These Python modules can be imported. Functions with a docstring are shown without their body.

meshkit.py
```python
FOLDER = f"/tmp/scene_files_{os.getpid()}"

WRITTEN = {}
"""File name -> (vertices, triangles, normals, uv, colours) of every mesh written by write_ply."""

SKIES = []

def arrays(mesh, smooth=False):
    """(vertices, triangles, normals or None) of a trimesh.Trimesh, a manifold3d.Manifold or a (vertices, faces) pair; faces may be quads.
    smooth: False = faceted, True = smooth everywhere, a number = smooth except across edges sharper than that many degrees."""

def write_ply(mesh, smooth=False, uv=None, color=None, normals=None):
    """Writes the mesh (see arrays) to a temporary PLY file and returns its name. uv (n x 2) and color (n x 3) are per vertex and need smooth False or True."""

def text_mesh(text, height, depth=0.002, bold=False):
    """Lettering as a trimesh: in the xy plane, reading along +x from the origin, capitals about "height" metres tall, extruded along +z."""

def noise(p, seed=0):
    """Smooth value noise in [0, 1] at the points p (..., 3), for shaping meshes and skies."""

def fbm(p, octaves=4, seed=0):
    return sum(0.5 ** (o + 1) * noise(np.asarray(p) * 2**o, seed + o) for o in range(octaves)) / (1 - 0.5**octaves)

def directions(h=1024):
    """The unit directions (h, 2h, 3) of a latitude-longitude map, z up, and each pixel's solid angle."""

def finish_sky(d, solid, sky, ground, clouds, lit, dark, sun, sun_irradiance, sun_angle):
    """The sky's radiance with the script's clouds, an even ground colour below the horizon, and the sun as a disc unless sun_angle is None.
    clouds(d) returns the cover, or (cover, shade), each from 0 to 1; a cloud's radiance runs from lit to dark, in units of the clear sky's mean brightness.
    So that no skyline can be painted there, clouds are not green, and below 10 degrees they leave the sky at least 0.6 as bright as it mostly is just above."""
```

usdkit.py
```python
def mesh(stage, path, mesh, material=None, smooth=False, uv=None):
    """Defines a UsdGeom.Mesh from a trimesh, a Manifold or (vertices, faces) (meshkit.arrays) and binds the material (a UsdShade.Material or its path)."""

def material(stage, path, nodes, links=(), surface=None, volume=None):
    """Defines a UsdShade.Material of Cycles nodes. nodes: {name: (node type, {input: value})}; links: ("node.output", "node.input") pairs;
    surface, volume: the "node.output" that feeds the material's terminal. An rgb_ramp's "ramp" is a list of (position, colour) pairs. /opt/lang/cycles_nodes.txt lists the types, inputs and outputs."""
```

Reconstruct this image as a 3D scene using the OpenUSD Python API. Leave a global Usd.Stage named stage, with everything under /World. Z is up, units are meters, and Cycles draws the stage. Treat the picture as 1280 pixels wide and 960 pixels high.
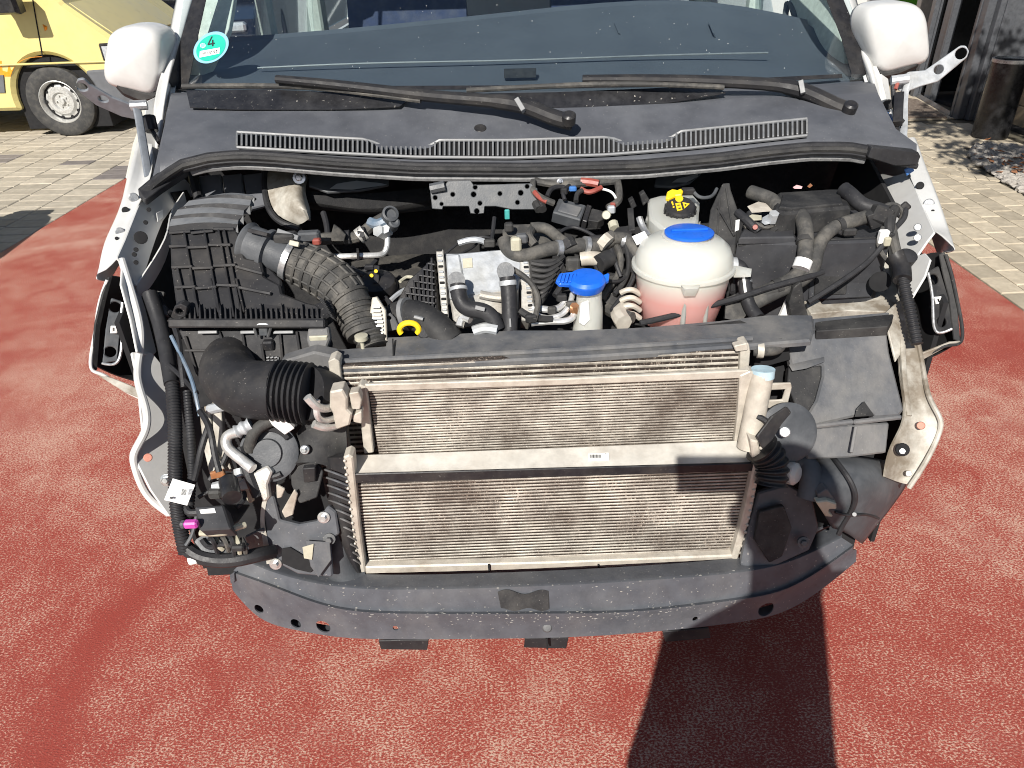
import math, numpy as np, trimesh, usdkit, meshkit, manifold3d, shapely
from shapely.geometry import Polygon, Point
from pxr import Usd, UsdGeom, UsdLux, UsdShade, Gf, Sdf, Vt

stage = Usd.Stage.CreateInMemory()
UsdGeom.SetStageUpAxis(stage, UsdGeom.Tokens.z)
UsdGeom.SetStageMetersPerUnit(stage, 1.0)
stage.SetDefaultPrim(UsdGeom.Xform.Define(stage, '/World').GetPrim())
UsdGeom.Scope.Define(stage, '/World/Looks')

# ------------------------------------------------------------------ camera, sky, sun, exposure
FPX, PITCH, ROLL, HCAM = 900.0, math.radians(32), math.radians(2.3), 1.62
CAM = np.array([0.0, 0.0, HCAM])
_R = np.array([1.0, 0, 0]); _F = np.array([0, math.cos(PITCH), -math.sin(PITCH)]); _D = np.array([0, -math.sin(PITCH), -math.cos(PITCH)])
_cr, _sr = math.cos(ROLL), math.sin(ROLL)
CR = _cr * _R + _sr * _D
CD = -_sr * _R + _cr * _D
cam = UsdGeom.Camera.Define(stage, '/World/camera')
cam.CreateHorizontalApertureAttr(36.0); cam.CreateVerticalApertureAttr(27.0)
cam.CreateFocalLengthAttr(FPX / 1280 * 36.0)
cam.CreateClippingRangeAttr(Gf.Vec2f(0.02, 500))
EXPOSURE = 0.5
cam.CreateExposureAttr(EXPOSURE)
m4 = Gf.Matrix4d(*CR, 0, *(-CD), 0, *(-_F), 0, *CAM, 1)
cam.AddTransformOp().Set(m4)


def ray(u, v):
    d = _F + (u - 640) / FPX * CR + (v - 480) / FPX * CD
    return d


def at(u, v, Y=None, z=None):
    d = ray(u, v)
    t = Y / d[1] if Y is not None else (z - HCAM) / d[2]
    return CAM + d * t


SUN = ray(872, 583); SUN = SUN / np.linalg.norm(SUN)          # the way the light travels
to_sun = -SUN
SUN_EL = math.asin(to_sun[2]); SUN_ROT = math.atan2(to_sun[0], to_sun[1])
usdkit.material(stage, '/World/Looks/sky', {
    'sky': ('sky_texture', {'sky_type': 'single_scattering', 'sun_disc': False, 'sun_elevation': SUN_EL, 'sun_rotation': SUN_ROT, 'aerosol_density': 0.8}),
    'bg': ('background_shader', {'strength': 0.058})}, [('sky.color', 'bg.color')], surface='bg.background')
dome = UsdLux.DomeLight.Define(stage, '/World/sky')
UsdShade.MaterialBindingAPI.Apply(dome.GetPrim()).Bind(UsdShade.Material.Get(stage, '/World/Looks/sky'))
dome.GetPrim().SetCustomDataByKey('kind', 'structure')
sun = UsdLux.DistantLight.Define(stage, '/World/sun')
sun.CreateIntensityAttr(1.25); sun.CreateAngleAttr(0.5); sun.CreateNormalizeAttr(True); sun.CreateColorAttr(Gf.Vec3f(1.0, 0.955, 0.89))
_zx = np.cross([0, 0, 1.0], to_sun); _zx /= np.linalg.norm(_zx); _zy = np.cross(to_sun, _zx)
sun.AddTransformOp().Set(Gf.Matrix4d(*_zx, 0, *_zy, 0, *to_sun, 0, 0, 0, 10, 1))

# ------------------------------------------------------------------ materials
LOOKS = {}


def mat(name, col, rough=0.5, metal=0.0, dust=(0.42, 0.37, 0.30), amt=0.25, scale=14.0, speck=0.0, sscale=260.0, bump=0.15, bscale=260.0, var=0.15, lo=0.45, hi=0.72, stretch=None, coat=0.0, spec=0.5, rand=0.0):
    """A surface of one colour with uneven dust, small pale specks, tonal variation and fine relief."""
    if name in LOOKS:
        return LOOKS[name]
    n = {'g': ('geometry', {}),
         'n1': ('noise_texture', {'scale': scale, 'detail': 6.0, 'roughness': 0.65}),
         'm1': ('map_range', {'from_min': lo, 'from_max': hi, 'to_min': 0.0, 'to_max': amt, 'clamp': True}),
         'nv': ('noise_texture', {'scale': scale * 3.3, 'detail': 4.0, 'roughness': 0.6}),
         'mv': ('map_range', {'from_min': 0.3, 'from_max': 0.7, 'to_min': 1 - var, 'to_max': 1 + var, 'clamp': True}),
         'hs': ('hsv', {'color': col}),
         'mx': ('mix_color', {'b': dust}),
         'mr': ('map_range', {'from_min': 0.3, 'from_max': 0.7, 'to_min': max(rough - 0.1, 0.03), 'to_max': min(rough + 0.12, 1.0), 'clamp': True}),
         'nb': ('noise_texture', {'scale': bscale, 'detail': 3.0}),
         'b': ('bump', {'strength': bump, 'distance': 0.002}),
         'p': ('principled_bsdf', {'metallic': metal, 'coat_weight': coat, 'coat_roughness': 0.08, 'specular_ior_level': spec})}
    src = 'g.position'
    l = []
    if stretch:
        n['map'] = ('mapping', {'scale': stretch}); l.append(('g.position', 'map.vector')); src = 'map.vector'
    l += [(src, 'n1.vector'), ('g.position', 'nv.vector'), ('g.position', 'nb.vector'), ('n1.fac', 'm1.value'), ('nv.fac', 'mv.value'), ('mv.result', 'hs.value'),
          ('hs.color', 'mx.a'), ('m1.result', 'mx.fac'), ('nv.fac', 'mr.value'), ('mr.result', 'p.roughness'), ('nb.fac', 'b.height'), ('b.normal', 'p.normal')]
    out = 'mx.result'
    if rand:
        n['oi'] = ('object_info', {}); n['ro'] = ('map_range', {'from_min': 0.0, 'from_max': 1.0, 'to_min': 1 - rand, 'to_max': 1 + rand, 'clamp': True})
        n['h2'] = ('hsv', {}); l += [('oi.random', 'ro.value'), ('ro.result', 'h2.value'), (out, 'h2.color')]; out = 'h2.color'
    if speck:
        n['ns'] = ('noise_texture', {'scale': sscale, 'detail': 2.0}); n['ms'] = ('map_range', {'from_min': 0.69, 'from_max': 0.75, 'to_min': 0.0, 'to_max': speck, 'clamp': True})
        n['mx2'] = ('mix_color', {'b': (0.62, 0.58, 0.52)})
        l += [('g.position', 'ns.vector'), ('ns.fac', 'ms.value'), ('ms.result', 'mx2.fac'), (out, 'mx2.a')]; out = 'mx2.result'
    l.append((out, 'p.base_color'))
    LOOKS[name] = usdkit.material(stage, '/World/Looks/' + name, n, l, surface='p.BSDF')
    return LOOKS[name]


WHITE = mat('white_paint', (0.54, 0.54, 0.525), 0.42, amt=0.10, bump=0.02, var=0.03, coat=0.15)
WHITE_D = mat('dirty_white_metal', (0.44, 0.42, 0.37), 0.5, dust=(0.15, 0.12, 0.085), amt=0.9, scale=9, bump=0.15, lo=0.40, hi=0.60)
BLACK = mat('black_plastic', (0.021, 0.021, 0.023), 0.55, amt=0.07, speck=0.2, bump=0.08, scale=9, spec=0.2)
BLACK_D = mat('dusty_black_plastic', (0.024, 0.024, 0.025), 0.6, amt=0.2, dust=(0.22, 0.21, 0.19), speck=0.18, bump=0.2, scale=11, spec=0.2)
BLACK_G = mat('smooth_black_plastic', (0.018, 0.018, 0.02), 0.34, amt=0.06, speck=0.12, bump=0.05, spec=0.3)
RUBBER = mat('black_rubber', (0.022, 0.022, 0.024), 0.5, amt=0.08, dust=(0.2, 0.2, 0.2), speck=0.08, bump=0.2, spec=0.25)
RUBBER_D = mat('dusty_rubber', (0.052, 0.051, 0.049), 0.65, dust=(0.20, 0.185, 0.16), amt=0.6, bump=0.4, scale=22, spec=0.2)
FELT = mat('black_felt', (0.012, 0.012, 0.013), 0.95, amt=0.10, dust=(0.16, 0.15, 0.13), bump=0.9, bscale=420, scale=30)
VOID = mat('underside_and_gap_shade', (0.008, 0.008, 0.009), 0.9, amt=0.0, bump=0.0)  # near-black: shade of gaps and hollows put into the colour, also undersides
GREY_P = mat('grey_cowl_plastic', (0.074, 0.078, 0.089), 0.5, amt=0.25, dust=(0.22, 0.225, 0.235), speck=0.16, bump=0.12, scale=4, spec=0.25)
GREY_S = mat('grey_slat_plastic', (0.16, 0.165, 0.17), 0.45, amt=0.1, bump=0.05)
GUIDE = mat('worn_air_guide_plastic', (0.08, 0.084, 0.092), 0.52, amt=0.6, dust=(0.21, 0.20, 0.185), speck=0.12, bump=0.2, scale=9, stretch=(1, 1, 0.35), lo=0.42, hi=0.66, spec=0.2)
TANKP = mat('dusty_tank_plastic', (0.06, 0.064, 0.07), 0.5, amt=0.35, dust=(0.22, 0.225, 0.23), bump=0.2, scale=9, spec=0.25)
STEEL_B = mat('painted_beam_steel', (0.078, 0.083, 0.094), 0.36, amt=0.16, dust=(0.3, 0.29, 0.27), speck=0.35, sscale=190, bump=0.1, scale=8, spec=0.25)
STEEL_G = mat('grey_bracket_steel', (0.075, 0.08, 0.086), 0.5, 0.05, amt=0.3, dust=(0.22, 0.21, 0.19), bump=0.15, scale=20)
ZINC = mat('zinc_steel', (0.42, 0.43, 0.44), 0.35, 0.7, amt=0.3, bump=0.15, scale=30)
ALU = mat('dusty_aluminium', (0.45, 0.44, 0.41), 0.45, 0.35, dust=(0.34, 0.29, 0.22), amt=0.7, scale=10, bump=0.2)
ALU_C = mat('clean_aluminium', (0.42, 0.44, 0.46), 0.45, 0.3, amt=0.4, dust=(0.42, 0.40, 0.33), scale=14, bump=0.15)
CREAM = mat('dusty_cream_metal', (0.45, 0.415, 0.355), 0.5, 0.1, dust=(0.24, 0.19, 0.145), amt=0.65, scale=12, bump=0.2, lo=0.5, hi=0.72)
PIPE = mat('bare_aluminium_pipe', (0.70, 0.70, 0.68), 0.32, 0.6, amt=0.3, bump=0.1)
CREAM_P = mat('yellowed_plastic', (0.42, 0.40, 0.31), 0.45, amt=0.3, dust=(0.3, 0.26, 0.18), bump=0.1)
BLUE = mat('blue_cap_plastic', (0.01, 0.12, 0.62), 0.35, amt=0.04, bump=0.05, var=0.05)
YELLOW = mat('yellow_plastic', (0.85, 0.55, 0.01), 0.4, amt=0.05, bump=0.05, var=0.05)
PURPLE = mat('purple_connector', (0.50, 0.06, 0.36), 0.4, amt=0.05, bump=0.05)
REDW = mat('red_wire_plastic', (0.26, 0.06, 0.045), 0.45, amt=0.2, bump=0.05)
BLUEW = mat('blue_wire_plastic', (0.05, 0.16, 0.42), 0.4, amt=0.1, bump=0.05)
PAPER = mat('white_label_paper', (0.75, 0.75, 0.73), 0.6, amt=0.1, bump=0.02, var=0.03)
INK = mat('label_ink', (0.02, 0.02, 0.022), 0.6, amt=0.0, bump=0.0)
PINK = mat('pink_label', (0.75, 0.45, 0.45), 0.5, amt=0.1, bump=0.02)
DASH = mat('dashboard_plastic', (0.072, 0.08, 0.095), 0.6, amt=0.05, dust=(0.12, 0.13, 0.14), bump=0.06, scale=2, var=0.05)
WELL_SHADE = mat('painted_well_shade', (0.016, 0.016, 0.018), 0.35, amt=0.1, dust=(0.2, 0.2, 0.2), speck=0.5, sscale=120, bump=0.1)  # black carries the recess shade of the wiper wells; pale specks are dirt
BATT = mat('battery_case', (0.034, 0.035, 0.039), 0.5, amt=0.18, dust=(0.16, 0.155, 0.15), speck=0.15, bump=0.06, scale=7, spec=0.25)
TANK_A = mat('bare_tank_aluminium', (0.58, 0.555, 0.50), 0.42, 0.2, dust=(0.36, 0.31, 0.25), amt=0.5, scale=9, bump=0.1, lo=0.5, hi=0.72)
HINGE = mat('hinge_steel', (0.17, 0.185, 0.205), 0.4, 0.05, amt=0.12, dust=(0.4, 0.4, 0.4), bump=0.05)
DULLB = mat('dull_blue_fitting', (0.10, 0.15, 0.21), 0.4, amt=0.3, bump=0.1)
SEATM = mat('dark_blue_seat_fabric', (0.035, 0.045, 0.09), 0.9, amt=0.1, bump=0.5, bscale=500)
LINING = mat('pale_door_lining', (0.58, 0.60, 0.52), 0.7, amt=0.1, bump=0.1)
CHROME = mat('bright_bolt_steel', (0.6, 0.6, 0.6), 0.25, 0.9, amt=0.2, bump=0.05)
TYRE = mat('tyre_rubber', (0.03, 0.03, 0.03), 0.75, amt=0.35, dust=(0.15, 0.14, 0.12), bump=0.5, scale=18)
GREEN_ST = mat('green_sticker', (0.02, 0.42, 0.30), 0.35, amt=0.0, bump=0.0, var=0.02)
LBLUE = mat('pale_blue_sticker_rim', (0.22, 0.42, 0.55), 0.35, amt=0.0, bump=0.0, var=0.02)
YPAINT = mat('yellow_van_paint', (0.62, 0.53, 0.21), 0.3, amt=0.15, dust=(0.65, 0.58, 0.3), scale=2, bump=0.01, var=0.03, coat=0.6)
YPAINT2 = mat('faded_yellow_bonnet_paint', (0.62, 0.54, 0.26), 0.4, amt=0.2, dust=(0.6, 0.55, 0.4), scale=3, bump=0.01, var=0.03, coat=0.3)
ORANGE = mat('orange_film', (0.80, 0.28, 0.01), 0.4, amt=0.1, bump=0.0)
GBUMP = mat('grey_bumper_plastic', (0.10, 0.105, 0.115), 0.55, amt=0.2, dust=(0.2, 0.2, 0.2), bump=0.2, scale=3)
DARKCAR = mat('black_car_paint', (0.008, 0.009, 0.014), 0.12, amt=0.05, bump=0.0, coat=1.0)
SILVER_R = mat('silver_wheel_paint', (0.52, 0.52, 0.50), 0.4, 0.4, amt=0.4, dust=(0.25, 0.22, 0.18), scale=20, bump=0.05)
FRAME = mat('anthracite_door_frame', (0.085, 0.09, 0.10), 0.4, 0.2, amt=0.1, dust=(0.2, 0.2, 0.2), bump=0.02)
DGLASS = mat('dark_shop_glass', (0.006, 0.007, 0.008), 0.03, amt=0.0, bump=0.0, spec=0.6)
BINM = mat('black_bin_enamel', (0.014, 0.014, 0.015), 0.3, amt=0.0, bump=0.05)
TAN = mat('tan_wood', (0.30, 0.23, 0.15), 0.6, amt=0.3, dust=(0.2, 0.14, 0.09), scale=6, stretch=(8, 8, 1), bump=0.1)
LIME = mat('lime_green_board', (0.16, 0.55, 0.03), 0.5, amt=0.05, bump=0.0)
MATM = mat('brown_coir_mat', (0.12, 0.09, 0.07), 0.95, amt=0.4, bump=1.0, bscale=150, scale=40)
CONC = mat('pale_concrete', (0.42, 0.36, 0.27), 0.85, amt=0.4, dust=(0.3, 0.26, 0.2), bump=0.4, bscale=120, scale=5)
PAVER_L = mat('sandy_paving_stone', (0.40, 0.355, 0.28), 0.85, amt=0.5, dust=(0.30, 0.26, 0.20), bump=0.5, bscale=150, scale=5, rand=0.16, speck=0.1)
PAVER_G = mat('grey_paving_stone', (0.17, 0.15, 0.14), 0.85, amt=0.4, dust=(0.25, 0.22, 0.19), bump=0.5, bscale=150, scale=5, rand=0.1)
PAVER_R = mat('buff_paving_stone', (0.42, 0.365, 0.275), 0.85, amt=0.5, dust=(0.30, 0.25, 0.18), bump=0.5, bscale=150, scale=6, rand=0.18, speck=0.1)
JOINT = mat('dark_joint_sand', (0.10, 0.085, 0.06), 0.95, amt=0.5, dust=(0.05, 0.055, 0.03), bump=0.8, bscale=200, scale=10)
STONE = mat('pale_gravel_stone', (0.36, 0.335, 0.30), 0.8, amt=0.4, dust=(0.3, 0.26, 0.22), bump=0.4, scale=30, rand=0.3)
DRYLEAF = mat('dry_brown_leaf', (0.30, 0.12, 0.05), 0.8, amt=0.3, bump=0.2, rand=0.3)
SOIL = mat('dark_soil', (0.06, 0.05, 0.04), 0.95, amt=0.5, dust=(0.2, 0.18, 0.15), bump=1.0, bscale=90, scale=25)
BARK = mat('tree_bark', (0.10, 0.075, 0.055), 0.9, amt=0.3, bump=0.8, bscale=60)
LEAFM = mat('green_leaf', (0.05, 0.09, 0.025), 0.6, amt=0.2, dust=(0.10, 0.13, 0.04), bump=0.0, scale=4)
ASPH = mat('grey_yard_asphalt', (0.10, 0.095, 0.09), 0.9, amt=0.4, dust=(0.16, 0.15, 0.13), bump=0.6, bscale=90, scale=2)
BRICKW = mat('pale_render', (0.40, 0.38, 0.35), 0.85, amt=0.2, bump=0.2)
JACKET = mat('dark_jacket_cloth', (0.03, 0.035, 0.05), 0.85, amt=0.1, bump=0.4)
JEANS = mat('blue_denim', (0.06, 0.08, 0.14), 0.9, amt=0.1, bump=0.5)
SKIN = mat('skin', (0.55, 0.34, 0.25), 0.5, amt=0.1, dust=(0.5, 0.25, 0.2), bump=0.1)
HAIR = mat('brown_hair', (0.05, 0.03, 0.02), 0.6, amt=0.1, bump=0.6, bscale=600)
SHOE = mat('black_shoe_leather', (0.02, 0.02, 0.02), 0.4, amt=0.1)

# red painted yard: worn paint over rough asphalt, with rubbed pale grains, deeper patches and a curved tyre mark
TY = (-0.60, 1.24, 0.59)       # circle of the tyre mark: centre x, y and radius


def red_ground():
    n = {'g': ('geometry', {}), 'map': ('mapping', {'scale': (1.0, 1.5, 1.0)}),
         'big': ('noise_texture', {'scale': 0.9, 'detail': 5.0, 'roughness': 0.6, 'distortion': 0.8}),
         'mid': ('noise_texture', {'scale': 7.0, 'detail': 6.0, 'roughness': 0.7, 'distortion': 0.6}),
         'fine': ('noise_texture', {'scale': 150.0, 'detail': 4.0, 'roughness': 0.65, 'distortion': 0.2}),
         'grain': ('noise_texture', {'scale': 190.0, 'detail': 3.0, 'roughness': 0.65}),
         'bigm': ('map_range', {'from_min': 0.36, 'from_max': 0.62, 'to_min': -0.07, 'to_max': 0.03, 'clamp': True}),
         'midm': ('map_range', {'from_min': 0.3, 'from_max': 0.7, 'to_min': -0.05, 'to_max': 0.05, 'clamp': True}),
         's1': ('math', {'math_type': 'add'}), 's2': ('math', {'math_type': 'add'}),
         'wear': ('map_range', {'from_min': 0.43, 'from_max': 0.575, 'to_min': 0.0, 'to_max': 0.95, 'clamp': True}),
         'ramp': ('rgb_ramp', {'ramp': [(0.0, (0.285, 0.048, 0.034)), (0.40, (0.355, 0.092, 0.064)), (0.70, (0.43, 0.185, 0.136)), (1.0, (0.55, 0.385, 0.30))]}),
         'dark': ('map_range', {'from_min': 0.53, 'from_max': 0.70, 'to_min': 0.0, 'to_max': 0.62, 'clamp': True}),
         'st': ('noise_texture', {'scale': 2.6, 'detail': 7.0, 'roughness': 0.68, 'distortion': 0.5}), 'stm': ('map_range', {'from_min': 0.54, 'from_max': 0.70, 'to_min': 0.0, 'to_max': 0.7, 'clamp': True}), 'stx': ('mix_color', {'b': (0.30, 0.066, 0.050)}),
         'dk': ('mix_color', {'blend_type': 'mix', 'b': (0.09, 0.04, 0.034)}),
         # tyre mark
         'c': ('vector_math', {'vector_math_type': 'subtract', 'math_type': 'subtract', 'vector2': (TY[0], TY[1], 0)}),
         'len': ('vector_math', {'math_type': 'length'}),
         'off': ('math', {'math_type': 'subtract', 'value2': TY[2]}), 'ab': ('math', {'math_type': 'absolute'}),
         'wob': ('math', {'math_type': 'multiply_add', 'value2': 0.10, 'value3': -0.05}), 'ad': ('math', {'math_type': 'add'}),
         'band': ('map_range', {'from_min': 0.0, 'from_max': 0.085, 'to_min': 1.0, 'to_max': 0.0, 'clamp': True}),
         'sx': ('separate_xyz', {}), 'lim': ('map_range', {'from_min': -0.80, 'from_max': -0.55, 'to_min': 1.0, 'to_max': 0.0, 'clamp': True}),
         'bl': ('math', {'math_type': 'multiply'}), 'bw': ('math', {'math_type': 'multiply', 'value2': 0.10}), 's3': ('math', {'math_type': 'subtract'}),
         'bump': ('bump', {'strength': 0.55, 'distance': 0.004}), 'hsum': ('math', {'math_type': 'multiply_add', 'value2': 0.5}),
         'p': ('principled_bsdf', {'roughness': 0.68, 'specular_ior_level': 0.35})}
    n['c'] = ('vector_math', {'math_type': 'subtract', 'vector2': (TY[0], TY[1], 0)})
    l = [('g.position', 'map.vector'), ('map.vector', 'big.vector'), ('g.position', 'mid.vector'), ('map.vector', 'fine.vector'), ('map.vector', 'grain.vector'),
         ('big.fac', 'bigm.value'), ('mid.fac', 'midm.value'), ('fine.fac', 's1.value1'), ('bigm.result', 's1.value2'), ('s1.value', 's2.value1'), ('midm.result', 's2.value2'),
         ('g.position', 'c.vector1'), ('c.vector', 'len.vector1'), ('len.value', 'off.value1'), ('mid.fac', 'wob.value1'), ('off.value', 'ad.value1'), ('wob.value', 'ad.value2'), ('ad.value', 'ab.value1'),
         ('ab.value', 'band.value'), ('g.position', 'sx.vector'), ('sx.x', 'lim.value'), ('band.result', 'bl.value1'), ('lim.result', 'bl.value2'), ('bl.value', 'bw.value1'),
         ('s2.value', 's3.value1'), ('bw.value', 's3.value2'), ('s3.value', 'wear.value'), ('wear.result', 'ramp.fac'),
         ('grain.fac', 'dark.value'), ('dark.result', 'dk.fac'), ('g.position', 'st.vector'), ('st.fac', 'stm.value'), ('stm.result', 'stx.fac'), ('ramp.color', 'stx.a'), ('stx.result', 'dk.a'), ('dk.result', 'p.base_color'),
         ('fine.fac', 'hsum.value1'), ('grain.fac', 'hsum.value3'), ('hsum.value', 'bump.height'), ('bump.normal', 'p.normal')]
    return usdkit.material(stage, '/World/Looks/worn_red_paint', n, l, surface='p.BSDF')


RED = red_ground()
GLASS = usdkit.material(stage, '/World/Looks/windscreen_glass', {
    't': ('transparent_bsdf', {'color': (0.90, 0.945, 0.955)}), 'gl': ('glossy_bsdf', {'roughness': 0.02, 'color': (0.95, 0.97, 1.0)}), 'f': ('layer_weight', {'blend': 0.5}), 'pw': ('math', {'math_type': 'power', 'value2': 4.0}), 'fm': ('math', {'math_type': 'multiply_add', 'value2': 0.9, 'value3': 0.05}), 'm': ('mix_closure', {})},
    [('f.facing', 'pw.value1'), ('pw.value', 'fm.value1'), ('fm.value', 'm.fac'), ('t.BSDF', 'm.closure1'), ('gl.BSDF', 'm.closure2')], surface='m.closure')
TANKW = usdkit.material(stage, '/World/Looks/translucent_white_plastic', {
    'p': ('principled_bsdf', {'base_color': (0.56, 0.555, 0.49), 'roughness': 0.32, 'subsurface_weight': 0.6, 'subsurface_scale': 0.02, 'subsurface_radius': (1.0, 0.9, 0.8)})}, [], surface='p.BSDF')
# the tank: clear-ish white plastic above, pink coolant seen through it below the fluid level
ZF = float(at(850, 361, Y=1.335)[2])
TANKC = usdkit.material(stage, '/World/Looks/coolant_tank_plastic', {
    'g': ('geometry', {}), 's': ('separate_xyz', {}), 'n': ('noise_texture', {'scale': 8.0}), 'w': ('math', {'math_type': 'multiply_add', 'value2': 0.02, 'value3': -0.01}), 'a': ('math', {'math_type': 'add'}),
    'm': ('map_range', {'from_min': ZF - 0.035, 'from_max': ZF + 0.006, 'to_min': 0.0, 'to_max': 1.0, 'clamp': True}),
    'x': ('mix_color', {'a': (0.60, 0.30, 0.27), 'b': (0.55, 0.545, 0.49)}),
    'p': ('principled_bsdf', {'roughness': 0.3, 'subsurface_weight': 0.5, 'subsurface_scale': 0.02, 'subsurface_radius': (1.0, 0.8, 0.7)})},
    [('g.position', 's.vector'), ('g.position', 'n.vector'), ('n.fac', 'w.value1'), ('s.z', 'a.value1'), ('w.value', 'a.value2'), ('a.value', 'm.value'), ('m.result', 'x.fac'), ('x.result', 'p.base_color')], surface='p.BSDF')


def core_mat():
    """Dirty radiator core between the tubes: gap shade painted dark, folded fins a fine pale weave."""
    return usdkit.material(stage, '/World/Looks/radiator_core_gap_shade', {
        'g': ('geometry', {}), 'map': ('mapping', {'scale': (1.0, 1.0, 0.35)}),
        'n': ('noise_texture', {'scale': 330.0, 'detail': 2.0, 'roughness': 0.6}), 'b': ('noise_texture', {'scale': 7.0, 'detail': 5.0, 'roughness': 0.65}),
        'bm': ('map_range', {'from_min': 0.35, 'from_max': 0.7, 'to_min': -0.10, 'to_max': 0.12, 'clamp': True}), 'a': ('math', {'math_type': 'add'}),
        'r': ('rgb_ramp', {'ramp': [(0.0, (0.015, 0.010, 0.008)), (0.56, (0.03, 0.022, 0.017)), (0.67, (0.13, 0.10, 0.078)), (0.82, (0.50, 0.45, 0.38)), (1.0, (0.66, 0.6, 0.5))]}),
        'p': ('principled_bsdf', {'roughness': 0.7})},
        [('g.position', 'map.vector'), ('map.vector', 'n.vector'), ('g.position', 'b.vector'), ('b.fac', 'bm.value'), ('n.fac', 'a.value1'), ('bm.result', 'a.value2'), ('a.value', 'r.fac'), ('r.color', 'p.base_color')], surface='p.BSDF')


CORE = core_mat()  # gaps between the tubes are darkened in the colour itself
FIN = mat('dusty_cooler_tube', (0.45, 0.415, 0.355), 0.5, 0.15, dust=(0.11, 0.085, 0.066), amt=0.88, scale=9, bump=0.5, bscale=380, speck=0.7, sscale=330, lo=0.40, hi=0.64, var=0.3)

# ------------------------------------------------------------------ scene helpers
_used = {}


def numbered(parent, name):
    k = (parent, name); c = _used.get(k, 0); _used[k] = c + 1
    return name if c == 0 else f'{name}_{c:03d}'


_origin = {}


def thing(name, label, cat, loc=(0, 0, 0), group=None):
    p = '/World/' + numbered('/World', name)
    x = UsdGeom.Xform.Define(stage, p); x.AddTranslateOp().Set(Gf.Vec3d(*map(float, loc)))
    o = x.GetPrim(); o.SetCustomDataByKey('label', label); o.SetCustomDataByKey('category', cat)
    if group: o.SetCustomDataByKey('group', group)
    _origin[p] = np.array(loc, float)
    return p


def base_of(path):
    while path not in _origin and path.count('/') > 2: path = path.rsplit('/', 1)[0]
    return _origin.get(path, np.zeros(3))


def arr(m):
    if hasattr(m, 'to_mesh'):
        q = m.to_mesh(); return trimesh.Trimesh(q.vert_properties[:, :3], q.tri_verts, process=False)
    if isinstance(m, (list, tuple)): return trimesh.util.concatenate([arr(x) for x in m])
    return m


def part(parent, name, mesh, material, smooth=32, label=None, kind=None):
    m = arr(mesh).copy(); m.vertices = np.asarray(m.vertices) - base_of(parent)
    p = parent + '/' + numbered(parent, name)
    usdkit.mesh(stage, p, m, material, smooth=smooth)
    pr = stage.GetPrimAtPath(p)
    if label: pr.SetCustomDataByKey('label', label)
    if kind: pr.SetCustomDataByKey('kind', kind)
    return p


def solo(name, mesh, material, label=None, cat=None, kind=None, group=None, smooth=32):
    p = part('/World', name, mesh, material, smooth); pr = stage.GetPrimAtPath(p)
    for k, v in (('label', label), ('category', cat), ('kind', kind), ('group', group)):
        if v: pr.SetCustomDataByKey(k, v)
    return p


# ------------------------------------------------------------------ mesh helpers
def V(p):
    return at(p[0], p[1], Y=p[2]) if len(p) == 3 and not isinstance(p, np.ndarray) else np.asarray(p, float)


def spline(P, n):
    P = np.asarray(P, float)
    if len(P) < 3: return np.linspace(0, 1, n)[:, None] * (P[1] - P[0]) + P[0]
    from scipy.interpolate import PchipInterpolator
    t = np.r_[0, np.cumsum(np.linalg.norm(np.diff(P, axis=0), axis=1) ** 0.5 + 1e-9)]
    from scipy.interpolate import CubicSpline
    return CubicSpline(t, P, bc_type='natural')(np.linspace(0, t[-1], n))


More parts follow.
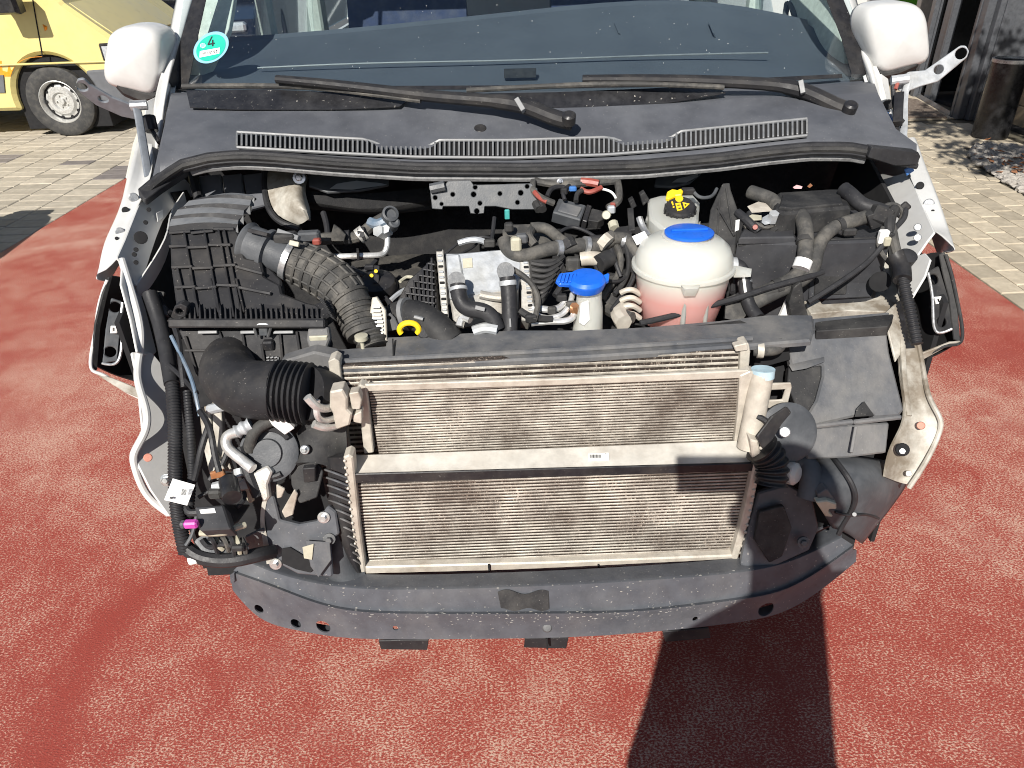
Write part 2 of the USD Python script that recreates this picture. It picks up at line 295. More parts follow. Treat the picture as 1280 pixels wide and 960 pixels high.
def sweep(C, rad, ns=10, cap=True, flat=None):
    C = np.asarray(C, float); n = len(C)
    T = np.gradient(C, axis=0); T /= np.linalg.norm(T, axis=1, keepdims=True) + 1e-12
    N = np.cross(T[0], [0, 0, 1.0])
    if np.linalg.norm(N) < 1e-3: N = np.cross(T[0], [1.0, 0, 0])
    N /= np.linalg.norm(N); v = []
    a = np.linspace(0, 2 * np.pi, ns, endpoint=False)
    for i in range(n):
        N = N - T[i] * (N @ T[i]); N /= np.linalg.norm(N) + 1e-12; B = np.cross(T[i], N)
        r = rad[i] if np.ndim(rad) else rad
        f = flat or 1.0
        v.append(C[i] + r * (np.cos(a)[:, None] * N + f * np.sin(a)[:, None] * B))
    v = np.vstack(v); F = []
    for i in range(n - 1):
        for k in range(ns):
            a0, a1, b0, b1 = i * ns + k, i * ns + (k + 1) % ns, (i + 1) * ns + k, (i + 1) * ns + (k + 1) % ns
            F += [[a0, a1, b1], [a0, b1, b0]]
    if cap:
        v = np.vstack([v, C[0], C[-1]]); k0 = n * ns
        for k in range(ns):
            F += [[k0, (k + 1) % ns, k], [k0 + 1, (n - 1) * ns + k, (n - 1) * ns + (k + 1) % ns]]
    m = trimesh.Trimesh(v, F, process=False)
    if m.volume < 0: m.invert()
    return m


def tube(pts, r, ns=10, n=None, flat=None):
    P = [V(p) for p in pts]; n = n or max(8, 7 * len(P))
    return sweep(spline(P, n) if len(P) > 2 else spline(P, 3), r, ns, flat=flat)


def bellows(pts, r, pitch=0.012, depth=0.12, ns=18, taper=1.0):
    P = [V(p) for p in pts]; C = spline(P, 200); L = np.linalg.norm(np.diff(C, axis=0), axis=1).sum()
    k = max(2, int(L / pitch)); n = k * 8 + 1; C = spline(P, n)
    s = np.linspace(0, k * 2 * np.pi, n)
    w = np.sign(np.cos(s)) * np.abs(np.cos(s)) ** 0.5
    return sweep(C, r * np.linspace(1, taper, n) * (1 - depth / 2 + depth / 2 * w), ns)


def plane_of(pl):
    if isinstance(pl, (int, float)): return np.array([0, pl, 0.0]), np.array([0, -1.0, 0])
    if pl[0] == 'z': return np.array([0, 0, pl[1]]), np.array([0, 0, 1.0])
    a, b, c = [V(p) for p in pl]; n = np.cross(b - a, c - a); n /= np.linalg.norm(n)
    if n @ (CAM - a) < 0: n = -n
    return a, n


def hit(u, v, o, n):
    d = ray(u, v); return CAM + d * (((o - CAM) @ n) / (d @ n))


def extrude(poly, o, ex, ey, n, T, ch=0.0015):
    """Extrude a shapely polygon (in the plane o, ex, ey) back along -n by T with a chamfer towards n."""
    poly = shapely.geometry.polygon.orient(poly)
    ms = []
    for g in getattr(poly, 'geoms', [poly]):
        rings = [np.array(g.exterior.coords)[:-1]] + [np.array(r.coords)[:-1] for r in g.interiors]
        ins = []
        for r in rings:
            e1 = r - np.roll(r, 1, 0); e2 = np.roll(r, -1, 0) - r
            n1 = np.c_[-e1[:, 1], e1[:, 0]] / (np.linalg.norm(e1, axis=1)[:, None] + 1e-12); n2 = np.c_[-e2[:, 1], e2[:, 0]] / (np.linalg.norm(e2, axis=1)[:, None] + 1e-12)
            b = n1 + n2; b /= np.maximum((b * n1).sum(1, keepdims=True), 0.5)
            ins.append(r + ch * b)
        vs, fs, k = [], [], 0
        for r, q in zip(rings, ins):
            m = len(r)
            for P2, h in ((r, -T), (r, -ch), (q, 0.0)):
                vs.append(o + P2[:, :1] * ex + P2[:, 1:] * ey + h * n)
            for l in (0, 1):
                a = k + l * m + np.arange(m); b = k + l * m + (np.arange(m) + 1) % m
                fs.append(np.c_[a, b, b + m]); fs.append(np.c_[a, b + m, a + m])
            k += 3 * m
        for P2s, h, flip in ((ins, 0.0, False), (rings, -T, True)):
            pg = Polygon(P2s[0], P2s[1:])
            if not pg.is_valid: pg = pg.buffer(0)
            for gg in getattr(pg, 'geoms', [pg]):
                if gg.is_empty or gg.area < 1e-9: continue
                tv, tf = trimesh.creation.triangulate_polygon(gg, engine='earcut')
                tf = np.asarray(tf); c = tv[tf]; ar = np.cross(c[:, 1] - c[:, 0], c[:, 2] - c[:, 0])
                tf = np.where((ar > 0)[:, None] ^ flip, tf, tf[:, ::-1])
                vs.append(o + tv[:, :1] * ex + tv[:, 1:] * ey + h * n); fs.append(tf + k); k += len(tv)
        ms.append(trimesh.Trimesh(np.vstack(vs), np.vstack(fs), process=False))
    return trimesh.util.concatenate(ms)


def slab(uv, pl, T=0.004, r=0.0, holes=(), ch=0.0015, lift=0.0):
    o, n = plane_of(pl)
    o = o + n * lift
    ex = np.cross([0, 0, 1.0], n)
    ex = np.array([1.0, 0, 0]) if np.linalg.norm(ex) < 1e-3 else ex / np.linalg.norm(ex)
    ey = np.cross(n, ex)
    q = lambda u, v: (lambda p: ((p - o) @ ex, (p - o) @ ey))(hit(u, v, o, n))
    poly = Polygon([q(*p) for p in uv])
    if not poly.is_valid: poly = poly.buffer(0)
    if r: poly = poly.buffer(-r, quad_segs=4).buffer(2 * r, quad_segs=4).buffer(-r, quad_segs=4)
    for h in holes:
        if len(h) == 3: poly = poly.difference(Point(q(h[0], h[1])).buffer(h[2], quad_segs=4))
        else: poly = poly.difference(Polygon([q(*p) for p in h]))
    return extrude(poly, o, ex, ey, n, T, min(ch, T * 0.4))


def grid(rows, T=0.003, nu=None, nv=None, away=None):
    """A curved sheet through rows of points, thickened by T away from the camera."""
    R = np.array([[V(p) for p in r] for r in rows])
    if nu:
        R = np.array([spline(r, nu) for r in R])
    if nv:
        R = np.array([spline(R[:, k], nv) for k in range(R.shape[1])]).transpose(1, 0, 2)
    a, b = R.shape[:2]
    du = np.gradient(R, axis=1); dv = np.gradient(R, axis=0); N = np.cross(du, dv); N /= np.linalg.norm(N, axis=2, keepdims=True) + 1e-12
    if away is None: s = np.sign(((CAM - R) * N).sum(2).mean())
    else: s = np.sign((N.reshape(-1, 3).mean(0)) @ np.asarray(away, float))
    N = N * s; B = R - N * T
    v = np.vstack([R.reshape(-1, 3), B.reshape(-1, 3)]); F = []; K = a * b
    for i in range(a - 1):
        for j in range(b - 1):
            p = i * b + j; F += [[p, p + 1, p + b + 1], [p, p + b + 1, p + b], [K + p, K + p + b + 1, K + p + 1], [K + p, K + p + b, K + p + b + 1]]
    edge = [(j, j + 1) for j in range(b - 1)] + [((a - 1) * b + j + 1, (a - 1) * b + j) for j in range(b - 1)] + [((i + 1) * b, i * b) for i in range(a - 1)] + [(i * b + b - 1, (i + 1) * b + b - 1) for i in range(a - 1)]
    for p, q in edge: F += [[p, K + p, K + q], [p, K + q, q]]
    m = trimesh.Trimesh(v, F, process=False)
    if m.volume < 0: m.invert()
    return m


def hull(P):
    return arr(manifold3d.Manifold.hull_points([list(map(float, p)) for p in P]))


def rbox(c, size, ch=0.004, axes=None):
    c = np.asarray(c, float); h = np.asarray(size, float) / 2; P = []
    ch = min(ch, h.min() * 0.6)
    for s in np.ndindex(2, 2, 2):
        sg = np.array(s) * 2 - 1
        for k in range(3):
            d = h - ch; d[k] = h[k]; P.append(sg * d)
    P = np.array(P)
    if axes is not None: P = P @ np.asarray(axes)
    return hull(P + c)


def bar(p, q, w, h=None, ch=0.001):
    """A straight bar of width w (sideways) and height h (towards the camera side) from p to q."""
    p, q = V(p), V(q); t = q - p; L = np.linalg.norm(t); t /= L
    n = CAM - (p + q) / 2; n -= t * (n @ t); n /= np.linalg.norm(n); s = np.cross(n, t)
    return rbox((p + q) / 2, (L, w, h or w), ch, [t, s, n])


def prism(uv, z, dz, ch=0.004):
    """Top outline given by where its corners are seen on the level z, walls down to z - dz."""
    return slab(uv, ('z', z), dz, ch=ch)


def lathe(prof, c, axis=(0, 0, 1.0), ns=28):
    prof = np.asarray(prof, float); axis = np.asarray(axis, float); axis /= np.linalg.norm(axis)
    e = np.cross(axis, [0, 1.0, 0]); e = e if np.linalg.norm(e) > 1e-3 else np.cross(axis, [1.0, 0, 0]); e /= np.linalg.norm(e); f = np.cross(axis, e)
    a = np.linspace(0, 2 * np.pi, ns, endpoint=False); v = []
    for r, h in prof: v.append(np.asarray(c) + h * axis + r * (np.cos(a)[:, None] * e + np.sin(a)[:, None] * f))
    v = np.vstack(v); F = []
    for i in range(len(prof) - 1):
        for k in range(ns):
            p, q = i * ns + k, i * ns + (k + 1) % ns; F += [[p, q, q + ns], [p, q + ns, p + ns]]
    m = trimesh.Trimesh(v, F, process=False); m.merge_vertices(); m.update_faces(m.nondegenerate_faces())
    if m.volume < 0: m.invert()
    return m


def disc(u, v, Y, r, h=0.004, axis=None, ns=16):
    c = at(u, v, Y=Y); a = (CAM - c) if axis is None else np.asarray(axis, float); a = a / np.linalg.norm(a)
    return lathe([(0, -h), (r, -h), (r, h * 0.3), (r * 0.82, h), (0, h)], c, a, ns)


def bolt(parent, u, v, Y, r=0.008, axis=(0, -1.0, 0.4), material=None):
    c = at(u, v, Y=Y); a = np.asarray(axis, float); a /= np.linalg.norm(a)
    m = [lathe([(0, -0.004), (r, -0.004), (r, 0.0015), (r * 0.9, 0.002), (0, 0.002)], c, a, 14), lathe([(0, 0), (r * 0.58, 0), (r * 0.58, 0.007), (r * 0.45, 0.008), (0, 0.008)], c, a, 6)]
    return part(parent, 'bolt', m, material or CHROME, 25)


def cut(m, *tools):
    M = lambda t: manifold3d.Manifold(manifold3d.Mesh(np.asarray(t.vertices, np.float32), np.asarray(t.faces, np.uint32)))
    t = arr(m).copy(); t.merge_vertices(); a = M(t)
    for k in tools:
        b = arr(k).copy(); b.merge_vertices(); a = a - M(b)
    r = arr(a)
    return r if len(r.faces) else arr(m)


def peg(u, v, Y, r, L=0.12):
    c = at(u, v, Y=Y); a = CAM - c; a /= np.linalg.norm(a)
    return lathe([(0, -L), (r, -L), (r, L), (0, L)], c, a, 20)
#==SECTIONS==

# ------------------------------------------------------------------ the ground
def level(poly, z, t=0.004):
    return extrude(Polygon(poly), np.array([0, 0, z]), np.array([1.0, 0, 0]), np.array([0, 1.0, 0]), np.array([0, 0, 1.0]), t, 0.0005)


def project(p):
    d = np.asarray(p, float) - CAM
    zc = d @ _F
    return 640 + FPX * (d @ CR) / zc, 480 + FPX * (d @ CD) / zc, zc


solo('ground', level([(-120, -60), (120, -60), (120, 200), (-120, 200)], -0.020), ASPH, kind='structure')
solo('red_ground', level([(-3.785, -6), (2.47, -6), (2.47, 14), (-2.74, 14)], 0.0), RED, kind='structure')
RNG = np.random.default_rng(7)


def stone(x0, x1, y0, y1, z, gap, rot=0.0, c=(0, 0), th=0.02):
    ch = 0.006; dz = RNG.uniform(-0.0015, 0.0015)
    P = []
    for (k, h) in ((0, z - th), (0, z - ch * 0.6), (ch, z + dz)):
        P += [(x0 + gap + k, y0 + gap + k, h), (x1 - gap - k, y0 + gap + k, h), (x1 - gap - k, y1 - gap - k, h), (x0 + gap + k, y1 - gap - k, h)]
    P = np.array(P, float); P[:, :2] -= c
    r = np.array([[math.cos(rot), -math.sin(rot)], [math.sin(rot), math.cos(rot)]]); P[:, :2] = P[:, :2] @ r.T + c
    F = [[8, 9, 10], [8, 10, 11]]
    for l in (0, 4):
        for k in range(4):
            a, b = l + k, l + (k + 1) % 4; F += [[a, b, b + 4], [a, b + 4, a + 4]]
    return trimesh.Trimesh(P, F, process=False)


lp = solo('left_pavement', level([(-14, 1.0), (-3.425, 1.0), (-2.745, 14), (-14, 14)], -0.008), JOINT, kind='structure')
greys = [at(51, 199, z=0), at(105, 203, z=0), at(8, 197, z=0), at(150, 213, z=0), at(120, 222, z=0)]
PR = -math.radians(3.0)
cands = []
for i in range(12):
    for j in range(40):
        x1 = -3.208 - i * 0.285; x0 = x1 - 0.285; y0 = 3.6 + j * 0.145 + (0.03 * (i % 3)); y1 = y0 + 0.145
        c = np.array([(x0 + x1) / 2, (y0 + y1) / 2]); c2 = c - (-3.2, 5.2); c2 = np.array([c2[0] * math.cos(PR) - c2[1] * math.sin(PR), c2[0] * math.sin(PR) + c2[1] * math.cos(PR)]) + (-3.2, 5.2)
        u, v, _ = project((*c2, 0))
        if -45 < u < 215 and 110 < v < 345 and c2[0] < -3.30 + (c2[1] - 5.2) * .052: cands.append((v, x0, x1, y0, y1, c2))
cands.sort(key=lambda q: -q[0])
near = {(round(q[1], 3), round(q[3], 3)) for q in cands[:300]}; rest = []
for i in range(24):
    for j in range(-22, 60):
        x1 = -3.208 - i * 0.285; x0 = x1 - 0.285; y0 = 3.6 + j * 0.145 + (0.03 * (i % 3))
        if (round(x0, 3), round(y0, 3)) not in near: rest.append(stone(x0, x1, y0, y0 + 0.145, 0.0, 0.004, PR, (-3.2, 5.2)))
for v, x0, x1, y0, y1, c2 in cands[:300]:
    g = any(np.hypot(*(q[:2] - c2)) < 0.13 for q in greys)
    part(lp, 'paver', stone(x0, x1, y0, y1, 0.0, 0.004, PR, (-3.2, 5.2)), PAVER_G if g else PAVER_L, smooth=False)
part(lp, 'outer_pavers', rest, PAVER_L, smooth=False, kind='stuff')

rp = solo('right_pavement', level([(2.475, -2), (4.6, -2), (4.6, 14), (2.475, 14)], -0.008), JOINT, kind='structure')
ARC = at(1193, 192, z=0)[:2]
GRAV = [at(*q, z=0)[:2] for q in ((1212, 199), (1216, 188), (1226, 181), (1262, 184), (1300, 190), (1300, 255), (1262, 232), (1236, 215))]
GP = Polygon(GRAV)
rest = []
for i in range(14):
    for j in range(-24, 36):
        x0 = 2.485 + i * 0.130; x1 = x0 + 0.130; y0 = 2.9 + j * 0.182 + (0.091 if i % 2 else 0.0); y1 = y0 + 0.182
        if i == 0: x0 -= 0.004
        c = ((x0 + x1) / 2, (y0 + y1) / 2); u, v, _ = project((*c, 0))
        if GP.buffer(.03).contains(Point(c)) or (c[1] > 6.9 and c[0] > 3.1): continue
        if u < 1130 or u > 1300 or v < 146 or v > 960 or c[1] < 1: rest.append(stone(x0, x1, y0, y1, 0.002, 0.0035)); continue
        r_ = np.hypot(c[0] - ARC[0], c[1] - ARC[1])
        part(rp, 'paver', stone(x0, x1, y0, y1, 0.002, 0.0035), PAVER_R, smooth=False)
part(rp, 'outer_pavers', rest, PAVER_R, smooth=False, kind='stuff')
# two raised rings of narrow setts round the drain by the gravel
for rr, k in ((0.30, 16), (0.46, 24)):
    for q in range(k):
        a0, a1 = math.radians(95 + 200 * q / k), math.radians(95 + 200 * (q + 0.88) / k)
        P = [(ARC[0] + s * math.cos(a), ARC[1] + 1.5 * s * math.sin(a)) for s, a in ((rr, a0), (rr + 0.055, a0), (rr + 0.055, a1), (rr, a1))]
        if Polygon(P).intersects(GP): continue
        part(rp, 'kerb_sett', level(P, 0.0065, 0.01), PAVER_R, smooth=False)
solo('concrete_apron', level([(3.2, 7.0), (4.28, 7.0), (4.42, 8.1), (4.42, 9.5), (3.0, 9.5)], 0.006, 0.012), CONC, kind='structure')

# gravel bed with dry leaves
GB = level([tuple(p) for p in GRAV], 0.004, 0.01)
solo('gravel_soil', GB, SOIL, kind='structure')
gx0, gy0, gx1, gy1 = GP.bounds
ms = []
while len(ms) < 800:
    p = RNG.uniform((gx0, gy0), (gx1, gy1))
    if not GP.contains(Point(p)): continue
    s = RNG.uniform(0.014, 0.036)
    m = trimesh.creation.icosphere(subdivisions=1, radius=s); m.vertices *= RNG.uniform(0.6, 1.2, 3) * (1, 1, 0.7); m.vertices += (meshkit.noise(m.vertices * 60 + RNG.uniform(0, 99, 3)) - 0.5)[:, None] * m.vertices * 0.9
    m.vertices += (*p, s * 0.45); ms.append(m)
solo('gravel', ms, STONE, 'pale gravel stones in the bed beside the curved paving', 'gravel', kind='stuff', smooth=False)
ms = []
lc = at(1232, 205, z=0)[:2]
for k in range(70):
    p = RNG.normal(lc, (0.22, 0.2)) if k < 50 else RNG.uniform((gx0, gy0), (gx1, gy1))
    if not GP.contains(Point(p)): continue
    s = RNG.uniform(0.02, 0.04); a = RNG.uniform(0, 6.28); w = RNG.uniform(-0.012, 0.012, 5)
    P = np.array([(-s, 0, 0), (-0.3 * s, 0.5 * s, w[0]), (s, 0, w[1]), (-0.3 * s, -0.5 * s, w[2])]); r = np.array([[math.cos(a), -math.sin(a)], [math.sin(a), math.cos(a)]]); P[:, :2] = P[:, :2] @ r.T; P += (*p, 0.045 + w[3])
    ms.append(trimesh.Trimesh(P, [[0, 2, 1], [0, 3, 2]], process=False))
solo('fallen_leaves', ms, DRYLEAF, 'dry brown leaves lying on the gravel bed', 'leaves', kind='stuff', smooth=False)

# ------------------------------------------------------------------ shop front at the right
BX = np.array([4.9, 7.0, 0.0])
sb = thing('shop_building', 'dark framed glass shop front with open black doorway at the right', 'building', BX)
part(sb, 'floor', rbox((7.0, 7.0, 0.01), (5.0, 9.0, 0.03)), VOID)
part(sb, 'door_post', [rbox((4.41, 8.06, 1.6), (0.05, 0.07, 3.2), 0.004), rbox((4.44, 8.02, 1.6), (0.02, 0.03, 3.2), 0.002)], FRAME)
part(sb, 'door_post', [rbox((4.47, 7.84, 1.6), (0.07, 0.14, 3.2), 0.004), rbox((4.435, 7.80, 1.6), (0.01, 0.03, 3.2), 0.002)], FRAME)
part(sb, 'door_post', [rbox((4.30, 7.02, 1.6), (0.07, 0.14, 3.2), 0.006), rbox((4.36, 6.98, 1.6), (0.05, 0.18, 3.2), 0.006), rbox((4.262, 7.05, 1.6), (0.008, 0.02, 3.2), 0.002)], FRAME)
part(sb, 'threshold', bar(np.array((4.43, 8.02, 0.02)), np.array((4.28, 7.08, 0.02)), 0.04, 0.03), STEEL_G)
part(sb, 'door_leaf', rbox((4.9, 8.02, 1.5), (0.9, 0.04, 2.9), 0.005), DGLASS)
part(sb, 'door_leaf_rail', rbox((4.9, 7.985, 0.95), (0.85, 0.02, 0.03), 0.004), STEEL_G)
part(sb, 'back_wall', rbox((7.2, 7.0, 1.6), (0.1, 9.0, 3.2)), VOID)
part(sb, 'side_wall', rbox((6.3, 8.95, 1.6), (3.2, 0.1, 3.2)), BRICKW)
part(sb, 'window_return', rbox((4.54, 6.9, 1.6), (0.32, 0.05, 3.2)), FRAME)
for y0, y1 in ((4.9, 6.87), (2.9, 4.84)):
    part(sb, 'window_pane', rbox((4.72, (y0 + y1) / 2, 1.65), (0.02, y1 - y0, 2.9), 0.002), DGLASS)
    part(sb, 'window_frame', [rbox((4.70, y0 - 0.03, 1.6), (0.06, 0.06, 3.2), 0.004), rbox((4.70, (y0 + y1) / 2, 0.10), (0.06, y1 - y0, 0.2), 0.004)], FRAME)
part(sb, 'canopy', rbox((5.6, 6.0, 3.28), (2.5, 6.4, 0.14)), FRAME)
part(sb, 'upper_wall', rbox((6.0, 6.0, 4.2), (2.4, 6.0, 1.6)), BRICKW)
dm = thing('door_mat', 'flat brown door mat lying before the open shop doorway', 'mat', at(1162, 133, z=0.01))
part(dm, 'mat_top', level([tuple(at(*q, z=0.02)[:2]) for q in ((1118, 120), (1147, 124), (1184, 146), (1128, 146))], 0.02, 0.016), MATM)
bb = at(1236, 171, z=0)
bin_ = thing('litter_bin', 'tall black cylindrical litter bin in front of the shop glass', 'bin', bb)
part(bin_, 'bin_body', lathe([(0, 0), (0.135, 0), (0.14, 0.012), (0.14, 0.60), (0.132, 0.61), (0.125, 0.60), (0.125, 0.5), (0, 0.5)], bb, ns=32), BINM)
part(bin_, 'bin_rim', lathe([(0.128, 0.596), (0.145, 0.596), (0.145, 0.622), (0.128, 0.622), (0.128, 0.596)], bb, ns=32), ZINC)
part(bin_, 'bin_liner', lathe([(0, 0.58), (0.12, 0.58), (0.12, 0.592), (0, 0.592)], bb, ns=24), BINM)
tb = at(1272, 158, z=0) + np.array([0.08, 0.1, 0])
pl = thing('planter_box', 'tan wooden planter box behind the black litter bin', 'planter', tb)
for k in range(3):
    part(pl, 'board', rbox(tb + (0, 0, 0.10 + 0.17 * k), (0.28, 0.5, 0.165), 0.006), TAN)
part(pl, 'soil', rbox(tb + (0, 0, 0.515), (0.24, 0.46, 0.02)), SOIL)

lb = at(1147, 8, Y=10.6)
gb = thing('display_board', 'lime green board standing beyond the shop door, left of its frame', 'board', (lb[0], lb[1], 0))
part(gb, 'panel', rbox(lb + (0, 0, 0.45), (0.62, 0.05, 1.15), 0.01), LIME)
for s in (-0.27, 0.27): part(gb, 'post', rbox((lb[0] + s, lb[1] + 0.05, (lb[2]) / 2), (0.04, 0.04, lb[2]), 0.004), GBUMP)
part(gb, 'base_panel', rbox((lb[0], lb[1] + 0.02, 0.42), (0.62, 0.03, 0.8), 0.01), GBUMP)


def wheel(parent, c, axis, R=0.335, W=0.2, steel=True):
    c = np.asarray(c, float); a = np.asarray(axis, float)
    ty = part(parent, 'wheel', lathe([(R * .60, -W / 2), (R * .93, -W / 2), (R, -W * .36), (R, W * .36), (R * .975, W * .44), (R * .90, W * .5), (R * .70, W * .52), (R * .60, W * .46), (R * .60, -W / 2)], c, a, 48), TYRE)
    part(ty, 'rim', lathe([(0, -W * .1), (R * .6, -W * .1), (R * .615, W * .46), (R * .59, W * .475), (R * .56, W * .40), (R * .53, W * .18), (R * .42, W * .22), (R * .36, W * .34), (R * .26, W * .34), (R * .22, W * .24), (R * .10, W * .24), (R * .09, W * .36), (0, W * .37)], c, a, 40), SILVER_R)
    e = np.cross(a, [0, 0, 1.0]); e /= np.linalg.norm(e); f = np.cross(a, e); h = []
    for k in range(10):
        t = 2 * math.pi * k / 10; h.append(lathe([(0, 0), (R * .05, 0), (R * .05, .004), (0, .004)], c + R * .475 * (math.cos(t) * e + math.sin(t) * f) + a * (W * .215), a, 10))
    for k in range(5):
        t = 2 * math.pi * k / 5; h.append(lathe([(0, 0), (R * .03, 0), (R * .028, .012), (0, .012)], c + R * .165 * (math.cos(t) * e + math.sin(t) * f) + a * (W * .245), a, 6))
    for x in h[:10]: part(ty, 'rim_hole', x, VOID)
    for x in h[10:]: part(ty, 'wheel_nut', x, SILVER_R)
    return ty


def side_profile(P, arches, y0, W, ch, flip=1):
    pg = Polygon(P)
    for (x, z, r) in arches: pg = pg.difference(Point(x, z).buffer(r, quad_segs=10))
    pg = pg.buffer(-.03, quad_segs=3).buffer(.03, quad_segs=3)
    return extrude(pg, np.array([0, y0, 0]), np.array([1.0, 0, 0]), np.array([0, 0, 1.0]), np.array([0, -1.0, 0]), W, ch)


# ------------------------------------------------------------------ yellow van at the left
YV = 7.75
wc = at(75, 131, Y=YV); wc[2] = 0.335
b0, b1 = at(80, 4, Y=YV + .02), at(146, 50, Y=YV + .02)
cx = wc[0]
yv = thing('yellow_van', 'bright yellow van parked at the left, its front wheel beside the paving', 'van', (cx - 1.5, YV + 1, 0))
fx = b1[0] + 0.30
P = [(cx - 4.2, .30), (cx - 4.25, .6), (cx - 4.25, 2.15), (cx - 4.1, 2.25), (cx - 1.2, 2.25), (cx - 0.9, 2.15), (b0[0] - .02, b0[2] + .03), (b0[0], b0[2]), tuple(b1[[0, 2]]), (fx - .03, b1[2] - .22), (fx, .62), (fx - .02, .28), (fx - .3, .26)]
P = [tuple(map(float, p)) for p in P]
body = side_profile(P, [(cx, .36, .415), (cx - 2.85, .36, .415)], YV, 1.95, .035)
part(yv, 'body', body, YPAINT)
slope = np.array([b1[0] - b0[0], 0, b1[2] - b0[2]])
bn = np.array([-slope[2], 0, slope[0]]); bn /= np.linalg.norm(bn)
if bn[2] < 0: bn = -bn
q = lambda t, y, h=.012: np.array([b0[0], y, b0[2]]) + slope * t + bn * h
part(yv, 'bonnet', grid([[q(0.02, y, .004 + .02 * math.sin(math.pi * k / 6)) for k, y in enumerate(np.linspace(YV + .10, YV + 1.60, 7))], [q(.5, y, .008 + .035 * math.sin(math.pi * k / 6)) for k, y in enumerate(np.linspace(YV + .10, YV + 1.60, 7))], [q(1.0, y, .004 + .02 * math.sin(math.pi * k / 6)) for k, y in enumerate(np.linspace(YV + .12, YV + 1.60, 7))]], .012), YPAINT2)
part(yv, 'windscreen', grid([[np.array((b0[0] - .06, y, b0[2] + .085)) for y in (YV + .15, YV + 1.8)], [np.array((cx - .86, y, 2.08)) for y in (YV + .25, YV + 1.7)]], .01), DGLASS)
bp = [at(*q, Y=YV - .015) for q in ((72, 78), (148, 82))]
part(yv, 'bumper', side_profile([(cx + .30, .62), (fx + .04, .64), (fx + .06, .5), (fx + .02, .25), (cx + .40, .25), (cx + .44, .42)], [(cx, .36, .43)], YV - .018, 2.0, .02), GBUMP)
part(yv, 'fog_lamp_cover', rbox(at(134, 93, Y=YV - .03), (.05, .02, .02)), ZINC)
hl = at(131, 68, Y=YV - .004)
part(yv, 'headlight', [rbox(hl + (.06, .06, 0), (.22, .14, .23), .03)], BLACK_G)
part(yv, 'headlight_lens', [rbox(hl + (.07, .052, 0), (.21, .13, .20), .03)], ALU_C)
for z0 in (at(60, 79, Y=YV)[2],):
    part(yv, 'side_crease', sweep(spline([(cx - 3.6, YV + .003, z0), (cx - .2, YV - .004, z0), (fx - .1, YV + .004, z0 - .01)], 20), .022, 8, flat=.5), YPAINT)
gp = [at(41, 0, Y=YV - .002), at(47, 35, Y=YV - .002), at(52, 64, Y=YV - .002), at(53, 71, Y=YV - .002)]
part(yv, 'door_gap', sweep(spline(gp, 12), .006, 6), VOID)
part(yv, 'wheel_arch_line', sweep(spline([at(*q, Y=YV - .001) for q in ((13, 96), (17, 85), (25, 77), (38, 72), (53, 71))], 14), .0022, 6), ORANGE)
part(yv, 'side_indicator', hull(np.vstack([[at(*q, Y=YV - .001) for q in ((53, 30), (59, 33), (59, 37), (56, 39))], [at(56, 34, Y=YV - .02)]])), ORANGE)
part(yv, 'sticker', slab([(-30, 95), (-30, 78), (2, 76), (3, 88), (9, 90), (11, 80), (14, 88), (18, 84), (14, 92), (12, 96)], YV - .0015, .002), ORANGE)
part(yv, 'lower_trim', slab([(-60, 95), (4, 94), (6, 116), (-60, 118)], YV - .012, .02), GBUMP)
part(yv, 'wheel_well', rbox((cx, YV + .32, .45), (.86, .5, .75)), VOID)
mc = at(8, 4, Y=YV - .2)
part(yv, 'door_mirror', hull([p for c in ((-.16, 0, .12), (.13, 0, .12), (.135, 0, -.09), (-.16, 0, -.09)) for p in (mc + c + (0, -.06, 0), mc + np.array(c) * .8 + (0, -.1, 0), mc + np.array(c) * .85 + (0, .07, 0))]), BLACK_G)
part(yv, 'mirror_arm', rbox(mc + (-.1, .1, -.02), (.08, .2, .06)), BLACK_G)
part(yv, 'side_window', rbox((cx - .95, YV - .0, 1.62), (.9, .012, .6), .004), DGLASS)
for x in (cx, cx - 2.85): wheel(yv, (x, YV + .11, .335), (0, -1.0, 0))
for x in (cx, cx - 2.85): wheel(yv, (x, YV + 1.82, .335), (0, 1.0, 0))


def saloon(name, label, cat, c, ang, paint, L=4.3, Wd=1.76, Hh=1.45):
    """A car along its own x axis: bonnet, cabin, glass and wheels, turned by ang about the vertical at c."""
    c = np.asarray(c, float); ca, sa = math.cos(ang), math.sin(ang)
    t = thing(name, label, cat, c)
    R = np.array([[ca, -sa, 0], [sa, ca, 0], [0, 0, 1]]); mv = lambda m: (setattr(m, 'vertices', np.asarray(m.vertices) @ R.T + c), m)[1]
    lower = [(-L / 2, .35), (-L / 2 - .02, .75), (-L / 2 + .25, .98), (L / 2 - 1.15, .98), (L / 2 - .25, .78), (L / 2, .62), (L / 2, .3), (L / 2 - .3, .22), (-L / 2 + .3, .22)]
    part(t, 'body', mv(side_profile(lower, [(L / 2 - .85, .31, .36), (-L / 2 + .8, .31, .36)], -Wd / 2, Wd, .07)), paint)
    part(t, 'cabin', mv(side_profile([(-L / 2 + .2, .95), (-L / 2 + .65, Hh - .05), (-L / 2 + 1.1, Hh), (L / 2 - 1.95, Hh - .02), (L / 2 - 1.1, .95)], [], -Wd / 2 + .12, Wd - .24, .08)), DGLASS)
    part(t, 'roof', mv(rbox((-.45, 0, Hh), (L * .36, Wd - .42, .04), .015)), paint)
    for x in (L / 2 - .85, -L / 2 + .8):
        for s in (-1, 1):
            cc = R @ np.array([x, s * (Wd / 2 - .1), .31]) + c; wheel(t, cc, R @ np.array([0, s, 0.0]), .31, .19)
    for s in (-1, 1):
        part(t, 'headlight', mv(rbox((L / 2 - .12, s * .62, .70), (.2, .3, .12), .03)), ALU_C)
    return t


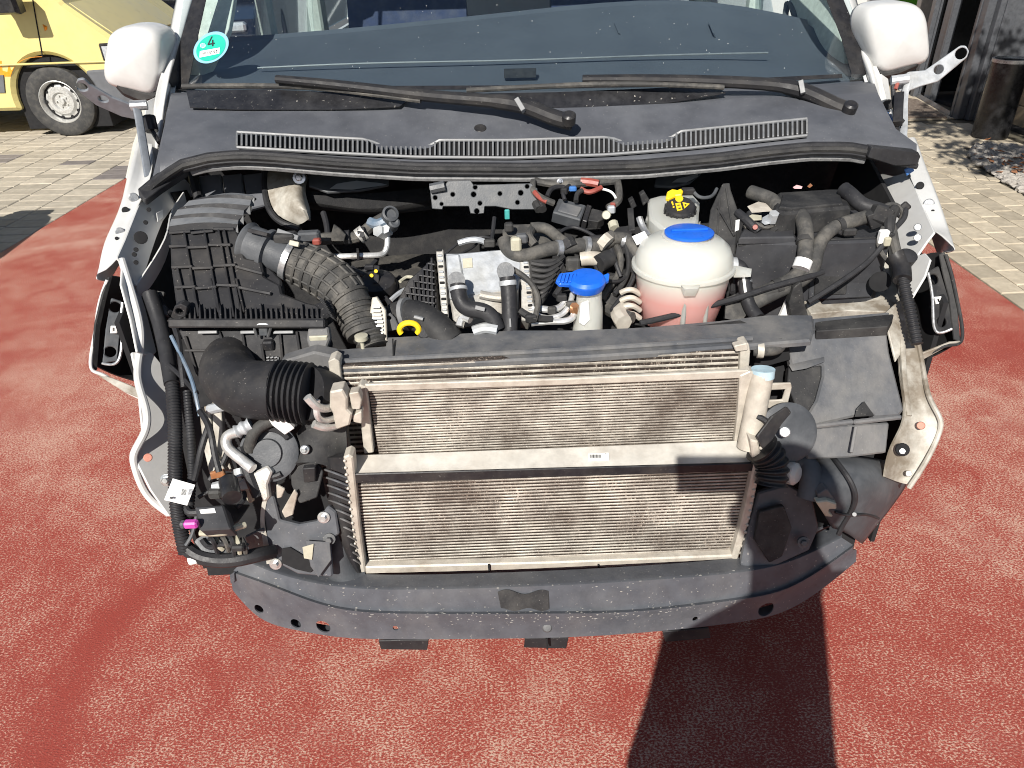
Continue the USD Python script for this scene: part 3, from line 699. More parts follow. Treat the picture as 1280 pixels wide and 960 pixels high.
dc = at(205, 30, Y=11.2)
saloon('black_car', 'shiny black car parked behind the yellow van bonnet', 'car', (dc[0] + .25, dc[1] + 1.3, 0), -math.pi / 2 + .15, DARKCAR)
saloon('grey_car', 'grey car just outside the frame casting its shadow on the paving', 'car', (-4.45, 2.28, 0), math.pi / 2 - .03, STEEL_G, Hh=1.35)
wv = at(1077, 12, Y=9.8)
wvan = thing('delivery_van', 'white van with orange stripe parked far behind the right door mirror', 'van', (wv[0] + .2, 10.8, 0))
part(wvan, 'body', side_profile([(wv[0] - 2.2, .35), (wv[0] - 2.2, 2.1), (wv[0] + .05, 2.1), (wv[0] + .12, 1.9), (wv[0] + .12, .35)], [(wv[0] - 1.6, .33, .38)], 9.85, 1.9, .05), WHITE)
part(wvan, 'stripe', rbox((wv[0] - 1.0, 9.845, wv[2] - .17), (2.2, .01, .16), .002), ORANGE)
for x in (wv[0] - 1.6, wv[0] - .35): wheel(wvan, (x, 9.95, .33), (0, -1.0, 0))

# ------------------------------------------------------------------ tree outside the frame, whose crown shades the shop corner
tr = thing('street_tree', 'leafy tree beside the yard that shades the shop corner', 'tree', (3.6, 2.5, 0))
part(tr, 'trunk', [sweep(spline([(3.6, 2.5, -.05), (3.58, 2.52, 1.0), (3.5, 2.58, 2.0), (3.46, 2.62, 2.8)], 14), np.linspace(.09, .04, 14), 10)] + [sweep(spline([(3.5, 2.58, 1.9), e], 4), np.linspace(.035, .012, 4), 7) for e in ((3.1, 2.7, 2.5), (3.9, 2.3, 2.6), (3.6, 3.0, 2.7))], BARK)
n = 4200; c = RNG.normal(0, 1, (n, 3)); c /= np.linalg.norm(c, axis=1)[:, None]; c *= RNG.uniform(.25, 1, (n, 1)) ** .5
cl = RNG.uniform(-1, 1, (22, 3)) * (.85, .8, .6)
c = cl[RNG.integers(0, 22, n)] * (1, 1, 1) + c * .34; ctr = np.array([3.50, 2.6, 2.85])
vv, ff = [], []
for k in range(n):
    d1 = RNG.normal(0, 1, 3); d1 /= np.linalg.norm(d1); d2 = np.cross(d1, RNG.normal(0, 1, 3)); d2 /= np.linalg.norm(d2); s = RNG.uniform(.035, .065); o_ = ctr + c[k]
    vv += [o_ - d1 * s, o_ + d2 * s * .5, o_ + d1 * s, o_ - d2 * s * .5]; ff += [[4 * k, 4 * k + 1, 4 * k + 2], [4 * k, 4 * k + 2, 4 * k + 3]]
part(tr, 'crown', trimesh.Trimesh(np.array(vv), ff, process=False), LEAFM, smooth=False)


# ------------------------------------------------------------------ the photographer, standing behind the camera
def limb(J):
    """Hulls of spheres along joints (point, radius), as manifolds."""
    out = []
    for (p, r), (q_, s) in zip(J, J[1:]):
        A = manifold3d.Manifold.sphere(r, 20).translate([float(x) for x in p]); B = manifold3d.Manifold.sphere(s, 20).translate([float(x) for x in q_])
        out.append(manifold3d.Manifold.batch_hull([A, B]))
    return out


def fuse(ms, edge=.02, it=8):
    a = ms[0]
    for b in ms[1:]: a = a + b
    m = arr(a.refine_to_length(edge)); m.merge_vertices(); trimesh.smoothing.filter_taubin(m, iterations=it); return m


PX, PY = 0.10, -0.28
ps = thing('person', 'person in dark jacket and jeans holding up the phone that takes the picture', 'person', (PX, PY, 0))
flesh = limb([((PX + .02, PY, 1.44), .062), ((PX + .01, PY + .03, 1.60), .058)]) + limb([((PX, PY + .035, 1.685), .088), ((PX, PY + .03, 1.735), .092)]) + limb([((PX, PY + .085, 1.625), .045), ((PX, PY + .06, 1.685), .075)]) + limb([((PX, PY + .125, 1.665), .012), ((PX, PY + .135, 1.65), .016)])
for s in (-1, 1): flesh += limb([((PX + s * .088, PY + .02, 1.685), .018), ((PX + s * .092, PY + .015, 1.715), .02)])
Lh, Rh = np.array((PX - .20, PY + .10, .82)), CAM + CR * .122 + CD * .03 + _F * -.05
arms = {}; X3 = lambda *p: np.array(p, float)
for s, hd in ((-1, Lh), (1, Rh)):
    sh = np.array((PX - .145, PY, 1.325)) if s < 0 else np.array((PX + .155, PY, 1.46)); el = np.array((PX + (-.185 if s < 0 else .185), PY + (.0 if s < 0 else .08), 1.33 if s > 0 else 1.10)); wr = hd + (np.array((.01, -.03, -.05)) if s > 0 else np.array((0, -.02, .08)))
    flesh += limb([(wr - (wr - el) * .2, .036), (wr, .029), (hd, .030)])
    for k in range(4):
        f0, f1, f2 = (hd + CR * -.005 + CD * (-.022 + .017 * k), hd + CR * -.009 + CD * (-.022 + .017 * k) + _F * .035, hd + CR * -.037 + CD * (-.022 + .017 * k) + _F * .039) if s > 0 else (hd + X3(.0, -.03 + .019 * k, -.02), hd + X3(.004, -.03 + .02 * k, -.062 - .004 * (k in (1, 2))), hd + X3(.014, -.03 + .02 * k, -.09 - .006 * (k in (1, 2))))
        flesh += limb([(f0, .010), (f1, .009), (f2, .008)])
    flesh += limb([(hd + CD * -.01, .011), (hd + CD * -.03 + CR * -.02 - _F * -.012, .010), (hd + CD * -.035 + CR * -.04 + _F * .016, .009)]) if s > 0 else limb([(hd + X3(.005, .03, .0), .012), (hd + X3(.018, .048, -.03), .010), (hd + X3(.022, .052, -.052), .009)])
    arms[s] = (sh, el, wr)
legs = []
for s in (-1, 1):
    legs += limb([((PX + s * .09, PY - .02, .93), .095), ((PX + s * .105, PY - .005, .52), .062), ((PX + s * .11, PY - .03, .10), .045)])
bodym = fuse(flesh, .012, 6)
part(ps, 'body', bodym, SKIN)
jk = limb([((PX - .09, PY, .93), .120), ((PX - .075, PY, 1.27), .108)]) + limb([((PX + .09, PY, .93), .120), ((PX + .10, PY, 1.36), .11)]) + limb([((PX - .10, PY, .93), .125), ((PX + .10, PY, .93), .125)]) + limb([((PX - .075, PY, 1.27), .108), ((PX + .10, PY, 1.36), .11)]) + limb([((PX - .12, PY, 1.345), .072), ((PX + .02, PY, 1.44), .075), ((PX + .14, PY, 1.46), .072)])
for s in (-1, 1):
    sh, el, wr = arms[s]; jk += limb([(sh, .072), (el, .056), (wr - (wr - el) * .12, .044)])
part(ps, 'jacket', fuse(jk, .02, 8), JACKET)
part(ps, 'trousers', fuse(legs + limb([((PX - .07, PY - .01, .95), .10), ((PX + .07, PY - .01, .95), .10)]), .02, 6), JEANS)
part(ps, 'hair', fuse(limb([((PX, PY + .0, 1.735), .097), ((PX, PY + .03, 1.76), .09)]) + limb([((PX, PY - .015, 1.685), .085), ((PX, PY, 1.73), .095)]), .015, 5), HAIR)
for s in (-1, 1):
    part(ps, 'shoe', fuse(limb([((PX + s * .11, PY - .06, .045), .045), ((PX + s * .12, PY + .09, .04), .040), ((PX + s * .125, PY + .15, .032), .031)]), .015, 5), SHOE)
    part(ps, 'eye', trimesh.creation.icosphere(subdivisions=2, radius=.012).apply_translation((PX + s * .032, PY + .112, 1.70)), INK)
phc = CAM + CR * .034 + CD * .014 - _F * .018
ph = thing('phone', 'slim dark phone held sideways in the hands of the person', 'phone', phc)
part(ph, 'case', rbox(phc, (.160, .074, .008), .003, [CR, CD, _F]), BLACK_G)
part(ph, 'screen', rbox(phc - _F * .0045, (.150, .066, .001), .0003, [CR, CD, _F]), DGLASS)
part(ph, 'lens', lathe([(0, 0), (.007, 0), (.007, .002), (0, .002)], CAM - _F * .0145, _F, 16), DGLASS)

# ------------------------------------------------------------------ the white van: body and cabin
VO = np.array([0.05, 2.0, 0.0])
van = thing('white_van', 'white van without bonnet, grille and bumper, its engine bay laid open', 'van', VO)
X = lambda *p: np.array(p, float)
from functools import lru_cache
ip = lambda u, pts: float(np.interp(u, [p[0] for p in pts], [p[1] for p in pts]))

# windscreen and cabin
wsb = [(214, 112, 2.16), (300, 113, 2.09), (450, 114, 2.05), (640, 113, 2.035), (820, 110, 2.05), (980, 104, 2.09), (1094, 97, 2.16)]
wsb3 = [V(p) for p in wsb]; up = np.array([0, .76, .65])
top3 = [p + up * 1.0 + np.array([-.06 * (p[0] - .05), .03 - .10 * ((p[0] - .05)) ** 2, 0]) for p in wsb3]
def side_dx(p, u_t):
    # sideways drift of a point going up the glass so that the edge runs along the pillar
    for t in np.linspace(.2, 1.2, 400):
        q_ = p + up * t
        if project(q_)[1] <= 0: break
    best = min(np.linspace(-.3, .3, 601), key=lambda d: abs(project(q_ + np.array([d, 0, 0]))[0] - u_t))
    return best / t


dl, drr = side_dx(wsb3[0], 238), side_dx(wsb3[-1], 1052)
top3 = [p + up * 1.0 + np.array([np.interp(p[0], [wsb3[0][0], .05, wsb3[-1][0]], [dl, 0, drr]), .03 - .10 * (p[0] - .05) ** 2, 0]) for p in wsb3]
midr = [(a + b) / 2 + np.array([0, -.02, .02]) for a, b in zip(wsb3, top3)]
gl = grid([wsb3, midr, top3], .005, nu=25, nv=7)
part(van, 'windscreen', gl, GLASS, smooth=True)


def on_glass(u, v, lift=.002):
    o, d, n = CAM, ray(u, v), None
    m = on_glass.m
    hitp, _, fi = m.ray.intersects_location([o], [d])
    if not len(hitp):
        f = m.triangles_center; cosv = ((f - o) @ d) / np.linalg.norm(f - o, axis=1) / np.linalg.norm(d); fk = int(np.argmax(np.where(np.abs(m.face_normals[:, 2]) > .3, cosv, -1)))
        nn = m.face_normals[fk]; nn = nn if nn @ (o - f[fk]) > 0 else -nn
        return hit(u, v, f[fk], nn) + nn * lift
    k = np.argmin(((hitp - o) ** 2).sum(1)); nn = m.face_normals[fi[k]]
    if nn @ (o - hitp[k]) < 0: nn = -nn
    return hitp[k] + nn * lift


on_glass.m = gl
# black border of the glass
for s, cols in ((-1, [((241, 0), (258, 0)), ((226, 50), (247, 50)), ((212, 100), (236, 104)), ((209, 111), (233, 113))]), (1, [((1033, 0), (1054, 0)), ((1052, 50), (1075, 50)), ((1064, 92), (1089, 92)), ((1062, 103), (1094, 98))])):
    pa = []
    for a, b in cols: pa.append([on_glass(*a, .0015), on_glass((a[0] + b[0]) / 2, (a[1] + b[1]) / 2, .0015), on_glass(*b, .0015)])
    d_ = [x0 - x1 for x0, x1 in zip(pa[0], pa[1])]
    pa = [[x0 + 9 * dd for x0, dd in zip(pa[0], d_)]] + pa
    part(van, 'glass_border', grid(pa, .001), BLACK_G)
part(van, 'glass_border', grid([[on_glass(u, ip(u, [(214, 106), (450, 108), (640, 107), (820, 104), (1090, 91)]), .0015) for u in range(216, 1090, 38)], [p + X(0, -.004, -.001) for p in [on_glass(u, ip(u, [(214, 110), (450, 112), (640, 111), (820, 108), (1090, 95)]), .0015) for u in range(216, 1090, 38)]]], .001), BLACK_G)

# dashboard
dr = [[(205, 122, 2.13), (420, 120, 2.09), (640, 119, 2.08), (860, 116, 2.09), (1100, 104, 2.13)],
      [(226, 92, 2.30), (420, 88, 2.27), (640, 84, 2.26), (860, 78, 2.27), (1086, 84, 2.30)],
      [(246, 76, 2.46), (420, 66, 2.44), (640, 52, 2.42), (860, 48, 2.42), (1062, 66, 2.46)],
      [(290, 52, 2.60), (420, 42, 2.60), (640, 20, 2.60), (860, 6, 2.58), (1010, 30, 2.58)]]
part(van, 'dashboard', grid(dr, .02, nu=21, nv=10), DASH)
back = [V(p) for p in [(290, 52, 2.60), (420, 42, 2.60), (640, 20, 2.60), (860, 6, 2.58), (1010, 30, 2.58)]]
part(van, 'dashboard_front', grid([back, [p + X(0, .08, -.12) for p in back], [p + X(0, .02, -.45) for p in back]], .02, nu=17), DASH)
part(van, 'defroster_slot', tube([(322, 85, 2.268), (470, 79, 2.262), (640, 75.5, 2.262), (800, 70, 2.266), (960, 66, 2.275)], .003, 6), GREY_S)
part(van, 'sensor_box', bar((630, 92, 2.17), (670, 91, 2.17), .025, .02), BLACK_G)
for u in (775, 893): part(van, 'demister_fin', bar((u - 6, 30, 2.49), (u, 44, 2.43), .004, .02), DASH)
part(van, 'a_pillar_lining', slab([(256, -60), (300, -60), (292, 0), (286, 36), (264, 82), (250, 100), (236, 102), (244, 50)], [(256, -60, 2.56), (238, 101, 2.27), (292, 0, 2.44)], .02, r=.02), LINING)
part(van, 'a_pillar_lining', slab([(970, -60), (1030, -60), (1034, 0), (1052, 50), (1057, 82), (1048, 90), (1024, 66), (1000, 34), (986, 0)], [(970, -60, 3.0), (1054, 86, 2.32), (1034, 0, 2.55)], .02, r=.02), LINING)
part(van, 'grab_handle', tube([(984, 4, 2.80), (982, 18, 2.76), (986, 32, 2.70), (995, 34, 2.68), (994, 22, 2.70), (988, 4, 2.78)], .010, 8), STEEL_G)
for sx in (-1, 1):
    c = .05
    # door, window, seat
    part(van, 'door_lining', grid([[X(c + sx * .86, 2.45, .6), X(c + sx * .86, 3.7, .6)], [X(c + sx * .86, 2.45, 1.2), X(c + sx * .86, 3.7, 1.2)]], .03), LINING)
    part(van, 'side_window', grid([[X(c + sx * .88, 2.55, 1.22), X(c + sx * .88, 3.6, 1.22)], [X(c + sx * .82, 2.95, 1.75), X(c + sx * .82, 3.6, 1.75)]], .004), GLASS)
    part(van, 'door_frame', rbox((c + sx * .86, 3.66, 1.5), (.06, .12, .62), .01), LINING)
    part(van, 'door_frame', rbox((c + sx * .87, 2.88, 1.42), (.05, .06, .5), .01), LINING)
    part(van, 'seat_back', hull([X(c + sx * .43 + a, b, z) for a in (-.25, .25) for b, z in ((3.30, .75), (3.46, 1.45), (3.55, 1.45), (3.45, .75), (3.27, 1.0))] + [X(c + sx * .43 + a, 3.5, 1.52) for a in (-.18, .18)]), SEATM)
    part(van, 'headrest', rbox((c + sx * .43, 3.54, 1.64), (.27, .1, .19), .03), SEATM)
    part(van, 'seat_cushion', rbox((c + sx * .43, 3.1, .72), (.5, .5, .16), .05), SEATM)
    # outer door skin, body side, glass further back
    part(van, 'front_door', grid([[X(c + sx * .94, 2.3, .35), X(c + sx * .94, 3.7, .35)], [X(c + sx * .965, 2.3, .8), X(c + sx * .965, 3.7, .8)], [X(c + sx * .95, 2.3, 1.2), X(c + sx * .95, 3.7, 1.2)]], .02, nv=7, away=(sx, 0, 0)), WHITE)
    part(van, 'body_side', grid([[X(c + sx * .94, 3.71, .35), X(c + sx * .93, 6.6, .35)], [X(c + sx * .965, 3.71, .8), X(c + sx * .955, 6.6, .8)], [X(c + sx * .95, 3.71, 1.2), X(c + sx * .94, 6.6, 1.2)]], .02, nv=7, away=(sx, 0, 0)), WHITE)
    for y0, y1 in ((3.85, 5.0), (5.15, 6.45)):
        part(van, 'side_window', grid([[X(c + sx * .93, y0, 1.24), X(c + sx * .92, y1, 1.24)], [X(c + sx * .85, y0, 1.72), X(c + sx * .85, y1, 1.72)]], .004), GLASS)
    for y in (3.77, 5.07, 6.54):
        part(van, 'window_pillar', grid([[X(c + sx * .94, y - .07, 1.2), X(c + sx * .94, y + .07, 1.2)], [X(c + sx * .85, y - .07, 1.76), X(c + sx * .85, y + .07, 1.76)]], .04), WHITE)
    wheel(van, (c + sx * .80, 2.0, .33), (sx, 0.0, 0))
    wheel(van, (c + sx * .82, 5.2, .33), (sx, 0.0, 0))
part(van, 'roof', grid([[X(-.70, 2.92, 1.80), X(.05, 2.86, 1.84), X(.80, 2.92, 1.80)], [X(-.76, 4.5, 1.83), X(.05, 4.5, 1.90), X(.86, 4.5, 1.83)], [X(-.74, 6.6, 1.80), X(.05, 6.65, 1.86), X(.84, 6.6, 1.80)]], .03, nu=9, nv=9, away=(0, 0, 1)), WHITE)
for sx in (-1, 1):
    part(van, 'roof_rail', sweep(spline([X(.05 + sx * .77, 2.92, 1.78), X(.05 + sx * .85, 4.0, 1.79), X(.05 + sx * .85, 6.6, 1.77)], 14), .05, 8), WHITE)
part(van, 'tailgate', grid([[X(-.88, 6.65, .35), X(.98, 6.65, .35)], [X(-.88, 6.68, 1.2), X(.98, 6.68, 1.2)]], .03, away=(0, 1, 0)), WHITE)
part(van, 'tailgate_window', grid([[X(-.84, 6.68, 1.22), X(.94, 6.68, 1.22)], [X(-.76, 6.62, 1.78), X(.86, 6.62, 1.78)]], .005), GLASS)
part(van, 'underbody', rbox((.05, 4.3, .30), (1.8, 4.6, .06)), VOID)
part(van, 'cabin_floor', rbox((.05, 4.4, .52), (1.74, 4.4, .04)), DASH)

# A-pillars
part(van, 'a_pillar', grid([[(300, -260, 2.98), (318, -262, 2.94), (336, -258, 2.96)], [(220, 0, 2.44), (231, 0, 2.40), (242, 0, 2.41)], [(209, 60, 2.27), (218, 61, 2.23), (226, 62, 2.25)], [(201, 108, 2.14), (208, 110, 2.10), (213, 112, 2.13)], [(196, 150, 2.05), (201, 152, 2.00), (206, 150, 2.02)], [(189, 178, 1.98), (195, 184, 1.93), (202, 180, 1.95)]], .03, nu=7, nv=17), WHITE, smooth=True)
part(van, 'a_pillar', grid([[(935, -260, 2.96), (960, -262, 2.94), (980, -260, 2.98)], [(1048, 0, 2.41), (1060, 0, 2.38), (1071, 0, 2.44)], [(1066, 50, 2.27), (1076, 50, 2.24), (1084, 50, 2.29)], [(1082, 90, 2.16), (1090, 92, 2.12), (1096, 90, 2.17)], [(1090, 118, 2.08), (1096, 122, 2.03), (1101, 118, 2.08)], [(1093, 138, 2.03), (1098, 146, 1.97), (1102, 140, 2.02)]], .03, nu=7, nv=17), WHITE, smooth=True)

# the two front wings: white upper edge, outer skin, lower tail hanging in front of the door
part(van, 'front_wing', grid([[(190, 180, 1.90), (187, 222, 1.72), (170, 262, 1.60), (154, 303, 1.50), (144, 325, 1.45), (123, 342, 1.42)],
                              [(181, 178, 1.91), (175, 222, 1.73), (159, 262, 1.60), (142, 303, 1.50), (133, 328, 1.45), (121, 345, 1.415)],
                              [(172, 176, 1.91), (162, 215, 1.73), (149, 262, 1.60), (131, 303, 1.50), (125, 328, 1.45), (120, 348, 1.41)],
                              [V((172, 176, 1.91)) + X(-.03, .02, -.10), V((162, 215, 1.73)) + X(-.03, .02, -.10), V((149, 262, 1.60)) + X(-.03, .03, -.10), V((131, 303, 1.50)) + X(-.02, .03, -.08), V((125, 328, 1.45)) + X(-.01, .03, -.05), V((120, 348, 1.41)) + X(-.003, .03, -.02)]], .003, nu=22, nv=11), WHITE, smooth=True)
part(van, 'front_wing', grid([[(1128, 172, 1.92), (1136, 215, 1.74), (1152, 255, 1.60), (1162, 285, 1.51), (1171, 290, 1.475), (1192, 307, 1.415)],
                              [(1137, 172, 1.92), (1147, 213, 1.74), (1163, 252, 1.60), (1174, 284, 1.51), (1182, 292, 1.47), (1193, 309, 1.412)],
                              [(1144, 172, 1.92), (1158, 211, 1.74), (1173, 250, 1.60), (1185, 284, 1.51), (1189, 295, 1.465), (1194, 312, 1.41)],
                              [V((1144, 172, 1.92)) + X(.03, .02, -.10), V((1158, 211, 1.74)) + X(.03, .02, -.10), V((1173, 250, 1.60)) + X(.03, .03, -.10), V((1185, 284, 1.51)) + X(.02, .03, -.08), V((1189, 295, 1.465)) + X(.01, .03, -.05), V((1194, 312, 1.41)) + X(.003, .03, -.02)]], .003, nu=22, nv=11), WHITE, smooth=True)
for u, v, Y, r in ((157, 263, 1.60, .008), (150, 290, 1.535, .010), (146, 298, 1.515, .004), (167, 247, 1.64, .011)):
    part(van, 'wing_hole', disc(u, v, Y - .006, r, .002), ZINC if r > .009 else VOID)
for u, v, Y, r in ((1150, 232, 1.665, .009), (1161, 255, 1.60, .012), (1166, 264, 1.575, .004)):
    part(van, 'wing_hole', disc(u, v, Y - .006, r, .002), ZINC if r > .010 else VOID)
for sx, top in ((-1, X(-.93, 1.92, 1.10)), (1, X(1.03, 1.92, 1.10))):
    part(van, 'wing_skin', grid([[top, top + X(-sx * .01, -.22, -.03), top + X(-sx * .05, -.42, -.08)], [X(.05 + sx * 1.0, 2.28, .95), X(.05 + sx * .995, 2.15, .93), X(.05 + sx * .985, 2.10, .90)], [X(.05 + sx * .98, 2.28, .40), X(.05 + sx * .98, 2.2, .40), X(.05 + sx * .97, 2.14, .40)]], .003, away=(sx, 0, 0)), WHITE)

# hinge areas at the foot of the pillars
part(van, 'hinge_pillar', slab([(184, 126), (197, 120), (204, 160), (202, 188), (190, 226), (172, 222), (164, 212), (173, 170), (180, 150)], [(197, 120, 2.12), (200, 186, 1.94), (165, 212, 1.80)], .03), WHITE)
part(van, 'hinge_pillar', slab([(1094, 96), (1101, 92), (1106, 130), (1120, 150), (1128, 172), (1142, 190), (1136, 214), (1118, 200), (1098, 186), (1094, 146)], [(1096, 96, 2.13), (1098, 186, 1.93), (1140, 200, 1.80)], .03), WHITE)
part(van, 'blue_tape', slab([(1096, 141), (1108, 137), (1115, 148), (1113, 168), (1106, 160), (1104, 150)], [(1096, 96, 2.12), (1098, 186, 1.92), (1140, 200, 1.79)], .002), BLUEW)
part(van, 'blue_tape', slab([(1131, 212), (1142, 207), (1143, 214), (1134, 220)], 1.70, .004), BLUEW)
part(van, 'blue_tape', disc(207, 208, 1.70, .001, .001), BLUEW) if False else None

# door mirrors
def mirror(C, housing, base):
    Y = C
    f = [V((u, v, Y)) for u, v in housing]; b = [V((u, v, Y - .0)) for u, v in base]
    from scipy.interpolate import CubicSpline
    q0 = np.array([(p[0], p[2]) for p in f] + [(f[0][0], f[0][2])]); tt = np.r_[0, np.cumsum(np.linalg.norm(np.diff(q0, axis=0), axis=1) ** .5)]
    poly = Polygon(CubicSpline(tt, q0, bc_type='periodic')(np.linspace(0, tt[-1], 90)[:-1]))
    rings = []
    from shapely.affinity import scale as sc
    for s, y in ((.97, .07), (1.0, .05), (1.0, .0), (.985, -.02), (.955, -.034), (.90, -.045), (.80, -.053), (.5, -.062), (.06, -.066)):
        q = sc(poly, s, s); rings.append(np.array([[*q.exterior.interpolate(t, normalized=True).coords[0]] for t in np.linspace(0, 1, 56, endpoint=False)]) @ np.array([[1, 0, 0], [0, 0, 1]]) + [0, Y + y, 0])
    m = len(rings[0]); v = np.vstack(rings + [rings[0].mean(0)[None], rings[-1].mean(0)[None]]); F = []
    for i in range(len(rings) - 1):
        for k in range(m):
            a, c2 = i * m + k, i * m + (k + 1) % m; F += [[a, c2, c2 + m], [a, c2 + m, a + m]]
    K = len(rings) * m
    for k in range(m): F += [[K, (k + 1) % m, k], [K + 1, K - m + k, K - m + (k + 1) % m]]
    h = trimesh.Trimesh(v, F, process=False)
    if h.volume < 0: h.invert()
    mp = part(van, 'door_mirror', h, WHITE, smooth=True)
    part(mp, 'mirror_base', slab(base, Y - .05, .10, r=.012, ch=.012), BLACK_D)
    part(mp, 'mirror_glass', slab([tuple(p) for p in np.array(housing) * .92 + np.array(housing).mean(0) * .08], Y + .066, .004), DGLASS)


mirror(2.20, [(139, 60), (143, 42), (158, 32), (188, 31), (205, 40), (211, 62), (208, 96), (199, 116), (172, 112), (139, 100)], [(138, 98), (172, 110), (201, 117), (196, 128), (176, 131), (152, 121), (142, 110)])
mirror(2.20, [(1074, 26), (1084, 8), (1110, 2), (1138, 4), (1150, 18), (1154, 46), (1152, 74), (1124, 84), (1094, 90), (1082, 72)], [(1094, 88), (1124, 83), (1153, 73), (1150, 86), (1124, 97), (1100, 102)])

# bonnet hinges
hg = part(van, 'bonnet_hinge', slab([(97, 100), (105, 99), (112, 106), (140, 122), (168, 133), (172, 150), (152, 146), (120, 132), (100, 116), (94, 108)], [(97, 105, 1.86), (170, 142, 1.93), (120, 132, 1.90)], .006, r=.006, holes=[(102, 109, .013), (129, 124, .011)]), HINGE)
part(hg, 'hinge_arm', tube([(165, 128, 1.93), (170, 134, 1.92), (174, 150, 1.90), (186, 222, 1.735)], .010, 8, flat=.5), HINGE)
part(hg, 'hinge_pin', tube([(163, 132, 1.92), (184, 131, 1.93)], .012, 10), ZINC)
part(hg, 'spring', tube([(186, 146, 1.96), (190, 164, 1.94)], .016, 10), BLACK_G)
part(hg, 'strut_end', tube([(188, 160, 1.945), (199, 178, 1.90)], .006, 8), BLACK_G)
hg = part(van, 'bonnet_hinge', slab([(1120, 112), (1134, 90), (1156, 88), (1200, 57), (1207, 57), (1211, 64), (1208, 72), (1172, 102), (1150, 108), (1130, 116)], [(1125, 108, 1.95), (1208, 64, 1.88), (1172, 102, 1.90)], .006, r=.006, holes=[(1201, 67, .013), (1173, 87, .011)]), ALU_C)
part(hg, 'hinge_pin', tube([(1114, 101, 1.94), (1136, 98, 1.93)], .012, 10), ALU_C)
part(hg, 'hinge_arm', tube([(1135, 104, 1.93), (1131, 118, 1.92), (1130, 150, 1.86), (1128, 178, 1.80)], .009, 8, flat=.5), ALU_C)
part(hg, 'strut_end', bar((1124, 118, 1.90), (1122, 155, 1.83), .022, .02), BLACK_G)
part(hg, 'strut_end', bar((1128, 148, 1.85), (1114, 160, 1.86), .018, .015), BLACK_D)
part(hg, 'wire', tube([(1116, 108, 1.93), (1118, 130, 1.90), (1121, 160, 1.84), (1116, 178, 1.80), (1104, 184, 1.78)], .006, 8), RUBBER)
part(hg, 'wire', tube([(1122, 104, 1.93), (1119, 112, 1.92)], .005, 8), REDW)
part(hg, 'spring', disc(1110, 131, 1.98, .014, .008), BLACK_G)

# cowl with its air grille
cols = np.linspace(200, 1146, 44)
seal = [(178, 238), (200, 218), (226, 201), (262, 192), (300, 189), (340, 191), (420, 198), (520, 204), (660, 205), (800, 201), (900, 192), (960, 184), (1010, 179), (1060, 179), (1100, 186), (1146, 196)]
gbot = [(200, 196), (262, 190), (297, 189), (420, 196), (520, 201), (640, 202), (760, 198), (860, 190), (1010, 174), (1060, 172), (1146, 180)]
gtop = [(200, 176), (297, 169), (420, 176), (460, 178), (545, 179), (640, 179), (765, 175), (840, 169), (930, 160), (1010, 152), (1060, 150), (1146, 166)]
crest = [(200, 140), (300, 141), (460, 141), (560, 138), (640, 138), (720, 136), (860, 130), (960, 122), (1100, 118), (1146, 124)]
fl = [(200, 118), (300, 118), (460, 119), (640, 119), (860, 115), (1000, 108), (1146, 102)]
yy = lambda u, c, e: c + (e - c) * ((u - 650) / 480.0) ** 2
def cowl_row(tab, c, e, dv=0, l=200, r=1146): return [(u, ip(u, tab) + dv, yy(u, c, e)) for u in np.linspace(l, r, 44)]
cp = part(van, 'cowl_panel', grid([cowl_row(seal, 1.742, 1.70, 4), cowl_row(seal, 1.746, 1.704), cowl_row(gbot, 1.752, 1.712), cowl_row(gtop, 1.81, 1.78, 0, 203, 1120), cowl_row(crest, 1.925, 1.92, 0, 208, 1098), cowl_row(crest, 1.945, 1.945, -3, 209, 1097), cowl_row(fl, 1.985, 2.06, 2, 213, 1094), cowl_row(fl, 2.03, 2.15, -2, 214, 1092)], .004), GREY_P)
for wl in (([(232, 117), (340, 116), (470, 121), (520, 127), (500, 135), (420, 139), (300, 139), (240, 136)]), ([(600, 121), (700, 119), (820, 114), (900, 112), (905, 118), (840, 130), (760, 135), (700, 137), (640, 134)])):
    part(cp, 'wiper_well', grid([[V((u, np.interp(u, [p[0] for p in wl[:len(wl) // 2]], [p[1] for p in wl[:len(wl) // 2]]), yy(u, 1.985, 2.05))) + X(0, -.012, .010) for u in np.linspace(wl[0][0] + 4, wl[len(wl) // 2 - 1][0] - 4, 20)], [V((u, np.interp(u, [p[0] for p in wl[:len(wl) // 2 - 1:-1]], [p[1] for p in wl[:len(wl) // 2 - 1:-1]]), yy(u, 1.945, 1.945))) + X(0, -.010, .006) for u in np.linspace(wl[-1][0], wl[len(wl) // 2][0], 20)]], .002), WELL_SHADE)  # dark sheet laid on the cowl in place of the recess shadow
nsl = 119; us = np.linspace(298, 1007, nsl)
def gt(u):
    b = ip(u, gtop)
    for a0, a1, d in ((463, 546, 7.5), (764, 846, 7.5)):
        if a0 < u < a1: b += d * min(1, (u - a0) / 9, (a1 - u) / 9)
    return b
gv = part(van, 'air_grille', grid([[V((u, ip(u, gbot) - 1.5, yy(u, 1.758, 1.72))) + X(0, -.003, .007) for u in us[::2]], [V((u, gt(u) + 2.5, yy(u, 1.81 + (gt(u) - ip(u, gtop)) * -.002, 1.78))) + X(0, -.003, .007) for u in us[::2]]], .002), VOID)  # black strip painted in for the dark recess behind the slats
for u in us:
    part(gv, 'slat', bar(V((u, ip(u, gbot) - 2, yy(u, 1.758, 1.72))) + X(0, -.004, .010), V((u, gt(u) + 3, yy(u, 1.805 + (gt(u) - ip(u, gtop)) * -.002, 1.775))) + X(0, -.004, .010), .0046, .008, .0008), GREY_S)
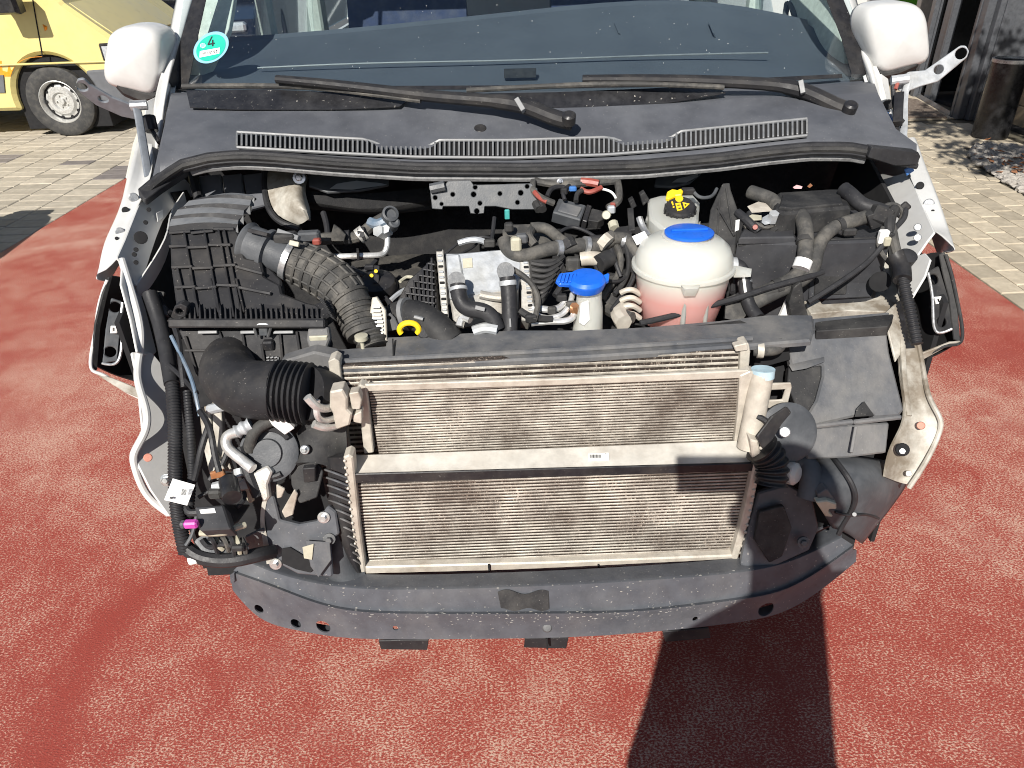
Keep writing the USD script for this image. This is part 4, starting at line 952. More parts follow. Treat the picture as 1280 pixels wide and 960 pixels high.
for tab, c, e, f_ in ((gbot, 1.756, 1.716, 0), (gtop, 1.812, 1.782, 1)):
    part(gv, 'grille_rim', sweep(np.array([V((u, (gt(u) if f_ else ip(u, tab)) + (0.5 if f_ else -.5), yy(u, c, e))) + X(0, -.004, .009) for u in us[::2]]), .004, 6), GREY_S)
# sealing rubber along the edge of the cowl
sl = np.linspace(178, 1146, 60)
for k, (dv, dy, r) in enumerate(((2, -.010, .0075), (7, -.014, .008), (12, -.012, .007))):
    P = np.array([V((u, ip(u, seal) + dv, yy(u, 1.742, 1.695) + dy - (0.06 * max(0, (230 - u) / 50) if u < 230 else 0))) for u in sl])
    part(van, 'sealing_rubber', sweep(P, r, 8), RUBBER if k != 1 else BLACK_D)
part(van, 'sealing_rubber', slab([(172, 236), (196, 216), (230, 205), (236, 212), (200, 236), (182, 250)], [(172, 236, 1.62), (232, 205, 1.72), (182, 250, 1.60)], .02, r=.004), RUBBER)
part(van, 'sealing_rubber', slab([(1090, 184), (1148, 190), (1151, 196), (1146, 206), (1118, 207), (1085, 197)], 1.67, .03, r=.004), RUBBER)
part(van, 'scuttle_lip', sweep(np.array([V((u, ip(u, seal) + 18, yy(u, 1.742, 1.70) - .002)) for u in np.linspace(240, 1080, 50)]), .009, 8), mat('speckled_grey_sealant', (0.20, 0.20, 0.20), .6, amt=.6, dust=(.03, .03, .03), scale=60, speck=.6))
part(van, 'cowl_plug', disc(600, 161, 1.862, .017, .003, axis=(0, -.5, 1)), BLACK_G)
part(van, 'cowl_clip', disc(226, 162, 1.88, .012, .006), BLACK_G)
part(van, 'cowl_corner', slab([(206, 152), (214, 144), (262, 150), (300, 166), (296, 192), (240, 196), (200, 216), (190, 222)], [(205, 148, 1.93), (298, 180, 1.775), (195, 216, 1.72)], .01), GREY_P)

# dust specks on glass and cowl
RD = np.random.default_rng(11); ds = []
for k in range(90):
    u, v = RD.uniform(240, 1060), RD.uniform(2, 98)
    try: p = on_glass(u, v, .0015)
    except Exception: continue
    ds.append(trimesh.creation.icosphere(subdivisions=0, radius=RD.uniform(.0005, .0011)).apply_translation(p))
part(van, 'dust_specks', ds, PAPER, smooth=False, kind='stuff')
# wipers
def nearer(pts, d): return [V(p) + (CAM - V(p)) / np.linalg.norm(CAM - V(p)) * d for p in pts]
w = part(van, 'wiper', tube(nearer([(716, 153, 1.85), (690, 146, 1.86), (652, 132, 1.895), (560, 122, 1.94), (470, 112, 1.99), (400, 104, 2.01), (346, 99, 2.03)], .035), np.r_[np.linspace(.024, .023, 16), np.linspace(.020, .013, 33)], 10, n=49, flat=.8), BLACK)
part(w, 'wiper_pivot', lathe([(0, -.01), (.017, -.01), (.017, .012), (.012, .016), (0, .016)], at(711, 149, Y=1.800), (0, -.5, 1.0), 20), BLACK_G)
part(w, 'wiper_nut', lathe([(0, 0), (.008, 0), (.007, .008), (0, .009)], at(711, 147, Y=1.795), (0, -.5, 1.0), 12), GREY_S)
part(w, 'wiper_elbow', bar((646, 124, 1.85), (655, 139, 1.83), .012, .018), GREY_S)
part(w, 'wiper_blade', tube(nearer([(228, 108, 2.09), (300, 107, 2.06), (380, 109, 2.02), (450, 116, 1.99), (526, 126, 1.945)], .03), .0065, 8), RUBBER_D)
w2 = part(van, 'wiper', tube(nearer([(1068, 140, 1.88), (1045, 132, 1.90), (1002, 113, 1.95), (940, 104, 1.98), (860, 100.5, 2.0), (790, 99, 2.01), (728, 99, 2.02)], .04), np.r_[np.linspace(.024, .023, 16), np.linspace(.020, .013, 33)], 10, n=49, flat=.8), BLACK)
part(w2, 'wiper_pivot', lathe([(0, -.01), (.017, -.01), (.017, .012), (.012, .016), (0, .016)], at(1062, 136, Y=1.830), (0, -.5, 1.0), 20), BLACK_G)
part(w2, 'wiper_nut', lathe([(0, 0), (.008, 0), (.007, .008), (0, .009)], at(1062, 134, Y=1.825), (0, -.5, 1.0), 12), GREY_S)
part(w2, 'wiper_elbow', bar((1001, 101, 1.90), (1004, 117, 1.885), .012, .018), GREY_S)
part(w2, 'wiper_blade', tube(nearer([(583, 113, 2.0), (700, 107, 2.0), (790, 105, 1.99), (905, 109, 1.97)], .035), .0065, 8), RUBBER_D)

# sticker on the glass
def glass_disc(u, v, rx, ry, ang, lift, material, name, parent):
    P = [on_glass(u + rx * math.cos(t) * math.cos(ang) - ry * math.sin(t) * math.sin(ang), v + rx * math.cos(t) * math.sin(ang) + ry * math.sin(t) * math.cos(ang), lift) for t in np.linspace(0, 2 * math.pi, 40, endpoint=False)]
    c = np.mean(P, 0); vv = np.vstack([P, [c]]); F = [[k, (k + 1) % 40, 40] for k in range(40)]
    m = trimesh.Trimesh(vv, F, process=False)
    if (m.face_normals.mean(0) @ (CAM - c)) < 0: m.invert()
    return part(parent, name, m, material, smooth=False)


st = glass_disc(264.5, 60, 24, 17.5, -.62, .0025, LBLUE, 'windscreen_sticker', van)
glass_disc(264.5, 60.5, 20, 14.5, -.62, .0032, GREEN_ST, 'sticker_field', st)
def glass_text(txt, u, v, hpx, ang, bold=False, lift=.0042):
    m = meshkit.text_mesh(txt, 1.0, .01, bold); b = m.bounds; w_ = b[1][0] - b[0][0]
    q = m.vertices.copy(); q[:, 0] -= (b[0][0] + b[1][0]) / 2; q[:, 1] -= (b[0][1] + b[1][1]) / 2
    a = on_glass(u, v, lift); ex = on_glass(u + 6 * math.cos(ang), v + 6 * math.sin(ang), lift) - a; s = np.linalg.norm(ex) / 6 * hpx; ex /= np.linalg.norm(ex)
    ey = on_glass(u, v - 6, lift) - a; nrm = np.cross(ex, ey); nrm /= np.linalg.norm(nrm); ey2 = ey / np.linalg.norm(ey); sy = np.linalg.norm(ey) / 6 * hpx
    m.vertices = a + q[:, :1] * s * ex + q[:, 1:2] * sy * ey2 + (q[:, 2:] - .005) * .05 * nrm
    return m
part(st, 'sticker_numeral', glass_text('4', 265, 53, 12, -.2), INK, smooth=False)
part(st, 'sticker_plate', grid([[on_glass(251, 65, .0038), on_glass(276, 60.5, .0038)], [on_glass(250.5, 73, .0038), on_glass(275, 68, .0038)]], .0005), PAPER)
part(st, 'sticker_lettering', glass_text('HP UZ 53', 263, 66.8, 3.2, -.19), INK, smooth=False)
part(st, 'sticker_seal', glass_disc(254.5, 58, 3.4, 3.2, 0, .0038, PAPER, 'sticker_seal_field', van) and grid([[on_glass(252, 55.5, .0042), on_glass(257.5, 55, .0042)], [on_glass(252, 61, .0042), on_glass(257, 60, .0042)]], .0004), LBLUE)

# ------------------------------------------------------------------ the shell of the engine bay
part(van, 'firewall', grid([[X(-.86, 2.02, 1.16), X(.96, 2.02, 1.16)], [X(-.86, 2.05, .98), X(.96, 2.05, .98)], [X(-.86, 1.95, .80), X(.96, 1.95, .80)], [X(-.86, 1.86, .40), X(.96, 1.86, .40)]], .02, nu=12, nv=16), FELT)
part(van, 'cabin_bulkhead', grid([[X(-.86, 2.1, 1.22), X(.96, 2.1, 1.22)], [X(-.86, 2.1, .3), X(.96, 2.1, .3)]], .02), VOID)
part(van, 'engine_undertray', rbox((.05, 1.66, .27), (1.42, .8, .03)), VOID)
part(van, 'inner_wing', grid([[X(-.78, 1.30, .30), X(-.80, 2.03, .30)], [X(-.78, 1.30, .80), X(-.82, 2.03, .90)], [X(-.79, 1.32, .98), X(-.86, 2.03, 1.14)]], .01), VOID)
part(van, 'inner_wing', grid([[X(.88, 1.30, .30), X(.90, 2.03, .30)], [X(.88, 1.30, .80), X(.92, 2.03, .90)], [X(.89, 1.32, .95), X(.96, 2.03, 1.14)]], .01), VOID)
part(van, 'engine_block', hull([X(x, y, z) for x in (-.30, .42) for y, z in ((1.40, .45), (1.75, .45), (1.42, .84), (1.70, .86))]), BLACK_D)
part(van, 'gearbox', hull([X(x, y, z) for x in (.40, .74) for y, z in ((1.42, .45), (1.72, .45), (1.48, .72), (1.66, .74))]), ALU)
part(van, 'front_subframe', rbox((.05, 1.22, .36), (1.2, .10, .08), .01), VOID)

# painted inner edges beside the wings
part(van, 'wing_rail', slab([(190, 182), (196, 210), (215, 226), (232, 224), (242, 236), (240, 246), (214, 262), (204, 276), (196, 296), (188, 320), (178, 352), (170, 358), (158, 335), (146, 322), (156, 300), (171, 262), (188, 222)], [(188, 200, 1.80), (156, 318, 1.44), (232, 236, 1.86)], .004, r=.004), WHITE)
part(van, 'wing_rail_side', grid([[(230, 240, 1.78), (214, 268, 1.66), (206, 300, 1.53), (182, 340, 1.44), (171, 357, 1.40)], [(236, 262, 1.80), (216, 296, 1.66), (205, 330, 1.53), (184, 364, 1.44), (174, 372, 1.40)]], .003, nu=15), WHITE)
part(van, 'rail_hole', disc(176, 297, 1.50, .014, .002), VOID)
for u, v in ((186, 262), (182, 278), (170, 312), (168, 318), (170, 328)): part(van, 'rail_hole', disc(u, v, 1.55 - (v - 266) * .0022, .005, .002), VOID)
part(van, 'wing_vent', slab([(214, 240), (234, 237), (240, 250), (224, 258)], [(188, 200, 1.785), (156, 318, 1.425), (232, 236, 1.845)], .004), VOID)
part(van, 'wing_rail', slab([(1131, 216), (1137, 214), (1150, 250), (1168, 290), (1160, 300), (1146, 320), (1156, 316), (1163, 324), (1156, 345), (1138, 375), (1128, 350), (1120, 318), (1118, 278), (1105, 246), (1080, 240), (1100, 225)], [(1134, 214, 1.76), (1156, 318, 1.42), (1100, 240, 1.78)], .004, r=.004), WHITE)
part(van, 'wing_rail_side', grid([[(1118, 250, 1.70), (1120, 290, 1.58), (1124, 330, 1.46), (1136, 372, 1.38)], [(1104, 268, 1.70), (1110, 305, 1.58), (1116, 345, 1.46), (1130, 384, 1.38)]], .003, nu=12), GUIDE)
for u, v in ((1147, 284), (1147, 297)): part(van, 'rail_hole', disc(u, v, 1.485 - (v - 284) * .002, .008, .002), ZINC)
part(van, 'rail_hole', disc(1100, 352, 1.40, .022, .002, axis=(-.6, -.6, .5)), VOID)
part(van, 'suspension_turret', slab([(1080, 310), (1104, 300), (1120, 340), (1135, 385), (1126, 398), (1100, 396), (1060, 392), (1076, 350)], [(1080, 310, 1.60), (1130, 392, 1.36), (1062, 390, 1.42)], .004), WHITE_D)

# rear of the bay: white ledges, turret, felt, grey bracket
part(van, 'scuttle_ledge', slab([(385, 208), (420, 212), (486, 220), (486, 231), (450, 238), (410, 240), (386, 232)], [(385, 210, 1.86), (486, 220, 1.88), (410, 240, 1.80)], .006, r=.004), STEEL_G)
part(van, 'scuttle_ledge', hull([at(u, v, Y=Y) for u, v, Y in ((412, 236, 1.80), (430, 223, 1.86), (448, 221, 1.87), (466, 227, 1.86), (484, 231, 1.85), (440, 237, 1.80))]), WHITE)
part(van, 'scuttle_ledge', slab([(818, 232), (822, 210), (880, 204), (876, 216), (862, 228), (840, 233)], [(818, 232, 1.80), (822, 210, 1.88), (880, 206, 1.87)], .006, r=.004), STEEL_G)
part(van, 'scuttle_ledge', hull([at(u, v, Y=Y) for u, v, Y in ((840, 228, 1.80), (850, 221, 1.83), (864, 216, 1.85), (873, 214, 1.85), (872, 221, 1.81), (858, 228, 1.79))]), WHITE)
sd = part(van, 'strut_tower', grid([[(334, 214, 1.86), (334, 232, 1.82), (340, 258, 1.77), (352, 272, 1.74), (372, 281, 1.73)], [(352, 212, 1.86), (352, 232, 1.80), (356, 252, 1.75), (368, 268, 1.72), (380, 278, 1.72)], [(378, 216, 1.84), (372, 232, 1.78), (372, 250, 1.73), (380, 262, 1.71), (386, 274, 1.72)], [(386, 222, 1.86), (382, 240, 1.80), (386, 256, 1.77), (388, 266, 1.74), (388, 276, 1.73)]], .01, nu=11, nv=9), WHITE_D)
part(sd, 'tower_edge', tube([(331, 214, 1.86), (331, 234, 1.82), (337, 262, 1.765), (352, 278, 1.735), (374, 286, 1.72)], .008, 8), RUBBER)
bolt(van, 374, 222, 1.79, .016)
part(van, 'felt_mat', grid([[(360, 232, 1.86), (400, 240, 1.84), (450, 242, 1.85), (540, 234, 1.88)], [(372, 252, 1.84), (410, 256, 1.82), (460, 262, 1.83), (540, 250, 1.86)], [(390, 262, 1.88), (420, 264, 1.88), (470, 268, 1.88), (540, 262, 1.90)]], .02, nu=16, nv=8), FELT)
part(van, 'felt_mat', grid([[(425, 330, 1.86), (470, 322, 1.88), (510, 318, 1.90), (600, 318, 1.90)], [(430, 370, 1.74), (470, 360, 1.74), (520, 352, 1.76), (600, 350, 1.78)], [(430, 400, 1.66), (470, 400, 1.66), (520, 390, 1.68), (600, 388, 1.70)]], .02, nu=16, nv=8), mat('worn_felt_painted_sun', (0.035, 0.033, 0.03), .95, amt=.5, dust=(.13, .12, .10), bump=.9, bscale=420, scale=30))  # lighter copy of the black felt: sunlight put into its colour
for k, (u0, u1) in enumerate(((247, 276), (277, 302), (303, 330))):
    part(van, 'bulkhead_panel', slab([(u0, 220 - k), (u1, 217 - k), (u1 + 4, 256), (u0 + 8, 262)], [(247, 220, 1.84), (330, 215, 1.86), (255, 262, 1.78)], .012, r=.004, ch=.003), GREY_P)
part(van, 'bulkhead_edge', tube([(240, 216, 1.84), (246, 240, 1.80), (252, 262, 1.77)], .012, 8), RUBBER)
br = part(van, 'bulkhead_bracket', slab([(537, 234), (556, 231), (560, 226), (588, 225), (592, 231), (664, 229), (672, 236), (672, 262), (640, 262), (620, 258), (606, 258), (605, 267), (588, 267), (586, 258), (554, 258), (553, 262), (540, 261)], [(537, 234, 1.69), (664, 230, 1.70), (604, 267, 1.67)], .004, r=.002, holes=[(544, 247, .005), (566, 243, .005), (594, 234, .005), (592, 243, .006), (600, 254, .005), (625, 242, .005), (651, 241, .006), (647, 253, .005), (552, 255, .004), (596, 264, .006), (659, 233, .005)]), STEEL_G)
part(br, 'bracket_lip', tube([(538, 236, 1.685), (556, 232, 1.685)], .012, 8), STEEL_G)

# ------------------------------------------------------------------ air filter box at the left
ab = part(van, 'air_filter_lid', slab([(222, 399), (213, 330), (212, 291), (252, 288), (295, 287), (303, 300), (306, 322), (326, 326), (330, 345), (350, 356), (352, 366), (384, 378), (395, 380), (414, 393), (398, 404)], [(222, 402, 1.265), (398, 404, 1.265), (252, 288, 1.43)], .03, r=.004, ch=.004), BLACK)
rows = [(212, 292, 293, 288, 1.428), (211, 283, 297, 280, 1.432), (214, 274, 298, 275, 1.462), (217, 270, 304, 269, 1.466), (222, 262, 305, 263, 1.496), (229, 258, 312, 257, 1.50), (236, 251, 314, 250, 1.528), (250, 247, 318, 246, 1.532), (262, 245, 316, 244, 1.56)]
for i in range(len(rows) - 1):
    a, b = rows[i], rows[i + 1]
    arc = lambda r, k=7: [V((r[0] + (r[2] - r[0]) * t, r[1] + (r[3] - r[1]) * t - 3.5 * math.sin(math.pi * t), r[4])) for t in np.linspace(0, 1, k)]
    part(ab, 'lid_step', grid([arc(a), arc(b)], .02), GREY_S if i % 2 == 1 else BLACK)  # treads get lighter grey as a painted sheen, risers stay black
lid_pl = [(222, 402, 1.265), (398, 404, 1.265), (252, 288, 1.43)]
lo, ln = plane_of(lid_pl); L3 = lambda u, v, h=0.0: hit(u, v, lo, ln) + ln * h
for a, b in (((231, 291), (249, 397)), ((256, 289), (276, 398)), ((274, 289), (293, 398)), ((281, 289), (301, 390)), ((222, 334), (236, 396)), ((238, 346), (250, 394)), ((264, 350), (274, 392)), ((296, 350), (306, 392))):
    part(ab, 'lid_rib', bar(L3(*a, .003), L3(*b, .003), .004, .010), BLACK)
for P in (((213, 293), (240, 291), (268, 288), (294, 288)), ((213, 310), (236, 309), (262, 308), (290, 308)), ((216, 336), (242, 335), (268, 334), (296, 333), (330, 342)), ((220, 361), (246, 360), (272, 358), (300, 359), (340, 367))):
    for k in range(len(P) - 1):
        dv = 1.2 if k % 2 else -1.0
        part(ab, 'lid_rib', bar(L3(P[k][0], P[k][1] + dv, .003), L3(P[k + 1][0], P[k + 1][1] + dv, .003), .006, .012), BLACK)
part(ab, 'lid_shoulder', slab([(326, 322), (352, 350), (352, 368), (390, 380), (412, 372), (418, 386), (404, 398), (330, 388), (318, 350)], [(318, 340, 1.37), (404, 398, 1.27), (418, 376, 1.31)], .03, r=.004, ch=.004), BLACK)
fl_ = part(van, 'air_filter_flange', [bar((214, 404, 1.258), (408, 404.5, 1.258), .018, .030, .003), bar((212, 401, 1.27), (406, 399, 1.27), .004, .02, .001)], BLACK)
for k in range(28):
    u = 224 + k * 6.4
    part(fl_, 'flange_rib', slab([(u - 1.2, 400), (u - .6, 384 - (6 if k % 4 == 0 else 0)), (u + .6, 384), (u + 1.8, 400)], [(222, 402, 1.255), (398, 404, 1.255), (252, 288, 1.42)], .012, ch=.0006), BLACK)
for k in range(7):
    part(fl_, 'flange_rib', bar((398 + k * 2.8, 371 + k * 4.2, 1.30 - k * .006), (407 + k * 2, 378 + k * 3.6, 1.29 - k * .006), .003, .012, .0008), BLACK_D)
part(fl_, 'corner_lug', slab([(213, 397), (218, 383), (226, 380), (234, 384), (232, 396), (222, 400)], 1.262, .02, r=.003, holes=[(224, 390, .007)]), BLACK)
for u0, u1 in ((248, 272), (301, 320), (342, 367)):
    part(fl_, 'flange_catch', bar((u0, 415.5, 1.258), (u1, 415, 1.258), .006, .008), GREY_S)
lb_ = part(van, 'air_filter_base', slab([(222, 412), (404, 411), (412, 430), (408, 468), (330, 492), (262, 480), (244, 462)], [(222, 412, 1.27), (404, 411, 1.27), (330, 492, 1.215)], .03, r=.004, ch=.003), BLACK)
lo2, ln2 = plane_of([(222, 412, 1.27), (404, 411, 1.27), (330, 492, 1.215)]); L4 = lambda u, v, h=0.0: hit(u, v, lo2, ln2) + ln2 * h
for a, b in (((232, 420), (248, 470)), ((274, 414), (286, 446)), ((303, 414), (308, 446)), ((327, 430), (332, 460)), ((350, 414), (354, 456)), ((371, 414), (378, 460)), ((232, 438), (262, 438))):
    part(lb_, 'base_rib', bar(L4(*a, .002), L4(*b, .002), .005, .010), BLACK)
for k in range(3):
    for j in range(3): part(lb_, 'base_grid', bar(L4(334 + 5 * k, 447 + 4 * j, .003), L4(338 + 5 * k, 446 + 4 * j, .003), .003, .008, .0006), GREY_S)
part(lb_, 'base_emboss', bar(L4(348, 446, .003), L4(350, 457, .003), .003, .006, .0006), GREY_S)
part(lb_, 'base_emboss', bar(L4(349, 452, .003), L4(355, 447, .003), .003, .006, .0006), GREY_S)
cl_ = part(van, 'filter_clip', tube([(321, 421, 1.25), (318, 408, 1.248), (321, 406, 1.246), (336, 406, 1.246), (338, 410, 1.248), (335, 421, 1.25)], .0028, 8), CHROME)
part(cl_, 'clip_plate', slab([(323, 408), (334, 408), (334, 420), (324, 420)], 1.248, .003), STEEL_G)
part(cl_, 'clip_block', rbox(at(336, 431, Y=1.255), (.022, .016, .020), .003), BLACK_G)
part(van, 'filter_bracket', slab([(385, 411), (410, 409), (412, 424), (406, 440), (408, 468), (396, 478), (388, 440), (383, 425)], [(385, 411, 1.245), (412, 411, 1.245), (400, 478, 1.205)], .02, r=.003, ch=.003), GUIDE)
part(van, 'filter_bracket_pad', slab([(386, 421), (409, 420), (409, 426), (387, 427)], 1.236, .004), CREAM_P)

# air mass meter and hose
mt = part(van, 'air_meter', lathe([(0, 0), (.044, 0), (.046, .004), (.044, .008), (.041, .012), (.041, .045), (.047, .047), (.047, .056), (.037, .058), (.036, .10), (0, .10)], at(308, 304, Y=1.43), at(368, 327, Y=1.40) - at(308, 304, Y=1.43), 36), TANKP)
part(mt, 'meter_rib', bar((312, 288, 1.40), (336, 294, 1.385), .008, .014), BLACK_G)
part(mt, 'meter_plug', rbox(at(357, 297, Y=1.41), (.045, .03, .02), .004), BLACK_D)
part(mt, 'meter_plug_rail', bar((348, 289, 1.42), (374, 298, 1.40), .010, .012), GREY_S)
HP = [(362, 324, 1.405), (384, 333, 1.40), (408, 346, 1.385), (428, 364, 1.36), (444, 388, 1.33), (456, 420, 1.29)]
C = spline([V(p) for p in HP], 90); LEN = np.r_[0, np.cumsum(np.linalg.norm(np.diff(C, axis=0), axis=1))]
T = np.gradient(C, axis=0); T /= np.linalg.norm(T, axis=1)[:, None]
rad_ = lambda i: .041 * (1 + .10 * math.sin(math.pi * min(1, i / 62))) * (1 - .12 * max(0, (i - 55) / 35))
hs = part(van, 'intake_hose', sweep(C, np.array([rad_(i) for i in range(90)]), 26), RUBBER_D)
fr0 = []
for c_, t_ in zip(C, T):
    n_ = CAM - c_; n_ -= t_ * (n_ @ t_); n_ /= np.linalg.norm(n_); fr0.append((n_, np.cross(t_, n_)))
for a_ in np.arange(-1.35, 1.4, .54):
    part(hs, 'hose_rib', sweep(np.array([C[i] + (rad_(i) + .0005) * (math.cos(a_) * fr0[i][0] + math.sin(a_) * fr0[i][1]) for i in range(4, 60, 3)]), .0030, 6), RUBBER_D)
for d_ in np.r_[np.arange(.022, .17, .0265), np.arange(.178, LEN[-1], .012)]:
    i = int(np.searchsorted(LEN, d_));
    if i >= 88: continue
    part(hs, 'hose_ring', sweep(np.array([C[i] + (rad_(i) + .0008) * (math.cos(a) * fr0[i][0] + math.sin(a) * fr0[i][1]) for a in np.linspace(0, 2 * math.pi, 33)]), .0038, 6), RUBBER_D)
part(hs, 'hose_clamp', sweep(spline([V((359, 323, 1.405)), V((366, 326, 1.403))], 3), .0455, 28), ZINC)
part(hs, 'clamp_screw', bar((362, 303, 1.375), (374, 306, 1.375), .010, .012), CREAM_P)
part(hs, 'lower_bellows', bellows([(448, 396, 1.32), (458, 412, 1.30), (468, 436, 1.27)], .036, .012, .16, 24, .9), RUBBER_D)
part(van, 'level_peg', lathe([(0, -.04), (.004, -.04), (.004, 0), (.013, 0), (.013, .008), (0, .01)], at(452, 424, Y=1.25), (0, 0, 1)), CREAM_P)

# service pipes behind the hose
pp = part(van, 'fuel_pipe', tube([(376, 302, 1.62), (400, 299, 1.62), (424, 298, 1.63), (446, 296, 1.64), (460, 286, 1.65), (474, 276, 1.66), (490, 268, 1.67)], .014, 10), RUBBER_D)
for u, v in ((434, 297), (453, 293)): part(pp, 'pipe_sleeve', tube([(u - 4, v + .4, 1.63), (u + 4, v - .6, 1.63)], .017, 10), RUBBER)
part(pp, 'pipe_joint', tube([(448, 296, 1.63), (456, 290, 1.635)], .019, 12), ALU)
part(pp, 'service_cap', lathe([(0, -.02), (.019, -.02), (.019, .016), (.014, .018), (.014, .008), (0, .008)], at(487, 270, Y=1.64), (.3, -.7, .6), 18), TANKP)
part(pp, 'service_cap', lathe([(0, -.02), (.013, -.02), (.013, .012), (.009, .014), (0, .008)], at(492, 280, Y=1.63), (.3, -.7, .6), 16), TANKP)
part(pp, 'valve_body', tube([(462, 277, 1.65), (472, 280, 1.64), (482, 276, 1.64)], .012, 8), DULLB)
part(pp, 'union_nut', lathe([(0, -.014), (.015, -.014), (.015, .012), (0, .012)], at(476, 290, Y=1.63), (-.4, -.6, .5), 6), ALU_C)
part(pp, 'union_nut', lathe([(0, -.012), (.011, -.012), (.011, .010), (0, .010)], at(484, 288, Y=1.63), (-.2, -.6, .5), 6), ALU_C)
part(van, 'coolant_pipe', tube([(414, 321, 1.60), (440, 320, 1.60), (470, 319, 1.61), (480, 316, 1.62), (484, 306, 1.63), (484, 294, 1.64)], .007, 10), PIPE)
part(van, 'pipe_clip', bar((447, 312, 1.59), (448, 324, 1.59), .006, .02), BLACK_G)
part(van, 'black_tube', tube([(404, 266, 1.70), (408, 280, 1.67), (410, 300, 1.63)], .007, 8), RUBBER)
part(van, 'wiring_loom', tube([(366, 296, 1.60), (382, 300, 1.58), (396, 302, 1.58)], .010, 8), BLACK_D)
part(van, 'connector', rbox(at(386, 295, Y=1.56), (.05, .025, .022), .004), TANKP)
part(van, 'connector', rbox(at(396, 302, Y=1.54), (.018, .016, .014), .003), REDW)
part(van, 'pipe_bracket', slab([(414, 292), (417, 281), (424, 286), (432, 294), (430, 302), (414, 302)], 1.60, .006), RUBBER_D)

# oil separator cap
oc = at(472, 356, Y=1.50); ax = np.array([0, -.25, 1.0])
ocp = part(van, 'oil_filter_cap', lathe([(0, -.07), (.034, -.07), (.036, -.022), (.047, -.020), (.048, -.012), (.045, -.008), (.045, 0), (.040, .012), (.030, .017), (0, .019)], oc, ax, 36), BLACK_G)
part(ocp, 'cap_grip', bar((470, 356, 1.485), (471, 334, 1.515), .012, .022), BLACK_G)
part(ocp, 'cap_mark', disc(464.5, 344.5, 1.485, .0045, .002), YELLOW); part(ocp, 'cap_mark', disc(470, 339, 1.485, .0045, .002), YELLOW)
part(ocp, 'cap_pipe', tube([(446, 340, 1.54), (454, 343, 1.53), (462, 348, 1.52)], .008, 8), RUBBER_D)

# charge air cooler: silver block with black end tanks
hp = [(556, 315, 1.46), (650, 309, 1.46), (562, 372, 1.37)]
hx = part(van, 'charge_air_cooler', slab([(556, 316), (572, 316), (650, 309), (652, 330), (648, 362), (600, 366), (580, 372), (562, 372)], hp, .10, r=.003, ch=.004), ALU_C)
part(hx, 'cooler_step', slab([(557, 318), (574, 317), (584, 372), (562, 373)], hp, .02, lift=.006, r=.003, ch=.003), ALU_C)
part(hx, 'cooler_label', slab([(578, 323), (590, 322), (591, 334), (579, 335)], hp, .001, lift=.002), CREAM_P)
part(hx, 'cooler_front', slab([(562, 372), (582, 371), (648, 361), (650, 398), (600, 408), (568, 412)], [(562, 372, 1.368), (648, 361, 1.378), (600, 408, 1.355)], .02, ch=.003), ALU)
for k, pts in enumerate((((545, 314), (554, 311), (562, 412), (554, 414)), ((650, 318), (660, 316), (668, 388), (662, 402), (652, 400)))):
    rr = part(hx, 'crimp_rail', slab(pts, [(545, 314, 1.455), (668, 316, 1.455), (556, 414, 1.325)], .05, lift=.012, r=.002, ch=.002), ALU)
    for j in range(15):
        t = j / 14; u = (549.5 + 8.5 * t) if k == 0 else (655.5 + 8 * t); v = (316 + 94 * t) if k == 0 else (321 + 74 * t)
        o_, n_ = plane_of([(545, 314, 1.455), (668, 316, 1.455), (556, 414, 1.325)]); c_ = hit(u, v, o_, n_) + n_ * .013
        part(rr, 'crimp_tab', rbox(c_, (.010, .006, .004), .001), ALU_C if j % 3 else VOID)
gp_ = [(545, 314, 1.45), (490, 400, 1.36), (546, 400, 1.345)]
lt = part(van, 'cooler_inlet_tank', slab([(542, 322), (548, 400), (556, 415), (530, 408), (498, 396), (496, 376), (510, 350), (528, 334)], gp_, .05, r=.003, ch=.003), BLACK_G)
o_, n_ = plane_of(gp_); G3 = lambda u, v, h=.004: hit(u, v, o_, n_) + n_ * h
for k in range(9):
    t = k / 8; a = (540 - 44 * t, 324 + 56 * t); part(lt, 'tank_rib', bar(G3(*a), G3(a[0] + (2 + 6 * t), min(398, a[1] + 76 - 62 * t)), .004, .012, .0008), BLACK_G)
for k in range(8):
    t = k / 7; v = 330 + 52 * t; part(lt, 'tank_rib', bar(G3(536 - 40 * t, v), G3(545, v + 2 + 4 * t), .004, .012, .0008), BLACK_G)
rp_ = [(664, 322, 1.43), (712, 330, 1.43), (668, 398, 1.34)]
rt = part(van, 'cooler_outlet_tank', slab([(662, 324), (700, 322), (706, 330), (694, 352), (684, 372), (672, 392), (666, 392)], rp_, .04, r=.003, ch=.003), BLACK_D)
o_, n_ = plane_of(rp_)
for k in range(8):
    v = 330 + 7.5 * k; w_ = 40 - 3.6 * k; part(rt, 'tank_rib', sweep(spline([hit(664 + k * .6, v, o_, n_) + n_ * .004, hit(664 + w_ * .55, v + 3 - k * .5, o_, n_) + n_ * .010, hit(664 + w_, v - 9, o_, n_) + n_ * .004], 9), .005, 6), BLACK_D)
for pts in ([(572, 356, 1.345), (574, 370, 1.33), (582, 384, 1.315), (600, 388, 1.31), (614, 396, 1.305), (622, 412, 1.295)], [(634, 346, 1.36), (636, 366, 1.345), (637, 390, 1.325), (637, 416, 1.30)]):
    h_ = part(van, 'coolant_hose', tube(pts, .0165, 14), RUBBER)
    part(h_, 'hose_clip', tube([np.array(V(pts[0])) * .75 + V(pts[1]) * .25, np.array(V(pts[0])) * .45 + V(pts[1]) * .55], .0185, 14), ALU_C)
for c_, nm in (((571, 352, 1.355), 0), ((632, 340, 1.375), 0)): part(hx, 'cooler_port', lathe([(0, -.02), (.0165, -.02), (.0165, .012), (.018, .012), (.018, .014), (0, .014)], V(c_), (0, -.75, .5), 18), STEEL_G)
